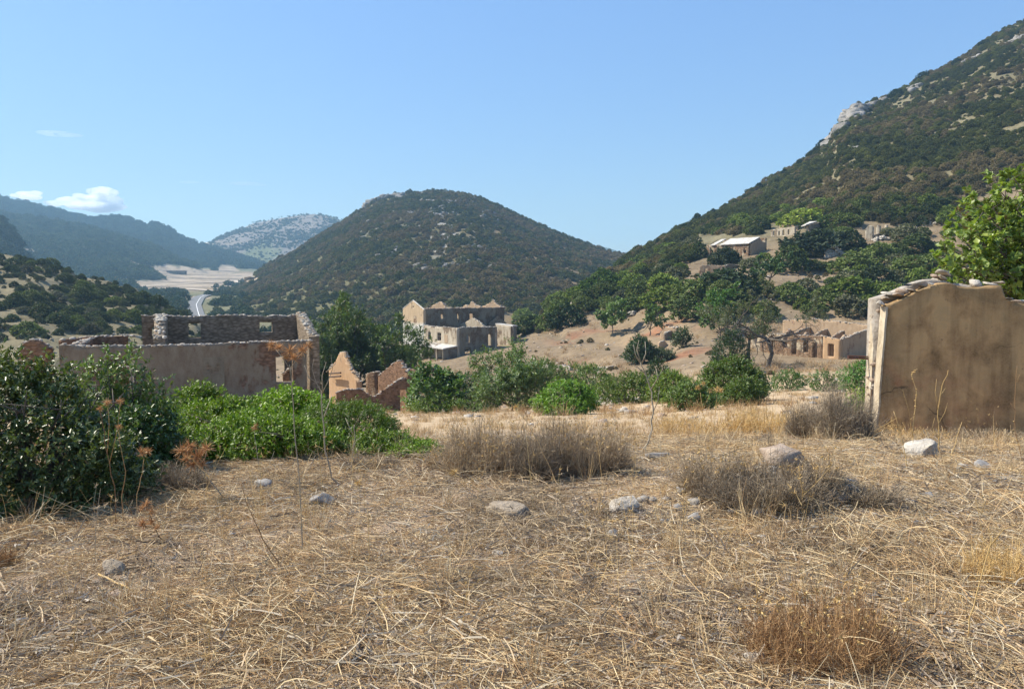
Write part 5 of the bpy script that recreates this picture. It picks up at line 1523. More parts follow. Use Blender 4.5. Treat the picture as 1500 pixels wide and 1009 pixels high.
mid = [  # px, Y, width px, top py, colour, leaf px, sprigs, label
    (828, 36, 92, 563, (0.135, 0.23, 0.03), 3.6, 2600, 'dense bright green dome bush on the golden field'),
    (640, 60, 70, 578, (0.125, 0.18, 0.038), 3.2, 900, 'low green bush under the fig by the broken house'),
    (686, 66, 60, 548, (0.055, 0.09, 0.03), 3.0, 900, 'dark bush between the fig and the soft rounded tree'),
    (800, 62, 110, 528, (0.105, 0.14, 0.038), 3.0, 2000, 'left end of the long green thicket behind the field'),
    (862, 66, 110, 534, (0.105, 0.15, 0.032), 3.0, 2000, 'middle of the long green thicket, above the dome bush'),
    (918, 60, 80, 547, (0.14, 0.20, 0.03), 3.2, 1300, 'right end of the long green thicket by the bare sapling'),
    (960, 64, 40, 528, (0.05, 0.085, 0.028), 3.2, 700, 'small dark round bush just right of the bare sapling top'),
    (985, 50, 70, 545, (0.135, 0.19, 0.032), 3.4, 1300, 'bright bush between the bare sapling and the wide rounded bush'),
    (1068, 40, 86, 524, (0.115, 0.17, 0.038), 3.8, 2500, 'wide rounded green bush in front of the forked tree'),
    (1012, 34, 60, 562, (0.13, 0.185, 0.048), 4.0, 900, 'ragged green bush with yellow flower heads, left foot of the wide rounded bush'),
    (1086, 36, 60, 556, (0.12, 0.175, 0.038), 3.8, 900, 'lower right skirt bush of the wide rounded bush'),
    (938, 118, 40, 496, (0.05, 0.085, 0.03), 3.0, 900, 'dark ball shaped bush on the terrace under the figs'),
    (968, 118, 44, 515, (0.09, 0.11, 0.055), 2.8, 500, 'low greyish bush right of the dark ball bush'),
    (998, 124, 22, 484, (0.06, 0.09, 0.035), 2.8, 350, 'little bush growing in the broken stone enclosure'),
    (1068, 92, 50, 484, (0.05, 0.085, 0.028), 3.0, 900, 'dark low bush left of the second trunk'),
    (1155, 52, 56, 545, (0.10, 0.17, 0.045), 3.0, 420, 'low weedy green patch in front of the row ruin'),
    (1205, 48, 40, 546, (0.085, 0.145, 0.04), 3.0, 260, 'small green weeds below the orange corner'),
    (1262, 44, 60, 528, (0.10, 0.19, 0.045), 3.2, 1000, 'bright green bush between the row ruin and the tall wall'),
    (1266, 15.6, 44, 574, (0.19, 0.26, 0.03), 5.5, 420, 'small yellow green bush against the tall wall edge'),
    (700, 75, 60, 566, (0.05, 0.085, 0.03), 3.0, 700, 'shaded low bush at the foot of the soft rounded tree'),
]
for i, (px, Y, wp, pt, col, lp, ns, lab) in enumerate(mid):
    add_bush('bush', lab, 'bush', px, Y, wp, pt, col, 60 + i, lp, ns, 9, group='bushes around the field', stems=6)

# ---- fig tree behind the tall wall, right edge
ft = Vector((14.2, 18.5, gz(14.2, 18.5)))
rs = np.random.default_rng(77)
FT = empty('fig_tree', ft, 'bright leafy fig tree hanging over the tall plastered wall', 'tree')
mbt = MB(); mbt.tube([ft + Vector((0, 0, -.2)), ft + Vector((-.1, 0, 1.2)), ft + Vector((-.3, -.1, 2.4))], [.22, .17, .14], 8)
child(FT, mbt, 'trunk', M['bark'], True)
mbb = MB(); tipsP, tipsD = [], []
ends = [(1392, 365), (1398, 395), (1405, 345), (1415, 322), (1425, 300), (1440, 385), (1445, 345), (1455, 305), (1465, 280), (1470, 400), (1478, 330), (1485, 262), (1490, 365), (1500, 300), (1510, 400), (1520, 270), (1530, 340), (1500, 430), (1475, 425),
        (1420, 350), (1408, 405), (1450, 420), (1480, 385), (1440, 365), (1472, 350), (1460, 330), (1430, 390), (1490, 410), (1410, 335), (1452, 275), (1440, 310), (1432, 405), (1412, 380), (1388, 380), (1498, 250), (1545, 300), (1550, 390), (1460, 365), (1436, 325)]
for i, (px, py) in enumerate(ends):
    Yt = 18.0 + rs.uniform(-1.6, 1.4); e_ = P(px, py, Yt); s0 = ft + Vector((-.25, -.05, rs.uniform(1.4, 2.5)))
    m1 = s0.lerp(e_, .4) + Vector((rs.normal() * .12, rs.normal() * .2, -.12 + rs.normal() * .1)); m2 = s0.lerp(e_, .75) + Vector((rs.normal() * .1, rs.normal() * .15, rs.normal() * .08))
    mbb.tube([s0, m1, m2, e_], [.05, .032, .02, .008], 5)
    for t in np.linspace(.3, 1, 15):
        base = (m1.lerp(m2, (t - .3) / .4) if t < .7 else m2.lerp(e_, (t - .7) / .3))
        for _ in range(2):
            d = norm(np.array([rs.normal() - .3, rs.normal() * .8, rs.normal() * .7 + .35])); q = base + Vector(d) * rs.uniform(.12, .5)
            mbb.tube([base, q], [.009, .005], 4); tipsP.append(tuple(q)); tipsD.append(d)
child(FT, mbb, 'branches', M['bark'], True)
tP = np.array(tipsP); tD = np.array(tipsD)
C, A, Nn, L, W, _ = sprigs(rs, tP, tD, 15, .24, .15, .11, .45, 1.0, .5)
me = leaf_mesh('crown', C, A, Nn, L, W, M['leaf'], sprigs_lv(rs, len(tP), 15), .22)
child(FT, me, 'crown', color=(0.17, 0.225, 0.055))

# ---- hillside bushes as individuals
HB = [bush_mesh('bush_foliage', 900 + i, 1, 1, (.62, .7, .8, .55, .75, .66)[i], 560, 6, .07, .085, .055, M['leaf_far'], None, 8, inner=.3) for i in range(6)]
HB_H = (.62, .7, .8, .55, .75, .66)
placed = []


def hill_bush(px, py, wpx, color, label, group, seed, squash=1.0, name='bush'):
    g = hit(px, py); k = seed % 6; w = wpx / F * g.y
    o = mobj(name, HB[k]); o.location = (g.x, g.y, g.z - .06 * w); o.rotation_euler = (0, 0, seed * 1.7)
    o.scale = (w, w * .9, w * squash); o.color = (*color, 1)
    placed.append((g.x, g.y, w * .5))
    return tag(o, label, 'bush', group)


D_, M_, B_, Y_, Gy_ = G_DARK, (0.125, 0.155, 0.048), (0.165, 0.21, 0.045), (0.27, 0.32, 0.065), (0.15, 0.15, 0.09)
named = [
    (1156, 396, 54, D_, 'large dark bush behind the twin trunked tree'), (1198, 372, 92, (0.045, 0.06, 0.035), 'very large dark bush below the slanting roof shed'), (1246, 362, 40, (0.035, 0.05, 0.025), 'almost black bush left of the white gable'),
    (1178, 332, 62, Y_, 'bright yellow green bush above the windowed ruin'), (1212, 338, 40, (0.11, 0.155, 0.04), 'light green bush behind the slanting roof shed'), (1340, 372, 60, D_, 'dark bush on the bare slope under the pale rubble line'),
    (1326, 352, 36, Gy_, 'greyish bush right of the white gable stones'), (1392, 345, 26, D_, 'small dark bush left of the fig branch tips'), (1250, 398, 62, M_, 'broad mid green bush under the dark stone heap'),
    (1286, 388, 58, M_, 'mid green bush below the white gable ruin'), (1250, 440, 80, B_, 'large bright green bush above the row ruin'), (1212, 450, 60, M_, 'rounded bush left of the large bright one above the row ruin'),
    (1285, 425, 66, (0.06, 0.08, 0.04), 'grey green bush near the top left of the tall wall'), (1180, 428, 40, Gy_, 'small grey bush right of the twin trunked tree'), (1110, 430, 40, M_, 'bush below the twin trunked tree'),
    (1340, 405, 70, M_, 'mid green bush touching the stones of the tall wall'), (1318, 396, 44, Gy_, 'pale grey bush above the tall wall stones'), (1376, 395, 50, M_, 'green bush left of the fig tree'),
    (1060, 388, 40, (0.06, 0.075, 0.045), 'dull bush beside the low tan ruin'), (1062, 386, 40, D_, 'dark bush in front of the house with the pale roof'), (1024, 378, 36, D_, 'dark bush left of the house with the pale roof'),
    (1062, 432, 90, (0.055, 0.075, 0.04), 'big grey green bush below the low tan ruin'), (1008, 440, 56, M_, 'rounded bush left of the big grey green one'), (980, 452, 70, B_, 'bright green bush in the middle of the slope'),
    (1008, 468, 52, D_, 'dark drooping bush above the broken stone enclosure'), (936, 452, 42, D_, 'dark flat bush right of the bare strip'), (926, 425, 40, B_, 'bright bush at the top of the bare strip'),
    (940, 436, 46, M_, 'mid green bush right of the bare strip top'), (975, 428, 50, B_, 'olive bush upslope of the bright middle bush'), (830, 478, 56, (0.035, 0.055, 0.025), 'dark tall bush at the foot of the spur'),
    (804, 482, 40, M_, 'bush left of the dark tall bush on the spur foot'), (776, 486, 56, D_, 'dark bush right of the outhouse'), (768, 470, 30, B_, 'yellowish bush top behind the outhouse'),
    (886, 440, 44, D_, 'dark bush on the spur crest by the white rocks'), (872, 452, 20, D_, 'small dark cone bush under the crest rocks'), (894, 452, 26, M_, 'small leafy bush beside the crest rocks'),
    (842, 442, 34, B_, 'bright bush left of the whitish rock pile'), (858, 432, 34, B_, 'bright bush above the whitish rock pile'), (884, 424, 50, (0.08, 0.125, 0.03), 'long green bush on the spur crest'),
    (1092, 455, 40, D_, 'dark bush behind the bright fig'), (812, 462, 30, B_, 'light bush on the left shoulder of the spur'), (1160, 440, 44, M_, 'bush behind the crown of the thin tree'), (1390, 420, 44, D_, 'dark bush behind the highest stones of the wall'),
    (1100, 392, 30, Gy_, 'small dry grey bush under the pale roofed house'), (1120, 385, 24, B_, 'small bright bush at the corner of the pale roofed house'), (1300, 440, 50, B_, 'green bush just behind the wall stones'),
]
for i, (px, py, w, col, lab) in enumerate(named):
    hill_bush(px, py, w * 1.05, col, lab, 'bushes on the right slope', 500 + i, .85 if w < 60 else .68)
# fill bushes, generated over the open slopes
rs = np.random.default_rng(55)
cnt = 0


def region(px, py):
    if px < 340: return 'tan spur at the far left'
    if px < 900: return 'spur right of the mansion'
    if py < 330: return 'upper mountainside above all the ruins'
    if px < 1120: return 'slope around the house with the pale roof'
    if px < 1260: return 'slope between the shed and the row ruin'
    return 'slope around the white gable ruin'


def free(x, y, w, f=.75):
    for a, b, r in placed:
        if abs(a - x) < (r + w) and (a - x) ** 2 + (b - y) ** 2 < ((r + w * .5) * f) ** 2: return False
    return True


keep_clear = [(840, 905, 455, 520), (905, 1000, 475, 530), (1000, 1100, 490, 530), (1085, 1300, 462, 535), (1020, 1140, 344, 380), (1015, 1085, 384, 404), (1120, 1165, 328, 350), (1172, 1200, 322, 348), (1258, 1300, 326, 358), (1300, 1400, 325, 345), (1130, 1180, 396, 425),
              (1210, 1236, 356, 380), (760, 905, 500, 530), (866, 892, 455, 475), (1180, 1250, 398, 415), (255, 320, 440, 480), (140, 205, 474, 485), (1050, 1110, 405, 425), (1350, 1400, 350, 365)]
RUINS = [(1028, 1140, 344, 376), (1018, 1084, 384, 403), (1120, 1165, 326, 349), (1171, 1200, 320, 349), (1257, 1302, 326, 357), (1092, 1290, 464, 532), (962, 996, 474, 508), (1208, 1238, 356, 379), (722, 760, 458, 500), (880, 915, 440, 500), (935, 970, 448, 490), (1118, 1168, 372, 424), (1000, 1018, 450, 452)]


def blocks(px, py, wpx):
    return any(px + wpx * .5 > a and px - wpx * .5 < b and py > d - 10 and py - wpx * .75 < d - 4 for a, b, c, d in RUINS)


tries = 0; used_labels = {}
LAND = [(1070, 362, 'house with the pale roof'), (1142, 339, 'windowed ruin'), (1184, 336, 'slanting roofed shed'), (1270, 343, 'white gable ruin'), (1222, 370, 'dark stone heap'), (1040, 396, 'low tan ruin'), (1140, 412, 'twin trunked tree'),
        (1190, 470, 'rear wall of the row ruin'), (1330, 420, 'stones of the tall wall'), (1362, 330, 'pale rubble line'), (897, 460, 'left spreading fig'), (952, 465, 'round headed fig'), (850, 440, 'whitish rock pile'), (884, 436, 'crest rocks'),
        (745, 487, 'outhouse'), (800, 470, 'left shoulder of the spur'), (985, 420, 'top of the olive patch'), (925, 405, 'saddle edge'), (1000, 350, 'lower ridge line'), (1060, 325, 'middle ridge line'), (1180, 310, 'brow over the windowed ruin'),
        (1290, 305, 'brow over the white gable'), (1380, 320, 'brow over the fig branch tips'), (1390, 385, 'left fringe of the fig tree'), (1250, 415, 'broad mid green bush'), (1100, 440, 'bright leafy fig'),
        (0, 400, 'left end of the spur crest'), (60, 390, 'highest part of the spur crest'), (120, 408, 'middle of the spur crest'), (190, 425, 'lower part of the spur crest'), (240, 450, 'tail of the spur'), (30, 440, 'left face of the spur'),
        (100, 445, 'middle face of the spur'), (160, 450, 'right face of the spur'), (50, 478, 'foot of the spur at left'), (130, 478, 'thin terrace wall'), (205, 462, 'stone stub of the grey building'), (275, 455, 'valley road bend')]
while cnt < 235 and tries < 6000:
    tries += 1
    if cnt % 3 == 0: px, py = rs.uniform(-20, 290), rs.uniform(385, 492)
    else: px, py = rs.uniform(765, 1400), rs.uniform(300, 462)
    if any(a < px < b and c < py < d for a, b, c, d in keep_clear): continue
    g = hit(px, py)
    if g.y > 330 or g.y < 110: continue
    if px < 330 and (vnoise(g.x / 14, g.y / 14, 9) < .36): continue
    if px > 700 and vnoise(g.x / 16 + 5, g.y / 22, 19) < .2: continue
    wm = rs.uniform(2.8, 8.0) if px > 330 else rs.uniform(1.8, 6.0)
    if not free(g.x, g.y, wm * .5): continue
    if blocks(px, py, wm / g.y * F): continue
    q = rs.random()
    tone, col = (('dark', D_) if q < .35 else ('mid green', M_) if q < .62 else ('bright green', B_) if q < .8 else ('greyish', Gy_))
    if px < 330: col = (col[0] * .85, col[1] * .8, col[2] * .9)
    size = 'small' if wm < 3.3 else 'medium' if wm < 4.8 else 'large'
    lm = min(LAND, key=lambda q_: math.hypot(px - q_[0], (py - q_[1]) * 1.6)); dx, dy = px - lm[0], (py - lm[1]) * 1.6
    ring = 'close ' if math.hypot(dx, dy) < 28 else ''
    side = ('left of' if dx < 0 else 'right of') if abs(dx) > abs(dy) else ('just above' if dy < 0 else 'just below')
    lb_ = f'{size} {tone} bush {ring}{side} the {lm[2]}'
    used_labels[lb_] = used_labels.get(lb_, 0) + 1
    if used_labels[lb_] > 1: lb_ = lb_.replace(' bush ', ('', ' rounded bush ', ' ragged bush ', ' flat topped bush ', ' upright bush ')[min(used_labels[lb_], 4)])
    sq = {1: 1.0, 2: 1.0, 3: .9, 4: .7, 5: 1.25}[min(used_labels.get(lb_, 1), 5)]
    hill_bush(px, py, wm / g.y * F, col, lb_, 'bushes scattered over the slopes', int(rs.integers(10000)), .6 if 'flat topped' in lb_ else 1.1 if 'upright' in lb_ else rs.uniform(.72, .9))
    cnt += 1

# ---- instanced masses
hidden = bpy.data.collections.new('prototypes')      # prototypes live outside the scene and are only instanced


def proto(me):
    o = bpy.data.objects.new(me.name, me); hidden.objects.link(o); return o


def scatter(name, label, protos, pts, rots, scls, color=None, idx=None):
    """One object that instances the prototypes' geometry on its own points."""
    pts = np.asarray(pts, np.float32); n = len(pts)
    me = bpy.data.meshes.new(name); me.vertices.add(n); me.vertices.foreach_set('co', pts.ravel())
    a = me.attributes.new('rot', 'FLOAT_VECTOR', 'POINT'); a.data.foreach_set('vector', np.asarray(rots, np.float32).ravel())
    a = me.attributes.new('scl', 'FLOAT_VECTOR', 'POINT'); a.data.foreach_set('vector', np.asarray(scls, np.float32).ravel())
    a = me.attributes.new('pick', 'INT', 'POINT'); a.data.foreach_set('value', (np.asarray(idx) if idx is not None else rng.integers(len(protos), size=n)).astype(np.int32))
    o = mobj(name, me, None, None, color); tag(o, label, kind='stuff')
    ng = bpy.data.node_groups.new(name, 'GeometryNodeTree')
    ng.interface.new_socket('Geometry', in_out='INPUT', socket_type='NodeSocketGeometry'); ng.interface.new_socket('Geometry', in_out='OUTPUT', socket_type='NodeSocketGeometry')
    N = ng.nodes; Lk = ng.links
    gi = N.new('NodeGroupInput'); go = N.new('NodeGroupOutput'); iop = N.new('GeometryNodeInstanceOnPoints'); g2 = N.new('GeometryNodeGeometryToInstance')
    for p in reversed(protos):
        oi = N.new('GeometryNodeObjectInfo'); oi.inputs['Object'].default_value = p; oi.inputs['As Instance'].default_value = False
        Lk.new(oi.outputs['Geometry'], g2.inputs[0])
    Lk.new(gi.outputs[0], iop.inputs['Points']); Lk.new(g2.outputs[0], iop.inputs['Instance'])
    iop.inputs['Pick Instance'].default_value = True
    for nm, typ, sock in (('rot', 'FLOAT_VECTOR', 'Rotation'), ('scl', 'FLOAT_VECTOR', 'Scale'), ('pick', 'INT', 'Instance Index')):
        na = N.new('GeometryNodeInputNamedAttribute'); na.data_type = typ; na.inputs['Name'].default_value = nm
        outp = [q for q in na.outputs if q.enabled and q.name == 'Attribute'][0]
        Lk.new(outp, iop.inputs[sock])
    Lk.new(iop.outputs[0], go.inputs[0])
    m = o.modifiers.new('instances', 'NODES'); m.node_group = ng
    return o


def hill_scatter(name, label, hill, n, wlo, whi, cols, urange, Yrange, seed, dens=None, protos=None):
    """Scrub over a hill, split by tone so that each object keeps one base colour."""
    rs = np.random.default_rng(seed)
    Y = np.sqrt(rs.uniform(Yrange[0] ** 2, Yrange[1] ** 2, n)); u = rs.uniform(*urange, n); x = u * Y
    z, idx = terrain(x, Y, True)
    dp_ = Y * CP - z * SP; fx_ = 750 + F * x / dp_; fy_ = 504.5 - F * (z * CP + Y * SP) / dp_; inf_ = np.zeros(len(x), bool)
    for poly in FIELDS: inf_ |= in_poly(fx_, fy_ + 1.5, poly)
    x, Y, z, idx = (q_[~(inf_ & (Y > 600))] for q_ in (x, Y, z, idx)); n = len(x)
    kk = [i for i, h in enumerate(HILLS) if h['name'] == hill][0] + 1 if hill else 0
    q = idx == kk
    if dens is not None: q &= rs.random(n) < dens(x, Y, z)
    x, Y, z = x[q], Y[q], z[q]
    w = rs.uniform(0, 1, len(x)) ** 1.8 * (whi - wlo) + wlo
    dpt = Y * CP - z * SP; ppx = 750 + F * x / dpt; ppy = 504.5 - F * (z * CP + Y * SP) / dpt; wp = F * w / dpt
    ok = np.ones(len(x), bool)
    for a, b, c, d in RUINS: ok &= ~((ppx + wp * .5 > a) & (ppx - wp * .5 < b) & (ppy > c) & (ppy - wp * .75 < d - 3))
    x, Y, z, w = x[ok], Y[ok], z[ok], w[ok]
    tone = fbm(x / 30, Y / 30, 3, seed) + rs.normal(size=len(x)) * .22
    th = np.quantile(tone, np.linspace(0, 1, len(cols) + 1)[1:-1]) if len(cols) > 1 else []
    g = np.digitize(tone, th) if len(cols) > 1 else np.zeros(len(x), int)
    for i, c in enumerate(cols):
        s = g == i
        if not s.any(): continue
        m = int(s.sum())
        scatter(name, label[i] if isinstance(label, (list, tuple)) else label, protos or FAR, np.stack([x[s], Y[s], z[s] - .05 * w[s]], 1), np.stack([np.zeros(m), np.zeros(m), rs.uniform(0, 6.28, m)], 1),
                np.stack([w[s], w[s], w[s] * rs.uniform(.7, 1.15, m)], 1), c)


FAR = [proto(bush_mesh('far_scrub', 950 + i, 1, 1, .72, 170, 5, .12, .15, .10, M['leaf_far'], None, 6, inner=.3)) for i in range(5)]
MIDP = [proto(m_) for m_ in HB]
FARK = [proto(rubble_mesh('far_rock', [(0, 0, .1), (.35, .2, .0), (-.3, .25, 0)], [(1, .7, .6), (.5, .5, .4), (.4, .5, .3)], [0, 1, 2], M['crag'], 7 + i)) for i in range(3)]

hill_scatter('hillside_scrub', ['dark maquis scrub on the mountain', 'mid green maquis scrub on the mountain', 'brown grey scrub on the mountain'], 'right_mountain', 52000, 1.1, 4.6,
             [(0.09, 0.10, 0.038), (0.15, 0.155, 0.05), (0.21, 0.165, 0.095)], (-.02, .85), (235, 680), 201, lambda x, Y, z: 0.25 + .6 * sstep(-.35, .1, fbm(x / 40, Y / 40, 4, 61)), MIDP[:3])
hill_scatter('slope_scrub', 'low scrub between the larger bushes of the slope', 'right_mountain', 14000, .8, 4.2, [(0.06, 0.08, 0.035), (0.10, 0.09, 0.05)], (0.0, .7), (150, 260), 202,
             lambda x, Y, z: np.maximum(.5 * sstep(0.0, .35, fbm(x / 12, Y / 12, 3, 62)) * sstep(-.3, .2, (Y - 170) / 60.0), .7 * sstep(-.2, .2, fbm(x / 18, Y / 18, 3, 71)) * sstep(205, 225, Y) * (x < .42 * Y)), MIDP[:3])
hill_scatter('hill_scrub', ['dark scrub on the rounded hill', 'grey green scrub on the rounded hill', 'brownish scrub on the rounded hill'], 'central_hill', 42000, 1.4, 5.2,
             [(0.075, 0.085, 0.034), (0.12, 0.12, 0.048), (0.18, 0.135, 0.078)], (-.46, .2), (330, 960), 203,
             lambda x, Y, z: .35 + .65 * sstep(-.3, .25, fbm(x / 50, Y / 50, 4, 63)))
hill_scatter('hill_rocks', 'pale rock outcrops on the rounded hill', 'central_hill', 60000, 1.2, 6.0, [None or (1, 1, 1)], (-.25, .02), (450, 910), 204,
             lambda x, Y, z: .25 * sstep(.15, .4, fbm(x / 22, Y / 22, 4, 210)) * np.exp(-((x / Y + .095) / .075) ** 2), FARK)
hill_scatter('spur_scrub', ['dark scrub on the tan spur', 'olive scrub on the tan spur'], 'near_spur', 14000, .4, 2.6, [(0.07, 0.085, 0.038), (0.11, 0.115, 0.055)], (-.85, -.3), (125, 290), 205,
             lambda x, Y, z: .10 + .35 * sstep(0, .3, fbm(x / 12, Y / 12, 3, 64)), MIDP[:3])
hill_scatter('far_forest', ['dark trees on the far green hill', 'green trees on the far green hill'], 'green_hill', 24000, 5, 13, [(0.05, 0.072, 0.036), (0.07, 0.09, 0.042)], (-.85, -.33), (850, 1600), 206,
             lambda x, Y, z: (1 - .9 * sstep(-.47, -.42, x / Y) * sstep(1230, 1120, Y)) * (.4 + .6 * sstep(-.2, .2, fbm(x / 90, Y / 90, 3, 65))))
hill_scatter('ridge_forest', 'trees on the long blue green ridge', 'far_ridge', 16000, 6, 14, [(0.045, 0.065, 0.035)], (-.85, -.25), (1400, 2100), 207)
hill_scatter('shoulder_scrub', 'dark scrub on the shaded hill shoulder', 'dark_hill', 5000, 3, 9, [(0.045, 0.065, 0.045)], (-.85, -.5), (450, 900), 208)
hill_scatter('cliff_scrub', 'scrub on the hazy rocky hill', 'rocky_hill', 12000, 2.5, 7, [(0.09, 0.10, 0.065)], (-.42, -.1), (1750, 2400), 209,
             lambda x, Y, z: .15 + .8 * sstep(.2, -.15, fbm(x / 70, Y / 70, 3, 300)) + .5 * sstep(-.24, -.2, x / Y))
hill_scatter('valley_scrub', ['dark scrub on the valley floor', 'olive scrub on the valley floor'], None, 30000, 2, 8, [(0.04, 0.065, 0.03), (0.07, 0.09, 0.045)], (-.8, .1), (230, 900), 210,
             lambda x, Y, z: .9 * sstep(-.05, .3, fbm(x / 45, Y / 45, 3, 66)) * sstep(.012, .02, np.abs(x / Y + .395)) * sstep(235, 260, Y))
hill_scatter('field_trees', 'dark tree groups around the far tan fields', None, 6000, 5, 14, [(0.055, 0.085, 0.05)], (-.5, -.3), (850, 1500), 211,
             lambda x, Y, z: .8 * sstep(.22, .4, fbm(x / 90, Y / 90, 3, 67)))
hill_scatter('terrace_scrub', 'dry low scrub over the middle ground', None, 3500, .3, 1.4, [(0.12, 0.12, 0.06), (0.20, 0.155, 0.09)], (-.42, .4), (60, 235), 212,
             lambda x, Y, z: .5 * sstep(.05, .35, fbm(x / 7, Y / 7, 3, 68)) * sstep(70, 100, Y), MIDP[:3])

# crag on the mountain ridge and outcrops
def crag(name, label, pts, seed, mat='crag', size=(10, 20), n=20, col=None):
    rs = np.random.default_rng(seed); Pp, Sz, Rz = [], [], []
    hits = [hit(a, b) for a, b in pts]
    e = empty(name, hits[0], label, 'rock outcrop')
    for _ in range(n):
        i = rs.integers(len(hits) - 1); h = hits[i].lerp(hits[i + 1], rs.random())
        x = h.x + rs.normal() * size[0] * .25; y = h.y + rs.normal() * size[0] * .3
        k = rs.uniform(*size) / 1.6
        Pp.append((x, y, gz(x, y) + k * .06)); Sz.append((k, k * .8, k * rs.uniform(.5, .9))); Rz.append(rs.uniform(0, 6))
    child(e, rubble_mesh('rocks', Pp, Sz, Rz, M[mat], seed, ICO2), 'rocks', kind='stuff')


crag('rock_outcrop', 'large pale crag breaking the mountain ridge line', [(1216, 206), (1228, 192), (1240, 178), (1250, 168), (1262, 160), (1248, 180), (1256, 170), (1236, 190)], 1, size=(8, 17), n=60)
crag('rock_outcrop', 'grey rocks on the ridge just right of the large crag', [(1272, 158), (1285, 154), (1298, 148)], 2, size=(5, 12), n=20)
crag('rock_outcrop', 'grey rocks higher on the ridge, under the dark ridge bushes', [(1328, 132), (1345, 128), (1335, 135)], 3, size=(4, 10), n=20)
crag('rock_outcrop', 'small pale rocks high on the mountainside', [(1408, 96), (1420, 90), (1430, 84)], 4, size=(3, 9), n=14)
crag('rock_outcrop', 'pale rocks at the top right corner of the mountainside', [(1474, 68), (1488, 62), (1510, 54)], 5, size=(5, 12), n=18)
crag('rock_outcrop', 'few pale rocks in the middle of the mountainside', [(1240, 225), (1256, 219), (1225, 230)], 6, size=(2, 6), n=14)
crag('rock_outcrop', 'grey crag along the left shoulder of the rounded hill', [(532, 306), (545, 298), (560, 292), (578, 288), (590, 290), (560, 300)], 8, size=(6, 18), n=60)

# bushes along the mountain ridge skyline
ORD = 'first second third fourth fifth sixth seventh eighth ninth tenth eleventh twelfth thirteenth fourteenth fifteenth sixteenth'.split()
for i, (px, py, w) in enumerate(((965, 356, 9), (985, 345, 8), (1003, 334, 10), (1022, 322, 12), (1045, 313, 9), (1090, 290, 9), (1112, 276, 10), (1150, 254, 9), (1172, 240, 10), (1192, 224, 9), (1204, 214, 11), (1312, 140, 14), (1345, 120, 9), (1352, 114, 12), (1400, 93, 10), (1440, 66, 9))):
    hill_bush(px, py + 3, w * 1.4, (0.035, 0.055, 0.028), f'little dark skyline bush, {ORD[i]} one up the ridge from the saddle', 'little dark bushes on the mountain skyline', 700 + i, 1.1)


# ================================================================== foreground litter and dry plants
def ribbons(P0, Dr, L, W, curve, mat, lv, name, nseg=3, sag=0.0, taper=.5, rs=None):
    """Curved thin strips (straw, stems): start, direction, length, width, sideways curve."""
    rs = rs or rng
    n = len(P0); Dr = norm(Dr); side = norm(np.cross(Dr, norm(rs.normal(size=(n, 3)) * .6 + np.array([0, 0, 1]))))
    wd = norm(side * rs.normal(size=(n, 1)) + np.cross(Dr, side) * rs.normal(size=(n, 1)))
    t = np.linspace(0, 1, nseg + 1)
    C = P0[:, None] + Dr[:, None] * (L[:, None] * t)[..., None] + side[:, None] * (curve[:, None] * L[:, None] * t ** 2)[..., None]
    C[..., 2] -= (sag * L[:, None] * t ** 2)
    ww = W[:, None] * (1 - (1 - taper) * t)
    V = np.stack([C - wd[:, None] * ww[..., None] / 2, C + wd[:, None] * ww[..., None] / 2], 2).reshape(n, -1, 3)
    base = np.arange(n)[:, None] * (2 * (nseg + 1)); Q = []
    for j in range(nseg):
        Q.append(np.concatenate([base + 2 * j, base + 2 * j + 1, base + 2 * j + 3, base + 2 * j + 2], 1))
    Q = np.stack(Q, 1).reshape(-1, 4)
    return np_mesh(name, V.reshape(-1, 3), Q, mat, face_attr=np.repeat(lv, nseg))


def straw_patch(seed, n, R, Lr, Wr, mat, zr=(0, .03), el=.12, curve=.25, dirbias=None, name='straw'):
    rs = np.random.default_rng(seed)
    a = rs.uniform(0, 6.28, n); r = R * np.sqrt(rs.random(n))
    P0 = np.stack([np.cos(a) * r, np.sin(a) * r, rs.uniform(*zr, n)], 1)
    th = rs.uniform(0, 6.28, n) if dirbias is None else rs.normal(dirbias, .6, n) + 3.14 * rs.integers(0, 2, n)
    e = np.abs(rs.normal(0, el, n)); Dr = np.stack([np.cos(th) * np.cos(e), np.sin(th) * np.cos(e), np.sin(e)], 1)
    L = rs.uniform(*Lr, n); W = rs.uniform(*Wr, n)
    return proto(ribbons(P0, Dr, L, W, rs.normal(0, curve, n), mat, rs.random(n), name, 4, sag=el * .9, rs=rs))


def tuft(seed, n, R, Lr, Wr, mat, lean=.45, curve=.3, name='tuft'):
    rs = np.random.default_rng(seed)
    a = rs.uniform(0, 6.28, n); r = R * rs.random(n)
    P0 = np.stack([np.cos(a) * r, np.sin(a) * r, np.zeros(n) - .01], 1)
    Dr = np.stack([np.cos(a) * lean * rs.random(n) + rs.normal(0, .15, n), np.sin(a) * lean * rs.random(n) + rs.normal(0, .15, n), np.ones(n)], 1)
    return proto(ribbons(P0, Dr, rs.uniform(*Lr, n), rs.uniform(*Wr, n), rs.normal(0, curve, n), mat, rs.random(n), name, 4, rs=rs))


from mathutils import Matrix, Euler
M['soil'] = solid_mat('soil', [(0.3, (0.19, 0.14, 0.095)), (0.5, (0.34, 0.255, 0.175)), (0.7, (0.45, 0.35, 0.245))], 12, 0.95, 0.8, 0.01)


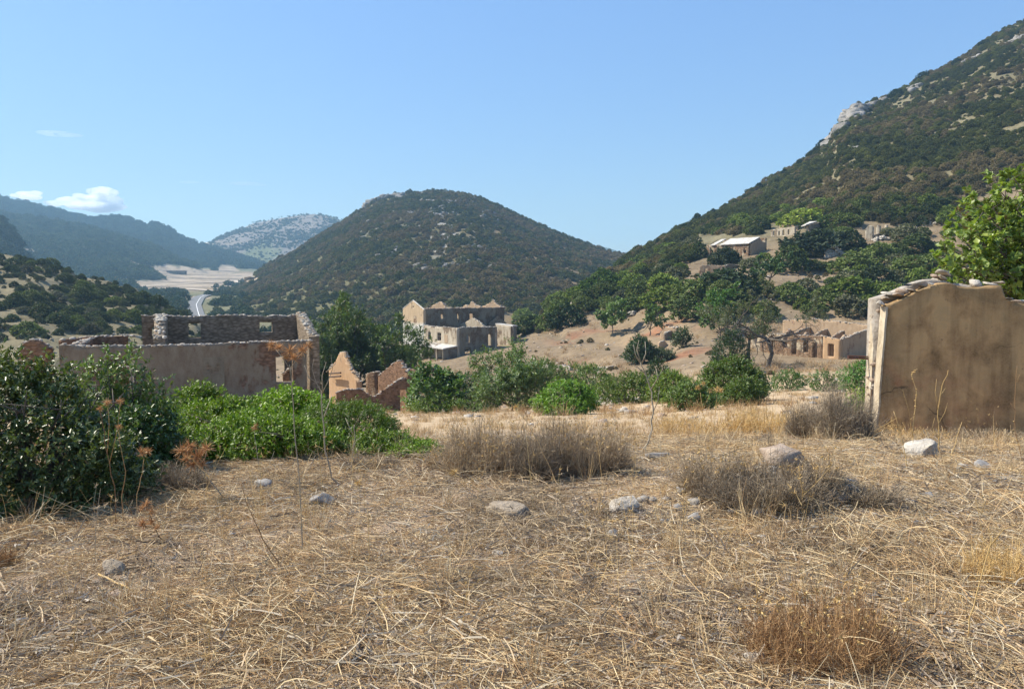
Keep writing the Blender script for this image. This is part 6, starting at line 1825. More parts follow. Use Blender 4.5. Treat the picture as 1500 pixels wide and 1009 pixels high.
def on_ground(x, Y, rs, scl, tilt=True, dz=0.0):
    z = terrain(x, Y); e = .12
    sx = (terrain(x + e, Y) - terrain(x - e, Y)) / (2 * e); sy = (terrain(x, Y + e) - terrain(x, Y - e)) / (2 * e)
    n = len(x); rot = np.zeros((n, 3)); a = rs.uniform(0, 6.283, n)
    for i in range(n):
        if tilt:
            nz = Vector((-sx[i], -sy[i], 1)).normalized(); q = Vector((0, 0, 1)).rotation_difference(nz)
            rot[i] = (q.to_matrix() @ Matrix.Rotation(a[i], 3, 'Z')).to_euler()[:]
        else: rot[i] = (0, 0, a[i])
    return np.stack([x, Y, z + dz], 1), rot, np.stack([scl, scl, scl], 1)


def wedge(rs, n, Y0, Y1, p=1.0, um=.78):
    t = rs.random(n) ** p; Y = Y0 + (Y1 - Y0) * t; x = rs.uniform(-um, um, n) * (Y + .6)
    return x, Y


rs = np.random.default_rng(314)
straws = [straw_patch(10 + i, 170, .42, (.02, .16), (.0016, .0040), M['straw'], (0, .025), .09, .14) for i in range(5)] + \
         [straw_patch(20 + i, 80, .36, (.06, .30), (.002, .0048), M['straw'], (0, .045), .14, .22, 0.5 + i) for i in range(3)]
x, Y = wedge(rs, 2500, 2.3, 12.5, 1.0)
q = rs.random(len(x)) < .10 + .9 * sstep(-.12, .22, fbm(x * .8, Y * .8, 4, 401)); x, Y = x[q], Y[q]
scatter('straw_litter', 'dry straw lying all over the foreground', straws, *on_ground(x, Y, rs, rs.uniform(.7, 1.25, len(x))))
grey = [straw_patch(30 + i, 110, .30, (.012, .06), (.004, .013), M['litter'], (0, .02), .25, .9, name='litter') for i in range(5)]
x, Y = wedge(rs, 2300, 2.3, 12)
q = rs.random(len(x)) < .12 + .8 * sstep(-.1, .3, fbm(x * 1.1 + 7, Y * 1.1, 3, 402)); x, Y = x[q], Y[q]
scatter('leaf_litter', 'grey and brown dead leaves and crumbs between the straw', grey, *on_ground(x, Y, rs, rs.uniform(.7, 1.3, len(x))))
chaff = [straw_patch(35 + i, 230, .34, (.008, .04), (.0018, .0045), M['straw'] if i % 3 else M['litter'], (0, .012), .2, .5, name='chaff') for i in range(6)]
x, Y = wedge(rs, 4200, 2.3, 11)
scatter('chaff', 'fine broken chaff covering the foreground soil', chaff, *on_ground(x, Y, rs, rs.uniform(.7, 1.3, len(x))))
tang = [straw_patch(40 + i, 60, .26, (.08, .34), (.002, .0045), M['straw'], (0, .07), .38, .5, name='tangle') for i in range(5)]
x, Y = wedge(rs, 420, 2.4, 11)
q = rs.random(len(x)) < .2 + .8 * sstep(0, .3, fbm(x * .9 + 3, Y * .9, 3, 403) + .15 * sstep(0, 3, x)); x, Y = x[q], Y[q]
scatter('straw_tangle', 'raised tangles of dry stems in the foreground', tang, *on_ground(x, Y, rs, rs.uniform(.6, 1.3, len(x))))
dark = [straw_patch(50 + i, 120, .22, (.05, .20), (.0025, .006), M['dry_shrub'], (0, .06), .35, .6, name='twigs') for i in range(4)]
x, Y = wedge(rs, 800, 2.4, 10.5)
q = rs.random(len(x)) < sstep(.05, .3, fbm(x * .8 + 13, Y * .8, 3, 404)); x, Y = x[q], Y[q]
scatter('dead_twigs', 'dark dead twigs in patches of the foreground', dark, *on_ground(x, Y, rs, rs.uniform(.6, 1.3, len(x))))
tf = [tuft(60 + i, 26, .05, (.10, .30), (.002, .0042), M['straw']) for i in range(5)]
x, Y = wedge(rs, 1500, 2.5, 13)
q = rs.random(len(x)) < .12 + .8 * sstep(-.05, .35, fbm(x * .7 + 23, Y * .7, 3, 405) + .22 * sstep(-1, 3, x) - .12 * sstep(7, 4, Y)); x, Y = x[q], Y[q]
scatter('dry_grass', 'upright dry grass tufts in the foreground', tf, *on_ground(x, Y, rs, rs.uniform(.45, 1.1, len(x)), False))
# golden stubble on the slope beyond the crest
tf2 = [tuft(70 + i, 60, .30, (.08, .26), (.006, .013), M['straw'], .6) for i in range(4)]
x, Y = wedge(rs, 7000, 11, 75, 1.2, .62)
q = rs.random(len(x)) < .05 + .5 * sstep(-.2, .3, fbm(x * .25, Y * .25, 3, 406)); x, Y = x[q], Y[q]
scatter('stubble', 'golden dry grass over the field beyond the crest', tf2, *on_ground(x, Y, rs, rs.uniform(.25, .75, len(x)) * (1 + Y / 90), False))
tf3 = [tuft(80 + i, 46, .25, (.15, .45), (.006, .012), M['rust_weed'], .7) for i in range(3)]
x, Y = wedge(rs, 1400, 12, 110, 1.2, .6)
q = rs.random(len(x)) < sstep(.0, .3, fbm(x * .12, Y * .12, 3, 407)); x, Y = x[q], Y[q]
scatter('brown_weeds', 'brown and orange dry weeds on the field edges', tf3, *on_ground(x, Y, rs, rs.uniform(.7, 1.6, len(x)), False))
x, Y = wedge(rs, 5500, 85, 230, 1.0, .6)
q = (rs.random(len(x)) < sstep(.0, .3, fbm(x * .08, Y * .08, 3, 408))) & (x > -20); x, Y = x[q], Y[q]
scatter('brown_weeds', 'dry weeds on the red and tan slopes', tf3[:2] + tf2[:3], *on_ground(x, Y, rs, rs.uniform(1.2, 3.0, len(x)), False))
stemp = [straw_patch(85 + i, 26, .4, (.04, .22), (.004, .009), M['pale_stalk' if i % 2 else 'dry_shrub'], (0, .03), .10, .12, name='broken_stems') for i in range(6)]
x, Y = wedge(rs, 1500, 2.4, 12)
scatter('broken_stems', 'coarse broken stems and twigs lying over the foreground', stemp, *on_ground(x, Y, rs, rs.uniform(.6, 1.3, len(x))))
clod = [proto(np_mesh('clod', *rock_vf(np.random.default_rng(190 + i), (1, .9, .55), ICO2, 5), M['soil'])) for i in range(5)]
x, Y = wedge(rs, 5200, 2.4, 13)
q = rs.random(len(x)) < sstep(-.25, .2, fbm(x * .9 + 4, Y * .9, 3, 431)); x, Y = x[q], Y[q]
scatter('soil_clods', 'crumbly soil clods between the straw', clod, *on_ground(x, Y, rs, .01 + .045 * rs.random(len(x)) ** 2.5, True, .0))
def dry_stalk_mesh(seed):
    rs_ = np.random.default_rng(seed); L0 = rs_.uniform(.28, .62); lean = rs_.normal(0, .12, 2)
    P0 = [np.zeros(3)]; D0 = [np.array([lean[0], lean[1], 1.0])]; LL = [L0]; WW = [.0045]
    for j in range(int(rs_.integers(4, 9))):
        t_ = rs_.uniform(.35, 1.0); b0 = norm(D0[0]) * L0 * t_; d_ = norm(norm(D0[0]) * .8 + rs_.normal(size=3) * .55); l_ = L0 * rs_.uniform(.12, .35)
        P0.append(b0); D0.append(d_); LL.append(l_); WW.append(.0026)
        for _ in range(7):
            P0.append(b0 + d_ * l_ * .97); D0.append(norm(d_ * .7 + rs_.normal(size=3) * .7)); LL.append(rs_.uniform(.012, .035)); WW.append(.0035)
    n_ = len(P0)
    return proto(ribbons(np.array(P0), np.array(D0), np.array(LL), np.array(WW), rs_.normal(0, .1, n_), M['gold_stalk' if seed % 3 else 'dry_shrub'], rs_.random(n_), 'weed_stalk', 4, rs=rs_))


wst = [dry_stalk_mesh(700 + i) for i in range(9)]
x, Y = wedge(rs, 420, 3.0, 14)
q = rs.random(len(x)) < .12 + .8 * sstep(-.05, .3, fbm(x * .6 + 31, Y * .6, 3, 415) + .14 * sstep(-.5, 3, x)); x, Y = x[q], Y[q]
scatter('dry_weeds', 'thin upright dry weed stalks with small seed heads', wst, *on_ground(x, Y, rs, rs.uniform(.5, 1.1, len(x)), False))
# pebbles
pb = [proto(np_mesh('pebble', *rock_vf(np.random.default_rng(90 + i), (1, .8, .5), ICO1, 6), M[('rock_pale', 'rock', 'rock_grey', 'rock_pink')[i % 4]])) for i in range(8)]
x, Y = wedge(rs, 2600, 2.4, 14)
scatter('pebbles', 'small stones strewn over the foreground', pb, *on_ground(x, Y, rs, .010 + .062 * rs.random(len(x)) ** 3.5, False, .0))
x, Y = wedge(rs, 2600, 20, 200, .8, .6)
scatter('field_stones', 'pale stones strewn over the slopes', pb, *on_ground(x, Y, rs, (.08 + .5 * rs.random(len(x)) ** 4) * (1 + Y / 200), False))


# ---- stones
def stone(label, px, py, wpx, hpx, mat, seed, sink=.3, rz=None, tilt=0.0, Y=None, dpt=.8, cuts=9):
    g = hit(px, py) if Y is None else GP(px, Y)
    w = wpx / F * g.y; h = hpx / F * g.y * 1.15
    o = rock_obj('stone', (g.x, g.y + w * .2, g.z + h * (.5 - sink)), (w, w * dpt, h * 1.1), M[mat], seed, rz if rz is not None else random.uniform(-.4, .4), tilt, cuts=cuts)
    return tag(o, label, 'stone')


stone('flat buff slab of stone in the middle of the foreground', 744, 762, 64, 26, 'rock', 1, .25, .1, .06, cuts=7)
stone('buff stone with a bright top right of the middle slab', 916, 753, 46, 28, 'rock_pale', 2, .25, -.2, -.1)
stone('large pinkish block crowning the dry mound', 1157, 662, 72, 34, 'rock_pink', 3, .05, .2, .12, 5.95, cuts=10)
stone('white topped stone in front of the tall wall', 1352, 671, 54, 30, 'rock_pale', 4, .3, 0)
stone('rounded grey stone below the green thicket', 385, 722, 27, 22, 'rock_grey', 5)
stone('tilted grey slab beside the rounded grey stone', 470, 741, 36, 18, 'rock_grey', 6, .2, .1, -.35)
stone('brown angular stone casting shade at the far left', 162, 842, 34, 24, 'rock', 7, .3, .3, -.3)
stone('pinkish flat stone just below the brown angular one', 171, 878, 30, 12, 'rock_pink', 8)
stone('half buried buff stone left of the dark stick', 445, 876, 34, 16, 'rock', 9, .45)
stone('thin whitish flake right of the middle slab', 789, 774, 24, 7, 'rock_pale', 10)
stone('pale grey stone between the slab and the dry mound', 894, 791, 26, 18, 'rock_grey', 11)
stone('small bluish grey stone right of the bright topped stone', 975, 770, 16, 11, 'rock_grey', 12)
stone('dark grey stone at the right, left one of the pair', 1413, 690, 28, 15, 'rock_grey', 13, .3, 0, .25)
stone('lighter grey stone at the right, right one of the pair', 1443, 690, 26, 17, 'rock_grey', 14)
stone('small buff stone left of the rust brown weeds', 1075, 903, 22, 13, 'rock', 15)
stone('pale flat stone near the bottom edge beside the rust brown weeds', 1110, 972, 42, 18, 'rock_pale', 16, .4)
stone('dark stone at the left foot of the dry mound', 1019, 768, 24, 20, 'rock_grey', 17)
stone('tiny white stone in the middle foreground', 728, 814, 18, 8, 'rock_pale', 18)
stone('small whitish stone low in the right foreground', 1380, 906, 16, 11, 'rock_pale', 19)
stone('grey flat rock at the foot of the bare sapling', 963, 672, 38, 12, 'rock_grey', 20, .4)
stone('white rounded stone on the field right of the dome bush', 912, 604, 16, 9, 'rock_pale', 21)
stone('long pale outcrop on the field right of the dome bush', 890, 594, 50, 13, 'rock_pale', 22, .4, 0)
stone('flat buff rock in front of the dome bush', 833, 606, 38, 9, 'rock', 23, .3, 0)
stone('pale rock at the head of the field behind the long outcrop', 925, 588, 24, 8, 'rock_pale', 24, .4)
stone('whitish stone by the foot of the tall wall end', 1270, 575, 20, 10, 'rock_pale', 25, .2, 0, 0, 15.0)
stone('rust stained pale block on the dry mound left slope', 1120, 690, 40, 20, 'rock_grey', 26, .3, .2, .1, 6.5)
pts, sz, rz = [], [], []
for _ in range(110):
    a = rng.normal() * .40; b = rng.normal() * .16; x_ = 2.0 + a; y_ = 5.85 + b
    k_ = rng.uniform(.03, .11); pts.append((x_, y_, gz(x_, y_) + k_ * .2)); sz.append((k_ * 1.3, k_, k_ * .8)); rz.append(rng.uniform(0, 6))
tag(mobj('rubble', rubble_mesh('rubble', pts, sz, rz, M['rock_grey'], 44, ICO2)), 'grey rubble showing through the dry mound', kind='stuff')


# ---- dry shrubs
def dry_shrub(label, px, Y, wpx, py_top, mat, seed, n=1500, r0=.3, tip_mat=None, tips=0, cat='dry shrub', name='dry_shrub', wd=.0032, fine=3, depth=.75, Lvar=(.7, 1.0)):
    rs = np.random.default_rng(seed); g = GP(px, Y); w = wpx / F * Y; h = t_of(py_top) * Y - g.z
    e = empty(name, g, label, cat)
    a = rs.uniform(0, 6.28, n); r = r0 * np.sqrt(rs.random(n))
    P0 = np.stack([np.cos(a) * r * w, np.sin(a) * r * w * depth, np.zeros(n)], 1)
    el = rs.uniform(.15, 1.5, n)
    n = int(n * .8); a, r, P0, el = a[:n], r[:n], P0[:n], el[:n]
    lob = .82 + .75 * fbm(np.cos(a) * 2.6 + 5, np.sin(a) * 2.6 + el * 2.2, 3, seed) + rs.normal(0, .10, n)
    T = np.stack([np.cos(a) * np.cos(el) * w * .5, np.sin(a) * np.cos(el) * w * .5 * depth, np.sin(el) * h], 1) * (lob * rs.uniform(*Lvar, n))[:, None]
    T[:, :2] = T[:, :2] * .75 + P0[:, :2] * .7
    Dr = T - P0; L = np.linalg.norm(Dr, axis=1)
    lv = rs.random(n)
    me = ribbons(P0, Dr, L, np.full(n, wd * 1.3), rs.normal(0, .12, n), M[mat], lv * .6, 'stems', 4, rs=rs)
    mobj('stems', me, e)
    idx = np.repeat(np.arange(n), fine * 2); t = rs.uniform(.4, 1.0, len(idx))
    B0 = P0[idx] + Dr[idx] * t[:, None]; B0[:, 2] = np.maximum(B0[:, 2], .01)
    Df = norm(norm(Dr[idx]) + rs.normal(size=(len(idx), 3)) * .65)
    me = ribbons(B0, Df, rs.uniform(.03, .10, len(idx)) * h / .5, np.full(len(idx), wd * .9), rs.normal(0, .25, len(idx)), M[mat], rs.random(len(idx)) * .5 + lv[idx] * .5, 'twigs', 2, rs=rs)
    mobj('twigs', me, e)
    if tips:
        k = rs.integers(0, n, tips); c = P0[k] + Dr[k] * rs.uniform(.9, 1.06, (tips, 1)); c = c[c[:, 2] > h * .45]
        m = len(c); A_ = norm(rs.normal(size=(m * 6, 3)) + np.array([0, 0, .5])); C_ = np.repeat(c, 6, 0) + A_ * .008
        me = leaf_mesh('flower_heads', C_, A_, norm(np.cross(A_, rs.normal(size=(m * 6, 3)))), np.full(m * 6, .018), np.full(m * 6, .009), M[tip_mat or 'gold_stalk'], rs.random(m * 6))
        mobj('flower_heads', me, e)['kind'] = 'stuff'
    return e


dry_shrub('brown dry shrub with golden tips, left one of the pair in the middle', 712, 7.25, 160, 614, 'dry_shrub', 1, 1700, r0=.38, Lvar=(.45, 1.0), tips=420)
dry_shrub('taller grey brown dry shrub, right one of the pair in the middle', 852, 7.3, 165, 600, 'dry_shrub', 2, 2000, r0=.38, Lvar=(.45, 1.0), tips=420)
dry_shrub('small dry shrub filling the gap between the middle pair', 782, 7.0, 100, 632, 'grey_shrub', 3, 1200)
dry_shrub('low straw coloured shrub left of the middle pair', 648, 7.5, 70, 655, 'dry_shrub', 4, 500, tips=120)
dry_shrub('dark grey dry bush leaning on the tall wall edge', 1236, 10.8, 110, 560, 'grey_shrub', 5, 1900, wd=.004)
dry_shrub('thin grey dry shrub left of the dark grey one', 1180, 11.2, 80, 585, 'grey_shrub', 6, 900, wd=.004)
dry_shrub('reddish brown shrub on the left flank of the dry mound', 1048, 5.9, 130, 658, 'dry_shrub', 7, 1100, r0=.42, Lvar=(.4, 1.0), tips=200)
dry_shrub('dark tangled shrub in the heart of the dry mound', 1122, 5.62, 190, 672, 'grey_shrub', 8, 1900, r0=.42, Lvar=(.35, 1.0))
dry_shrub('tan brown shrub in front of the pinkish block', 1192, 5.8, 110, 660, 'dry_shrub', 9, 900, r0=.4, Lvar=(.4, 1.0), tips=200)
dry_shrub('flattened grey shrub right of the dry mound', 1258, 5.7, 150, 700, 'grey_shrub', 10, 1200, Lvar=(.4, 1.0))
dry_shrub('rust brown weeds at the bottom right of the foreground', 1205, 3.35, 230, 850, 'rust_weed', 11, 1300, r0=.5, Lvar=(.25, 1.0), tips=200, wd=.0026)
dry_shrub('dark dry weeds at the bottom edge below the rust brown ones', 1270, 3.35, 130, 930, 'grey_shrub', 12, 700, wd=.0026)
dry_shrub('grey dead shrub cut off by the lower left edge', 8, 3.9, 110, 880, 'grey_shrub', 13, 900, wd=.003)
dry_shrub('brown dry weeds above the dead shrub at the lower left edge', -5, 4.6, 80, 800, 'rust_weed', 14, 500, wd=.003)
dry_shrub('grey dry shrub at the foot of the thicket under the rust thistle', 268, 6.6, 100, 672, 'grey_shrub', 15, 800)
dry_shrub('low grey dry shrub under the sapling at the thicket end', 545, 7.5, 110, 668, 'grey_shrub', 16, 700)
dry_shrub('low dead brush right of the rounded grey stone', 445, 6.5, 90, 702, 'grey_shrub', 17, 500, Lvar=(.4, 1.0))
dry_shrub('matted dark weeds in the centre of the foreground', 720, 4.2, 200, 842, 'grey_shrub', 18, 800, r0=.48, Lvar=(.3, .9), wd=.0028)
dry_shrub('matted dark weeds in the left foreground', 430, 3.7, 170, 905, 'grey_shrub', 19, 700, r0=.48, Lvar=(.3, .9), wd=.0028)
dry_shrub('flattened brown weeds behind the buff slab', 740, 5.9, 190, 722, 'dry_shrub', 20, 700, r0=.45, Lvar=(.35, .9))
dry_shrub('pale gold weeds at the right edge of the foreground', 1480, 4.3, 150, 790, 'gold_stalk', 21, 600, r0=.45, wd=.0026)
dry_shrub('flattened dark weeds in the right foreground', 1230, 4.9, 200, 768, 'grey_shrub', 22, 800, r0=.48, Lvar=(.3, .9), wd=.0028)
dry_shrub('golden weeds at the foot of the tall wall', 1330, 12.4, 150, 620, 'gold_stalk', 23, 500, r0=.5, wd=.004)
dry_shrub('dry brush at the foot of the wall toward the right edge', 1450, 11.8, 190, 628, 'dry_shrub', 24, 900, r0=.5, wd=.004, tips=60)
dry_shrub('tall golden weeds left of the dark grey bush', 1130, 13.0, 130, 592, 'gold_stalk', 25, 900, r0=.5, wd=.005)
dry_shrub('golden weeds in front of the wide rounded bush', 1030, 13.0, 150, 600, 'gold_stalk', 26, 700, r0=.5, wd=.005)


# ---- single dry stalks, thistles, saplings
def thistle_head(e, c, r, mat, seed, n=60):
    rs = np.random.default_rng(seed)
    D0 = norm(rs.normal(size=(n, 3)) + np.array([0, 0, .35])); P0 = np.array(c)[None] + D0 * r * .12
    me = ribbons(P0, D0, r * rs.uniform(.6, 1.0, n), np.full(n, r * .11), rs.normal(0, .25, n), M[mat], rs.random(n), 'thistle_head', 2, taper=.15, rs=rs)
    me.transform(Matrix.Translation(-e.location)); mobj('flower_head', me, e)


def stalk(label, pts, Y, mat, r, branches=(), heads=(), seed=0, name='dry_stalk', cat='dry stalk', head_mat='thistle', dots=0, dY=0.0):
    rs = np.random.default_rng(seed + 1000)
    P3 = [P(a, b, Y + dY * i / max(len(pts) - 1, 1)) for i, (a, b) in enumerate(pts)]
    g = Vector((P3[0].x, P3[0].y, gz(P3[0].x, P3[0].y) - .02)); e = empty(name, g, label, cat)
    P3 = [g] + P3 if P3[0].z > g.z else [g] + P3[1:]
    sm = []
    for i in range(len(P3) - 1):
        for t in (0, .33, .66):
            q = P3[i].lerp(P3[i + 1], t); sm.append(q + Vector((rs.normal(), rs.normal(), 0)) * r * .8 * (1 if t else 0))
    sm.append(P3[-1]); mb = MB(); mb.tube(sm, list(np.linspace(r, r * .45, len(sm))), 5)
    me = mb.mesh('stem', M[mat], True); a_ = me.attributes.new('lv', 'FLOAT', 'FACE'); a_.data.foreach_set('value', np.full(len(me.polygons), rs.random(), np.float32))
    child(e, me, 'stem')
    for bs in branches:
        q = [P(a, b, Y + rs.normal() * .02) for a, b in bs]; mb = MB(); mb.tube(q, list(np.linspace(r * .6, r * .25, len(q))), 4)
        me = mb.mesh('branch', M[mat], True); a_ = me.attributes.new('lv', 'FLOAT', 'FACE'); a_.data.foreach_set('value', np.full(len(me.polygons), rs.random(), np.float32)); child(e, me, 'branch')
    for i, (px, py, wp) in enumerate(heads):
        thistle_head(e, P(px, py, Y + rs.normal() * .03), wp / F * Y * .62, head_mat, seed * 10 + i)
    for i in range(dots):
        t = rs.uniform(.35, 1); k = int(t * (len(sm) - 1)); c = sm[k] + Vector((rs.normal() * .012, rs.normal() * .01, 0))
        child(e, np_mesh('seed_head', ICO1[0] * (.006 + .003 * rs.random()) + np.array(c), ICO1[1], M['gold_stalk']), 'seed_head')
    return e


stalk('tallest dried thistle with orange spiky heads before the grey building', [(443, 800), (440, 740), (433, 650), (427, 565), (424, 533)], 4.75, 'pale_stalk', .005,
      [((427, 545), (415, 525), (404, 512)), ((425, 540), (436, 524), (444, 516))], [(398, 505, 17), (408, 510, 19), (424, 514, 24), (430, 525, 20), (443, 514, 19), (451, 507, 15), (418, 523, 16)], 1, 'dried_thistle', 'thistle')
stalk('broad rust orange thistle cluster before the thicket', [(325, 726), (308, 704), (292, 684)], 6.1, 'pale_stalk', .006, [((300, 692), (285, 680), (272, 668)), ((296, 688), (300, 672), (303, 660))],
      [(266, 660, 24), (278, 655, 26), (290, 668, 28), (302, 657, 24), (283, 680, 22), (296, 680, 18), (272, 672, 20)], 2, 'dried_thistle', 'thistle')
stalk('thin thistle with one small orange head before the thicket', [(383, 712), (379, 680), (375, 650), (373, 632)], 6.6, 'pale_stalk', .004, [((381, 700), (395, 680), (402, 660))], [(373, 626, 13)], 3, 'dried_thistle', 'thistle')
stalk('rust red thistle standing on the straw at the left', [(246, 812), (232, 785), (218, 750)], 5.0, 'rust_weed', .004, [((228, 775), (215, 770), (206, 766))], [(214, 738, 18), (222, 750, 17), (208, 745, 13), (210, 768, 20), (222, 765, 15), (230, 772, 13)], 4, 'dried_thistle', 'thistle')
stalk('brown thistle with two round heads against the dark glossy bush', [(168, 712), (156, 660), (150, 620), (148, 602)], 5.4, 'rust_weed', .004, [((157, 665), (160, 620), (158, 596)), ((160, 680), (172, 630), (176, 592))], [(157, 590, 14), (176, 588, 12), (146, 599, 11)], 5, 'dried_thistle', 'thistle')
stalk('brown thistle with a single head right of the two headed one', [(178, 728), (184, 690), (176, 650), (174, 632)], 5.5, 'rust_weed', .004, [], [(174, 626, 11)], 6, 'dried_thistle', 'thistle')
stalk('short thistle with an orange head by the low glossy bush', [(200, 735), (206, 700), (211, 672)], 5.7, 'rust_weed', .004, [], [(208, 663, 17), (217, 661, 14)], 7, 'dried_thistle', 'thistle')
stalk('forked bare sapling at the right end of the thicket', [(496, 724), (484, 690), (475, 645), (472, 605), (471, 572)], 6.7, 'pale_stalk', .009,
      [((471, 575), (463, 560), (457, 540), (460, 525)), ((471, 577), (480, 560), (487, 540), (485, 520)), ((472, 572), (472, 550), (478, 530)), ((463, 560), (452, 552), (446, 535)), ((475, 610), (480, 595), (486, 580)), ((478, 545), (492, 532))], [], 8, 'bare_sapling', 'sapling')
stalk('pale slender bare sapling right of the forked one', [(514, 694), (516, 665), (520, 640), (519, 622)], 7.2, 'pale_stalk', .007, [((519, 640), (512, 626), (506, 612)), ((519, 624), (527, 610), (533, 600)), ((518, 655), (522, 645), (529, 640))], [], 9, 'bare_sapling', 'sapling')
stalk('short dead twig just right of the pale slender sapling', [(524, 700), (524, 672), (523, 655)], 7.2, 'pale_stalk', .004, [((524, 685), (530, 672))], [], 10)
stalk('tall bare sapling rising over the field in the centre right', [(942, 668), (951, 640), (957, 605), (955, 575), (946, 548), (938, 530)], 8.4, 'pale_stalk', .011,
      [((938, 532), (931, 520), (928, 505)), ((940, 532), (946, 518), (945, 500)), ((953, 572), (962, 556), (971, 540)), ((957, 603), (964, 586), (966, 566)), ((946, 548), (934, 538), (926, 534)), ((938, 530), (933, 512), (936, 498)), ((964, 556), (961, 540))], [], 11, 'bare_sapling', 'sapling')
stalk('straight grey stem leaning against the centre sapling', [(944, 672), (948, 650), (955, 622)], 8.2, 'pale_stalk', .007, [], [], 12)
stalk('long dark leaning stalk with a small star head at the top', [(818, 725), (808, 690), (790, 650), (772, 618), (757, 600)], 6.7, 'rust_weed', .0045, [], [(755, 597, 11)], 13, 'dried_thistle', 'thistle', 'gold_stalk')
stalk('round golden head on a short stem at the thicket end', [(532, 736), (528, 722), (525, 714)], 6.5, 'pale_stalk', .004, [], [(525, 708, 15)], 14, 'dried_thistle', 'thistle', 'gold_stalk')
stalk('golden head on a long fallen stem before the middle shrubs', [(752, 752), (715, 728), (688, 708), (668, 696)], 6.2, 'gold_stalk', .004, [], [(665, 692, 14)], 15, 'dried_thistle', 'thistle', 'gold_stalk')
stalk('branched golden stalk in front of the tall wall', [(1375, 668), (1375, 630), (1374, 600), (1380, 565), (1389, 542)], 8.6, 'gold_stalk', .006, [((1374, 600), (1370, 575), (1372, 555)), ((1375, 620), (1384, 604), (1388, 590)), ((1375, 645), (1366, 625), (1369, 612)), ((1377, 580), (1385, 568))], [], 16)
stalk('golden stalk strung with round seed heads before the wall', [(1338, 672), (1337, 630), (1341, 595), (1342, 570), (1335, 548), (1344, 540)], 8.4, 'gold_stalk', .004, [((1337, 640), (1331, 600), (1322, 570))], [], 17, dots=16)
stalk('thin reddish stalk near the right edge against the wall', [(1496, 672), (1487, 630), (1486, 590), (1490, 535)], 8.0, 'rust_weed', .004, [((1487, 600), (1480, 590)), ((1489, 560), (1494, 548))], [], 18, dots=4)
stalk('bent pale stem at the foot of the wall corner', [(1330, 706), (1327, 670), (1318, 630), (1309, 602)], 7.4, 'gold_stalk', .005, [((1314, 612), (1297, 622), (1280, 632))], [], 19)
stalk('slanting pale stem between wall stalk and wall foot', [(1390, 680), (1400, 650), (1409, 618)], 8.0, 'gold_stalk', .005, [], [], 20)
stalk('tall golden branched stalk rising from the dry mound', [(1178, 798), (1176, 750), (1176, 720), (1170, 682)], 5.35, 'gold_stalk', .0055, [((1176, 726), (1195, 708), (1218, 682)), ((1176, 735), (1160, 720), (1152, 705)), ((1195, 708), (1196, 694))], [], 21, dots=6)
stalk('long jointed golden stalk at the lower right', [(1417, 1015), (1417, 950), (1420, 905), (1436, 850), (1450, 800), (1452, 785)], 3.5, 'gold_stalk', .004, [((1450, 800), (1470, 775), (1500, 765)), ((1420, 905), (1405, 870)), ((1417, 950), (1440, 930)), ((1436, 850), (1420, 838))], [], 22)
stalk('upright golden stalk in the lower right foreground', [(1110, 935), (1109, 900), (1108, 860), (1107, 835)], 3.9, 'gold_stalk', .004, [((1109, 905), (1085, 870), (1075, 850)), ((1108, 880), (1125, 862), (1150, 838))], [], 23, dots=8)
stalk('vertical thin straw stem in the middle right foreground', [(1311, 905), (1306, 870), (1303, 834)], 4.0, 'gold_stalk', .0035, [], [], 24)
stalk('thin vertical straw stem left of the centre', [(540, 860), (541, 810), (540, 770), (538, 745)], 4.6, 'gold_stalk', .003, [], [], 25)
stalk('leaning dark stalk rising from the left foreground', [(418, 850), (385, 790), (365, 745), (352, 705)], 4.5, 'rust_weed', .004, [((385, 790), (378, 770)), ((370, 755), (380, 742))], [], 26)
stalk('thin brown stem in front of the leaning dark stalk', [(305, 1000), (306, 940), (310, 890)], 3.3, 'gold_stalk', .0035, [], [], 27)
stalk('pale straight stem left of the bottom centre', [(100, 1010), (106, 960), (112, 915)], 3.3, 'gold_stalk', .0035, [], [], 28)
stalk('orange headed weed below the wide rounded bush, left stem', [(1028, 640), (1030, 600), (1026, 575)], 12, 'gold_stalk', .006, [((1030, 600), (1038, 580)), ((1029, 605), (1020, 585))], [(1022, 568, 10), (1030, 562, 9), (1040, 572, 9)], 29, 'dried_thistle', 'thistle', 'gold_stalk')
stalk('orange headed weed below the wide rounded bush, right stem', [(1045, 640), (1048, 600), (1050, 578)], 12, 'gold_stalk', .006, [((1048, 600), (1056, 582))], [(1050, 570, 11), (1057, 572, 9)], 30, 'dried_thistle', 'thistle', 'gold_stalk')


def stick(label, pts, r, mat, seed):
    rs = np.random.default_rng(seed)
    P3 = [hit(a, b) + Vector((0, 0, r * 1.4 + .012)) for a, b in pts]; dense = []
    for i in range(len(P3) - 1):
        for t in (0, .25, .5, .75):
            q = P3[i].lerp(P3[i + 1], t); dense.append(q + Vector((rs.normal() * r * .5, rs.normal() * r * .5, 0)))
    dense.append(P3[-1])
    for q in dense: q.z = max(q.z, gz(q.x, q.y) + r * .6)
    mb = MB(); mb.tube(dense, list(np.linspace(r, r * .55, len(dense)) * rs.uniform(.85, 1.15, len(dense))), 7)
    me = mb.mesh('stick', M[mat], True); a_ = me.attributes.new('lv', 'FLOAT', 'FACE'); a_.data.foreach_set('value', np.full(len(me.polygons), .8 * rs.random(), np.float32))
    return tag(mobj('stick', me), label, 'stick')


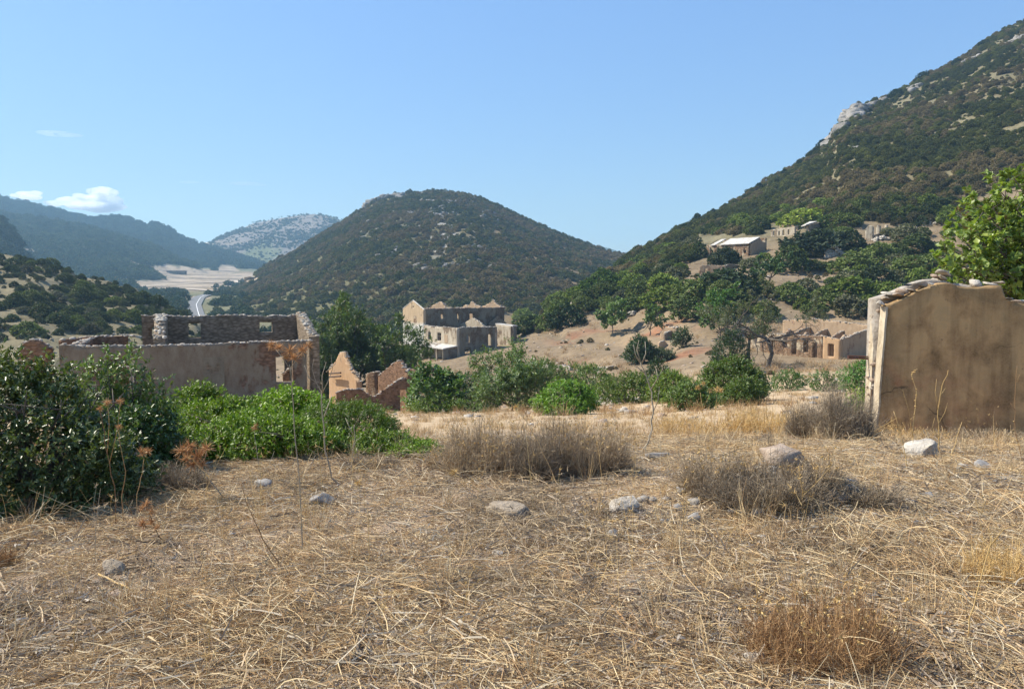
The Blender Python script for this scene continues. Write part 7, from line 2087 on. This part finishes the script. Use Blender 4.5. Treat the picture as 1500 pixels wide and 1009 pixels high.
stick('thick dark weathered stick lying left of the bottom centre', [(516, 988), (528, 945), (540, 905), (553, 878)], .010, 'bark', 1)
stick('curved grey stick in the left foreground', [(352, 893), (368, 872), (378, 850), (382, 838)], .009, 'bark', 2)
stick('straight orange brown stick right of the bottom centre', [(938, 945), (915, 915), (893, 888)], .008, 'rust_weed', 3)
stick('long pale stem lying below the dry mound', [(1140, 787), (1195, 780), (1254, 771)], .007, 'pale_stalk', 4)
stick('bent pale stem right of the long lying one', [(1256, 772), (1266, 790), (1284, 808)], .008, 'pale_stalk', 5)
stick('pale bleached stick lying at the right', [(1390, 694), (1412, 710), (1440, 728)], .010, 'pale_stalk', 6)
stick('whitish short stick among the centre weeds', [(673, 918), (688, 926), (701, 936)], .009, 'pale_stalk', 7)
stick('long reddish stem lying behind the buff slab', [(770, 728), (830, 720), (905, 712)], .006, 'rust_weed', 8)
stick('thin pale stem lying on the left straw', [(145, 846), (170, 858), (195, 872)], .006, 'gold_stalk', 9)
stick('pale dry stem lying behind the right foreground weeds', [(1325, 758), (1350, 750), (1380, 740)], .007, 'pale_stalk', 10)
stick('bleached stem low at the right edge', [(1440, 918), (1470, 935), (1500, 946)], .006, 'pale_stalk', 11)
stick('grey stem crossing the lower right foreground', [(1400, 972), (1440, 962), (1480, 955)], .006, 'bark', 12)

# ================================================================== clouds and haze
def cloud(label, blobs, Yc, seed, dens=0.012, squash=1.0):
    mb_v, mb_f, o = [], [], 0
    v0, f0 = ICO3
    for i, (px, py, wp, hp) in enumerate(blobs):
        c = P(px, py - 5, Yc); w = wp / F * Yc * .5; h_ = hp / F * Yc * .5
        n = fbm(v0[:, 0] * 1.7 + i * 3.1, v0[:, 1] * 1.7 + v0[:, 2] * 2.3 + seed, 4, seed)
        v = v0 * (1 + .35 * n)[:, None] * np.array([w, w * .8, h_]) + np.array(c)
        mb_v.append(v); mb_f.append(f0 + o); o += len(v)
    me = np_mesh('cloud', np.concatenate(mb_v), np.concatenate(mb_f))
    m, nt, out = new_mat('cloud_vapour')
    pv = nt.nodes.new('ShaderNodeVolumePrincipled'); pv.inputs['Color'].default_value = (.99, .99, 1, 1); pv.inputs['Density'].default_value = dens; pv.inputs['Anisotropy'].default_value = .7
    nt.links.new(pv.outputs[0], out.inputs['Volume']); me.materials.append(m)
    return tag(mobj('cloud', me), label, 'cloud')


CB = []
rc = np.random.default_rng(4)
for (x0, y0, w0, h0) in ((150, 288, 34, 18), (165, 299, 30, 16), (140, 298, 40, 16), (120, 296, 34, 14), (100, 300, 34, 13), (80, 303, 26, 9), (150, 308, 60, 16), (125, 306, 60, 14)):
    CB.append((x0, y0, w0, h0))
    for _ in range(3): CB.append((x0 + rc.normal() * w0 * .3, y0 - rc.random() * h0 * .35, w0 * .4, h0 * .5))
cloud('white puffy cloud resting behind the left ridge', CB, 7000, 3, .03)
cloud('small white cloud at the left edge just above the ridge', [(38, 290, 30, 10), (52, 288, 20, 7), (25, 292, 20, 7), (44, 294, 36, 8)], 7000, 5, .03)
cloud('thin flat white wisp high on the left', [(82, 201, 56, 5), (100, 203, 40, 4), (66, 199, 24, 4)], 7600, 6, .002)
cloud('faint flat wisp left of the thin one above the rounded hill', [(278, 272, 28, 4)], 7600, 7, .0012)
cloud('faint flat wisp above the rocky hill', [(360, 274, 50, 4), (380, 276, 24, 3)], 7600, 8, .0012)

zlo = float(GZ.min()) - 1.5; zhi = float(GZ.max()) + 12
mb = MB(); xh = float(np.abs(GX).max()) + 30
mb.box(((0), (float(GY.min()) - 12 + float(GY.max()) + 30) / 2, (zlo + zhi) / 2), (2 * xh, 0, 0), (0, float(GY.max()) + 30 - float(GY.min()) + 12, 0), (0, 0, zhi - zlo))
hm, nt, out = new_mat('haze')
pv = nt.nodes.new('ShaderNodeVolumePrincipled'); pv.inputs['Color'].default_value = (.42, .72, 1.0, 1); pv.inputs['Density'].default_value = 0.00018; pv.inputs['Anisotropy'].default_value = .3
nt.links.new(pv.outputs[0], out.inputs['Volume'])
hz = mb.build('haze', hm); tag(hz, 'pale blue summer haze filling the valley', kind='stuff')
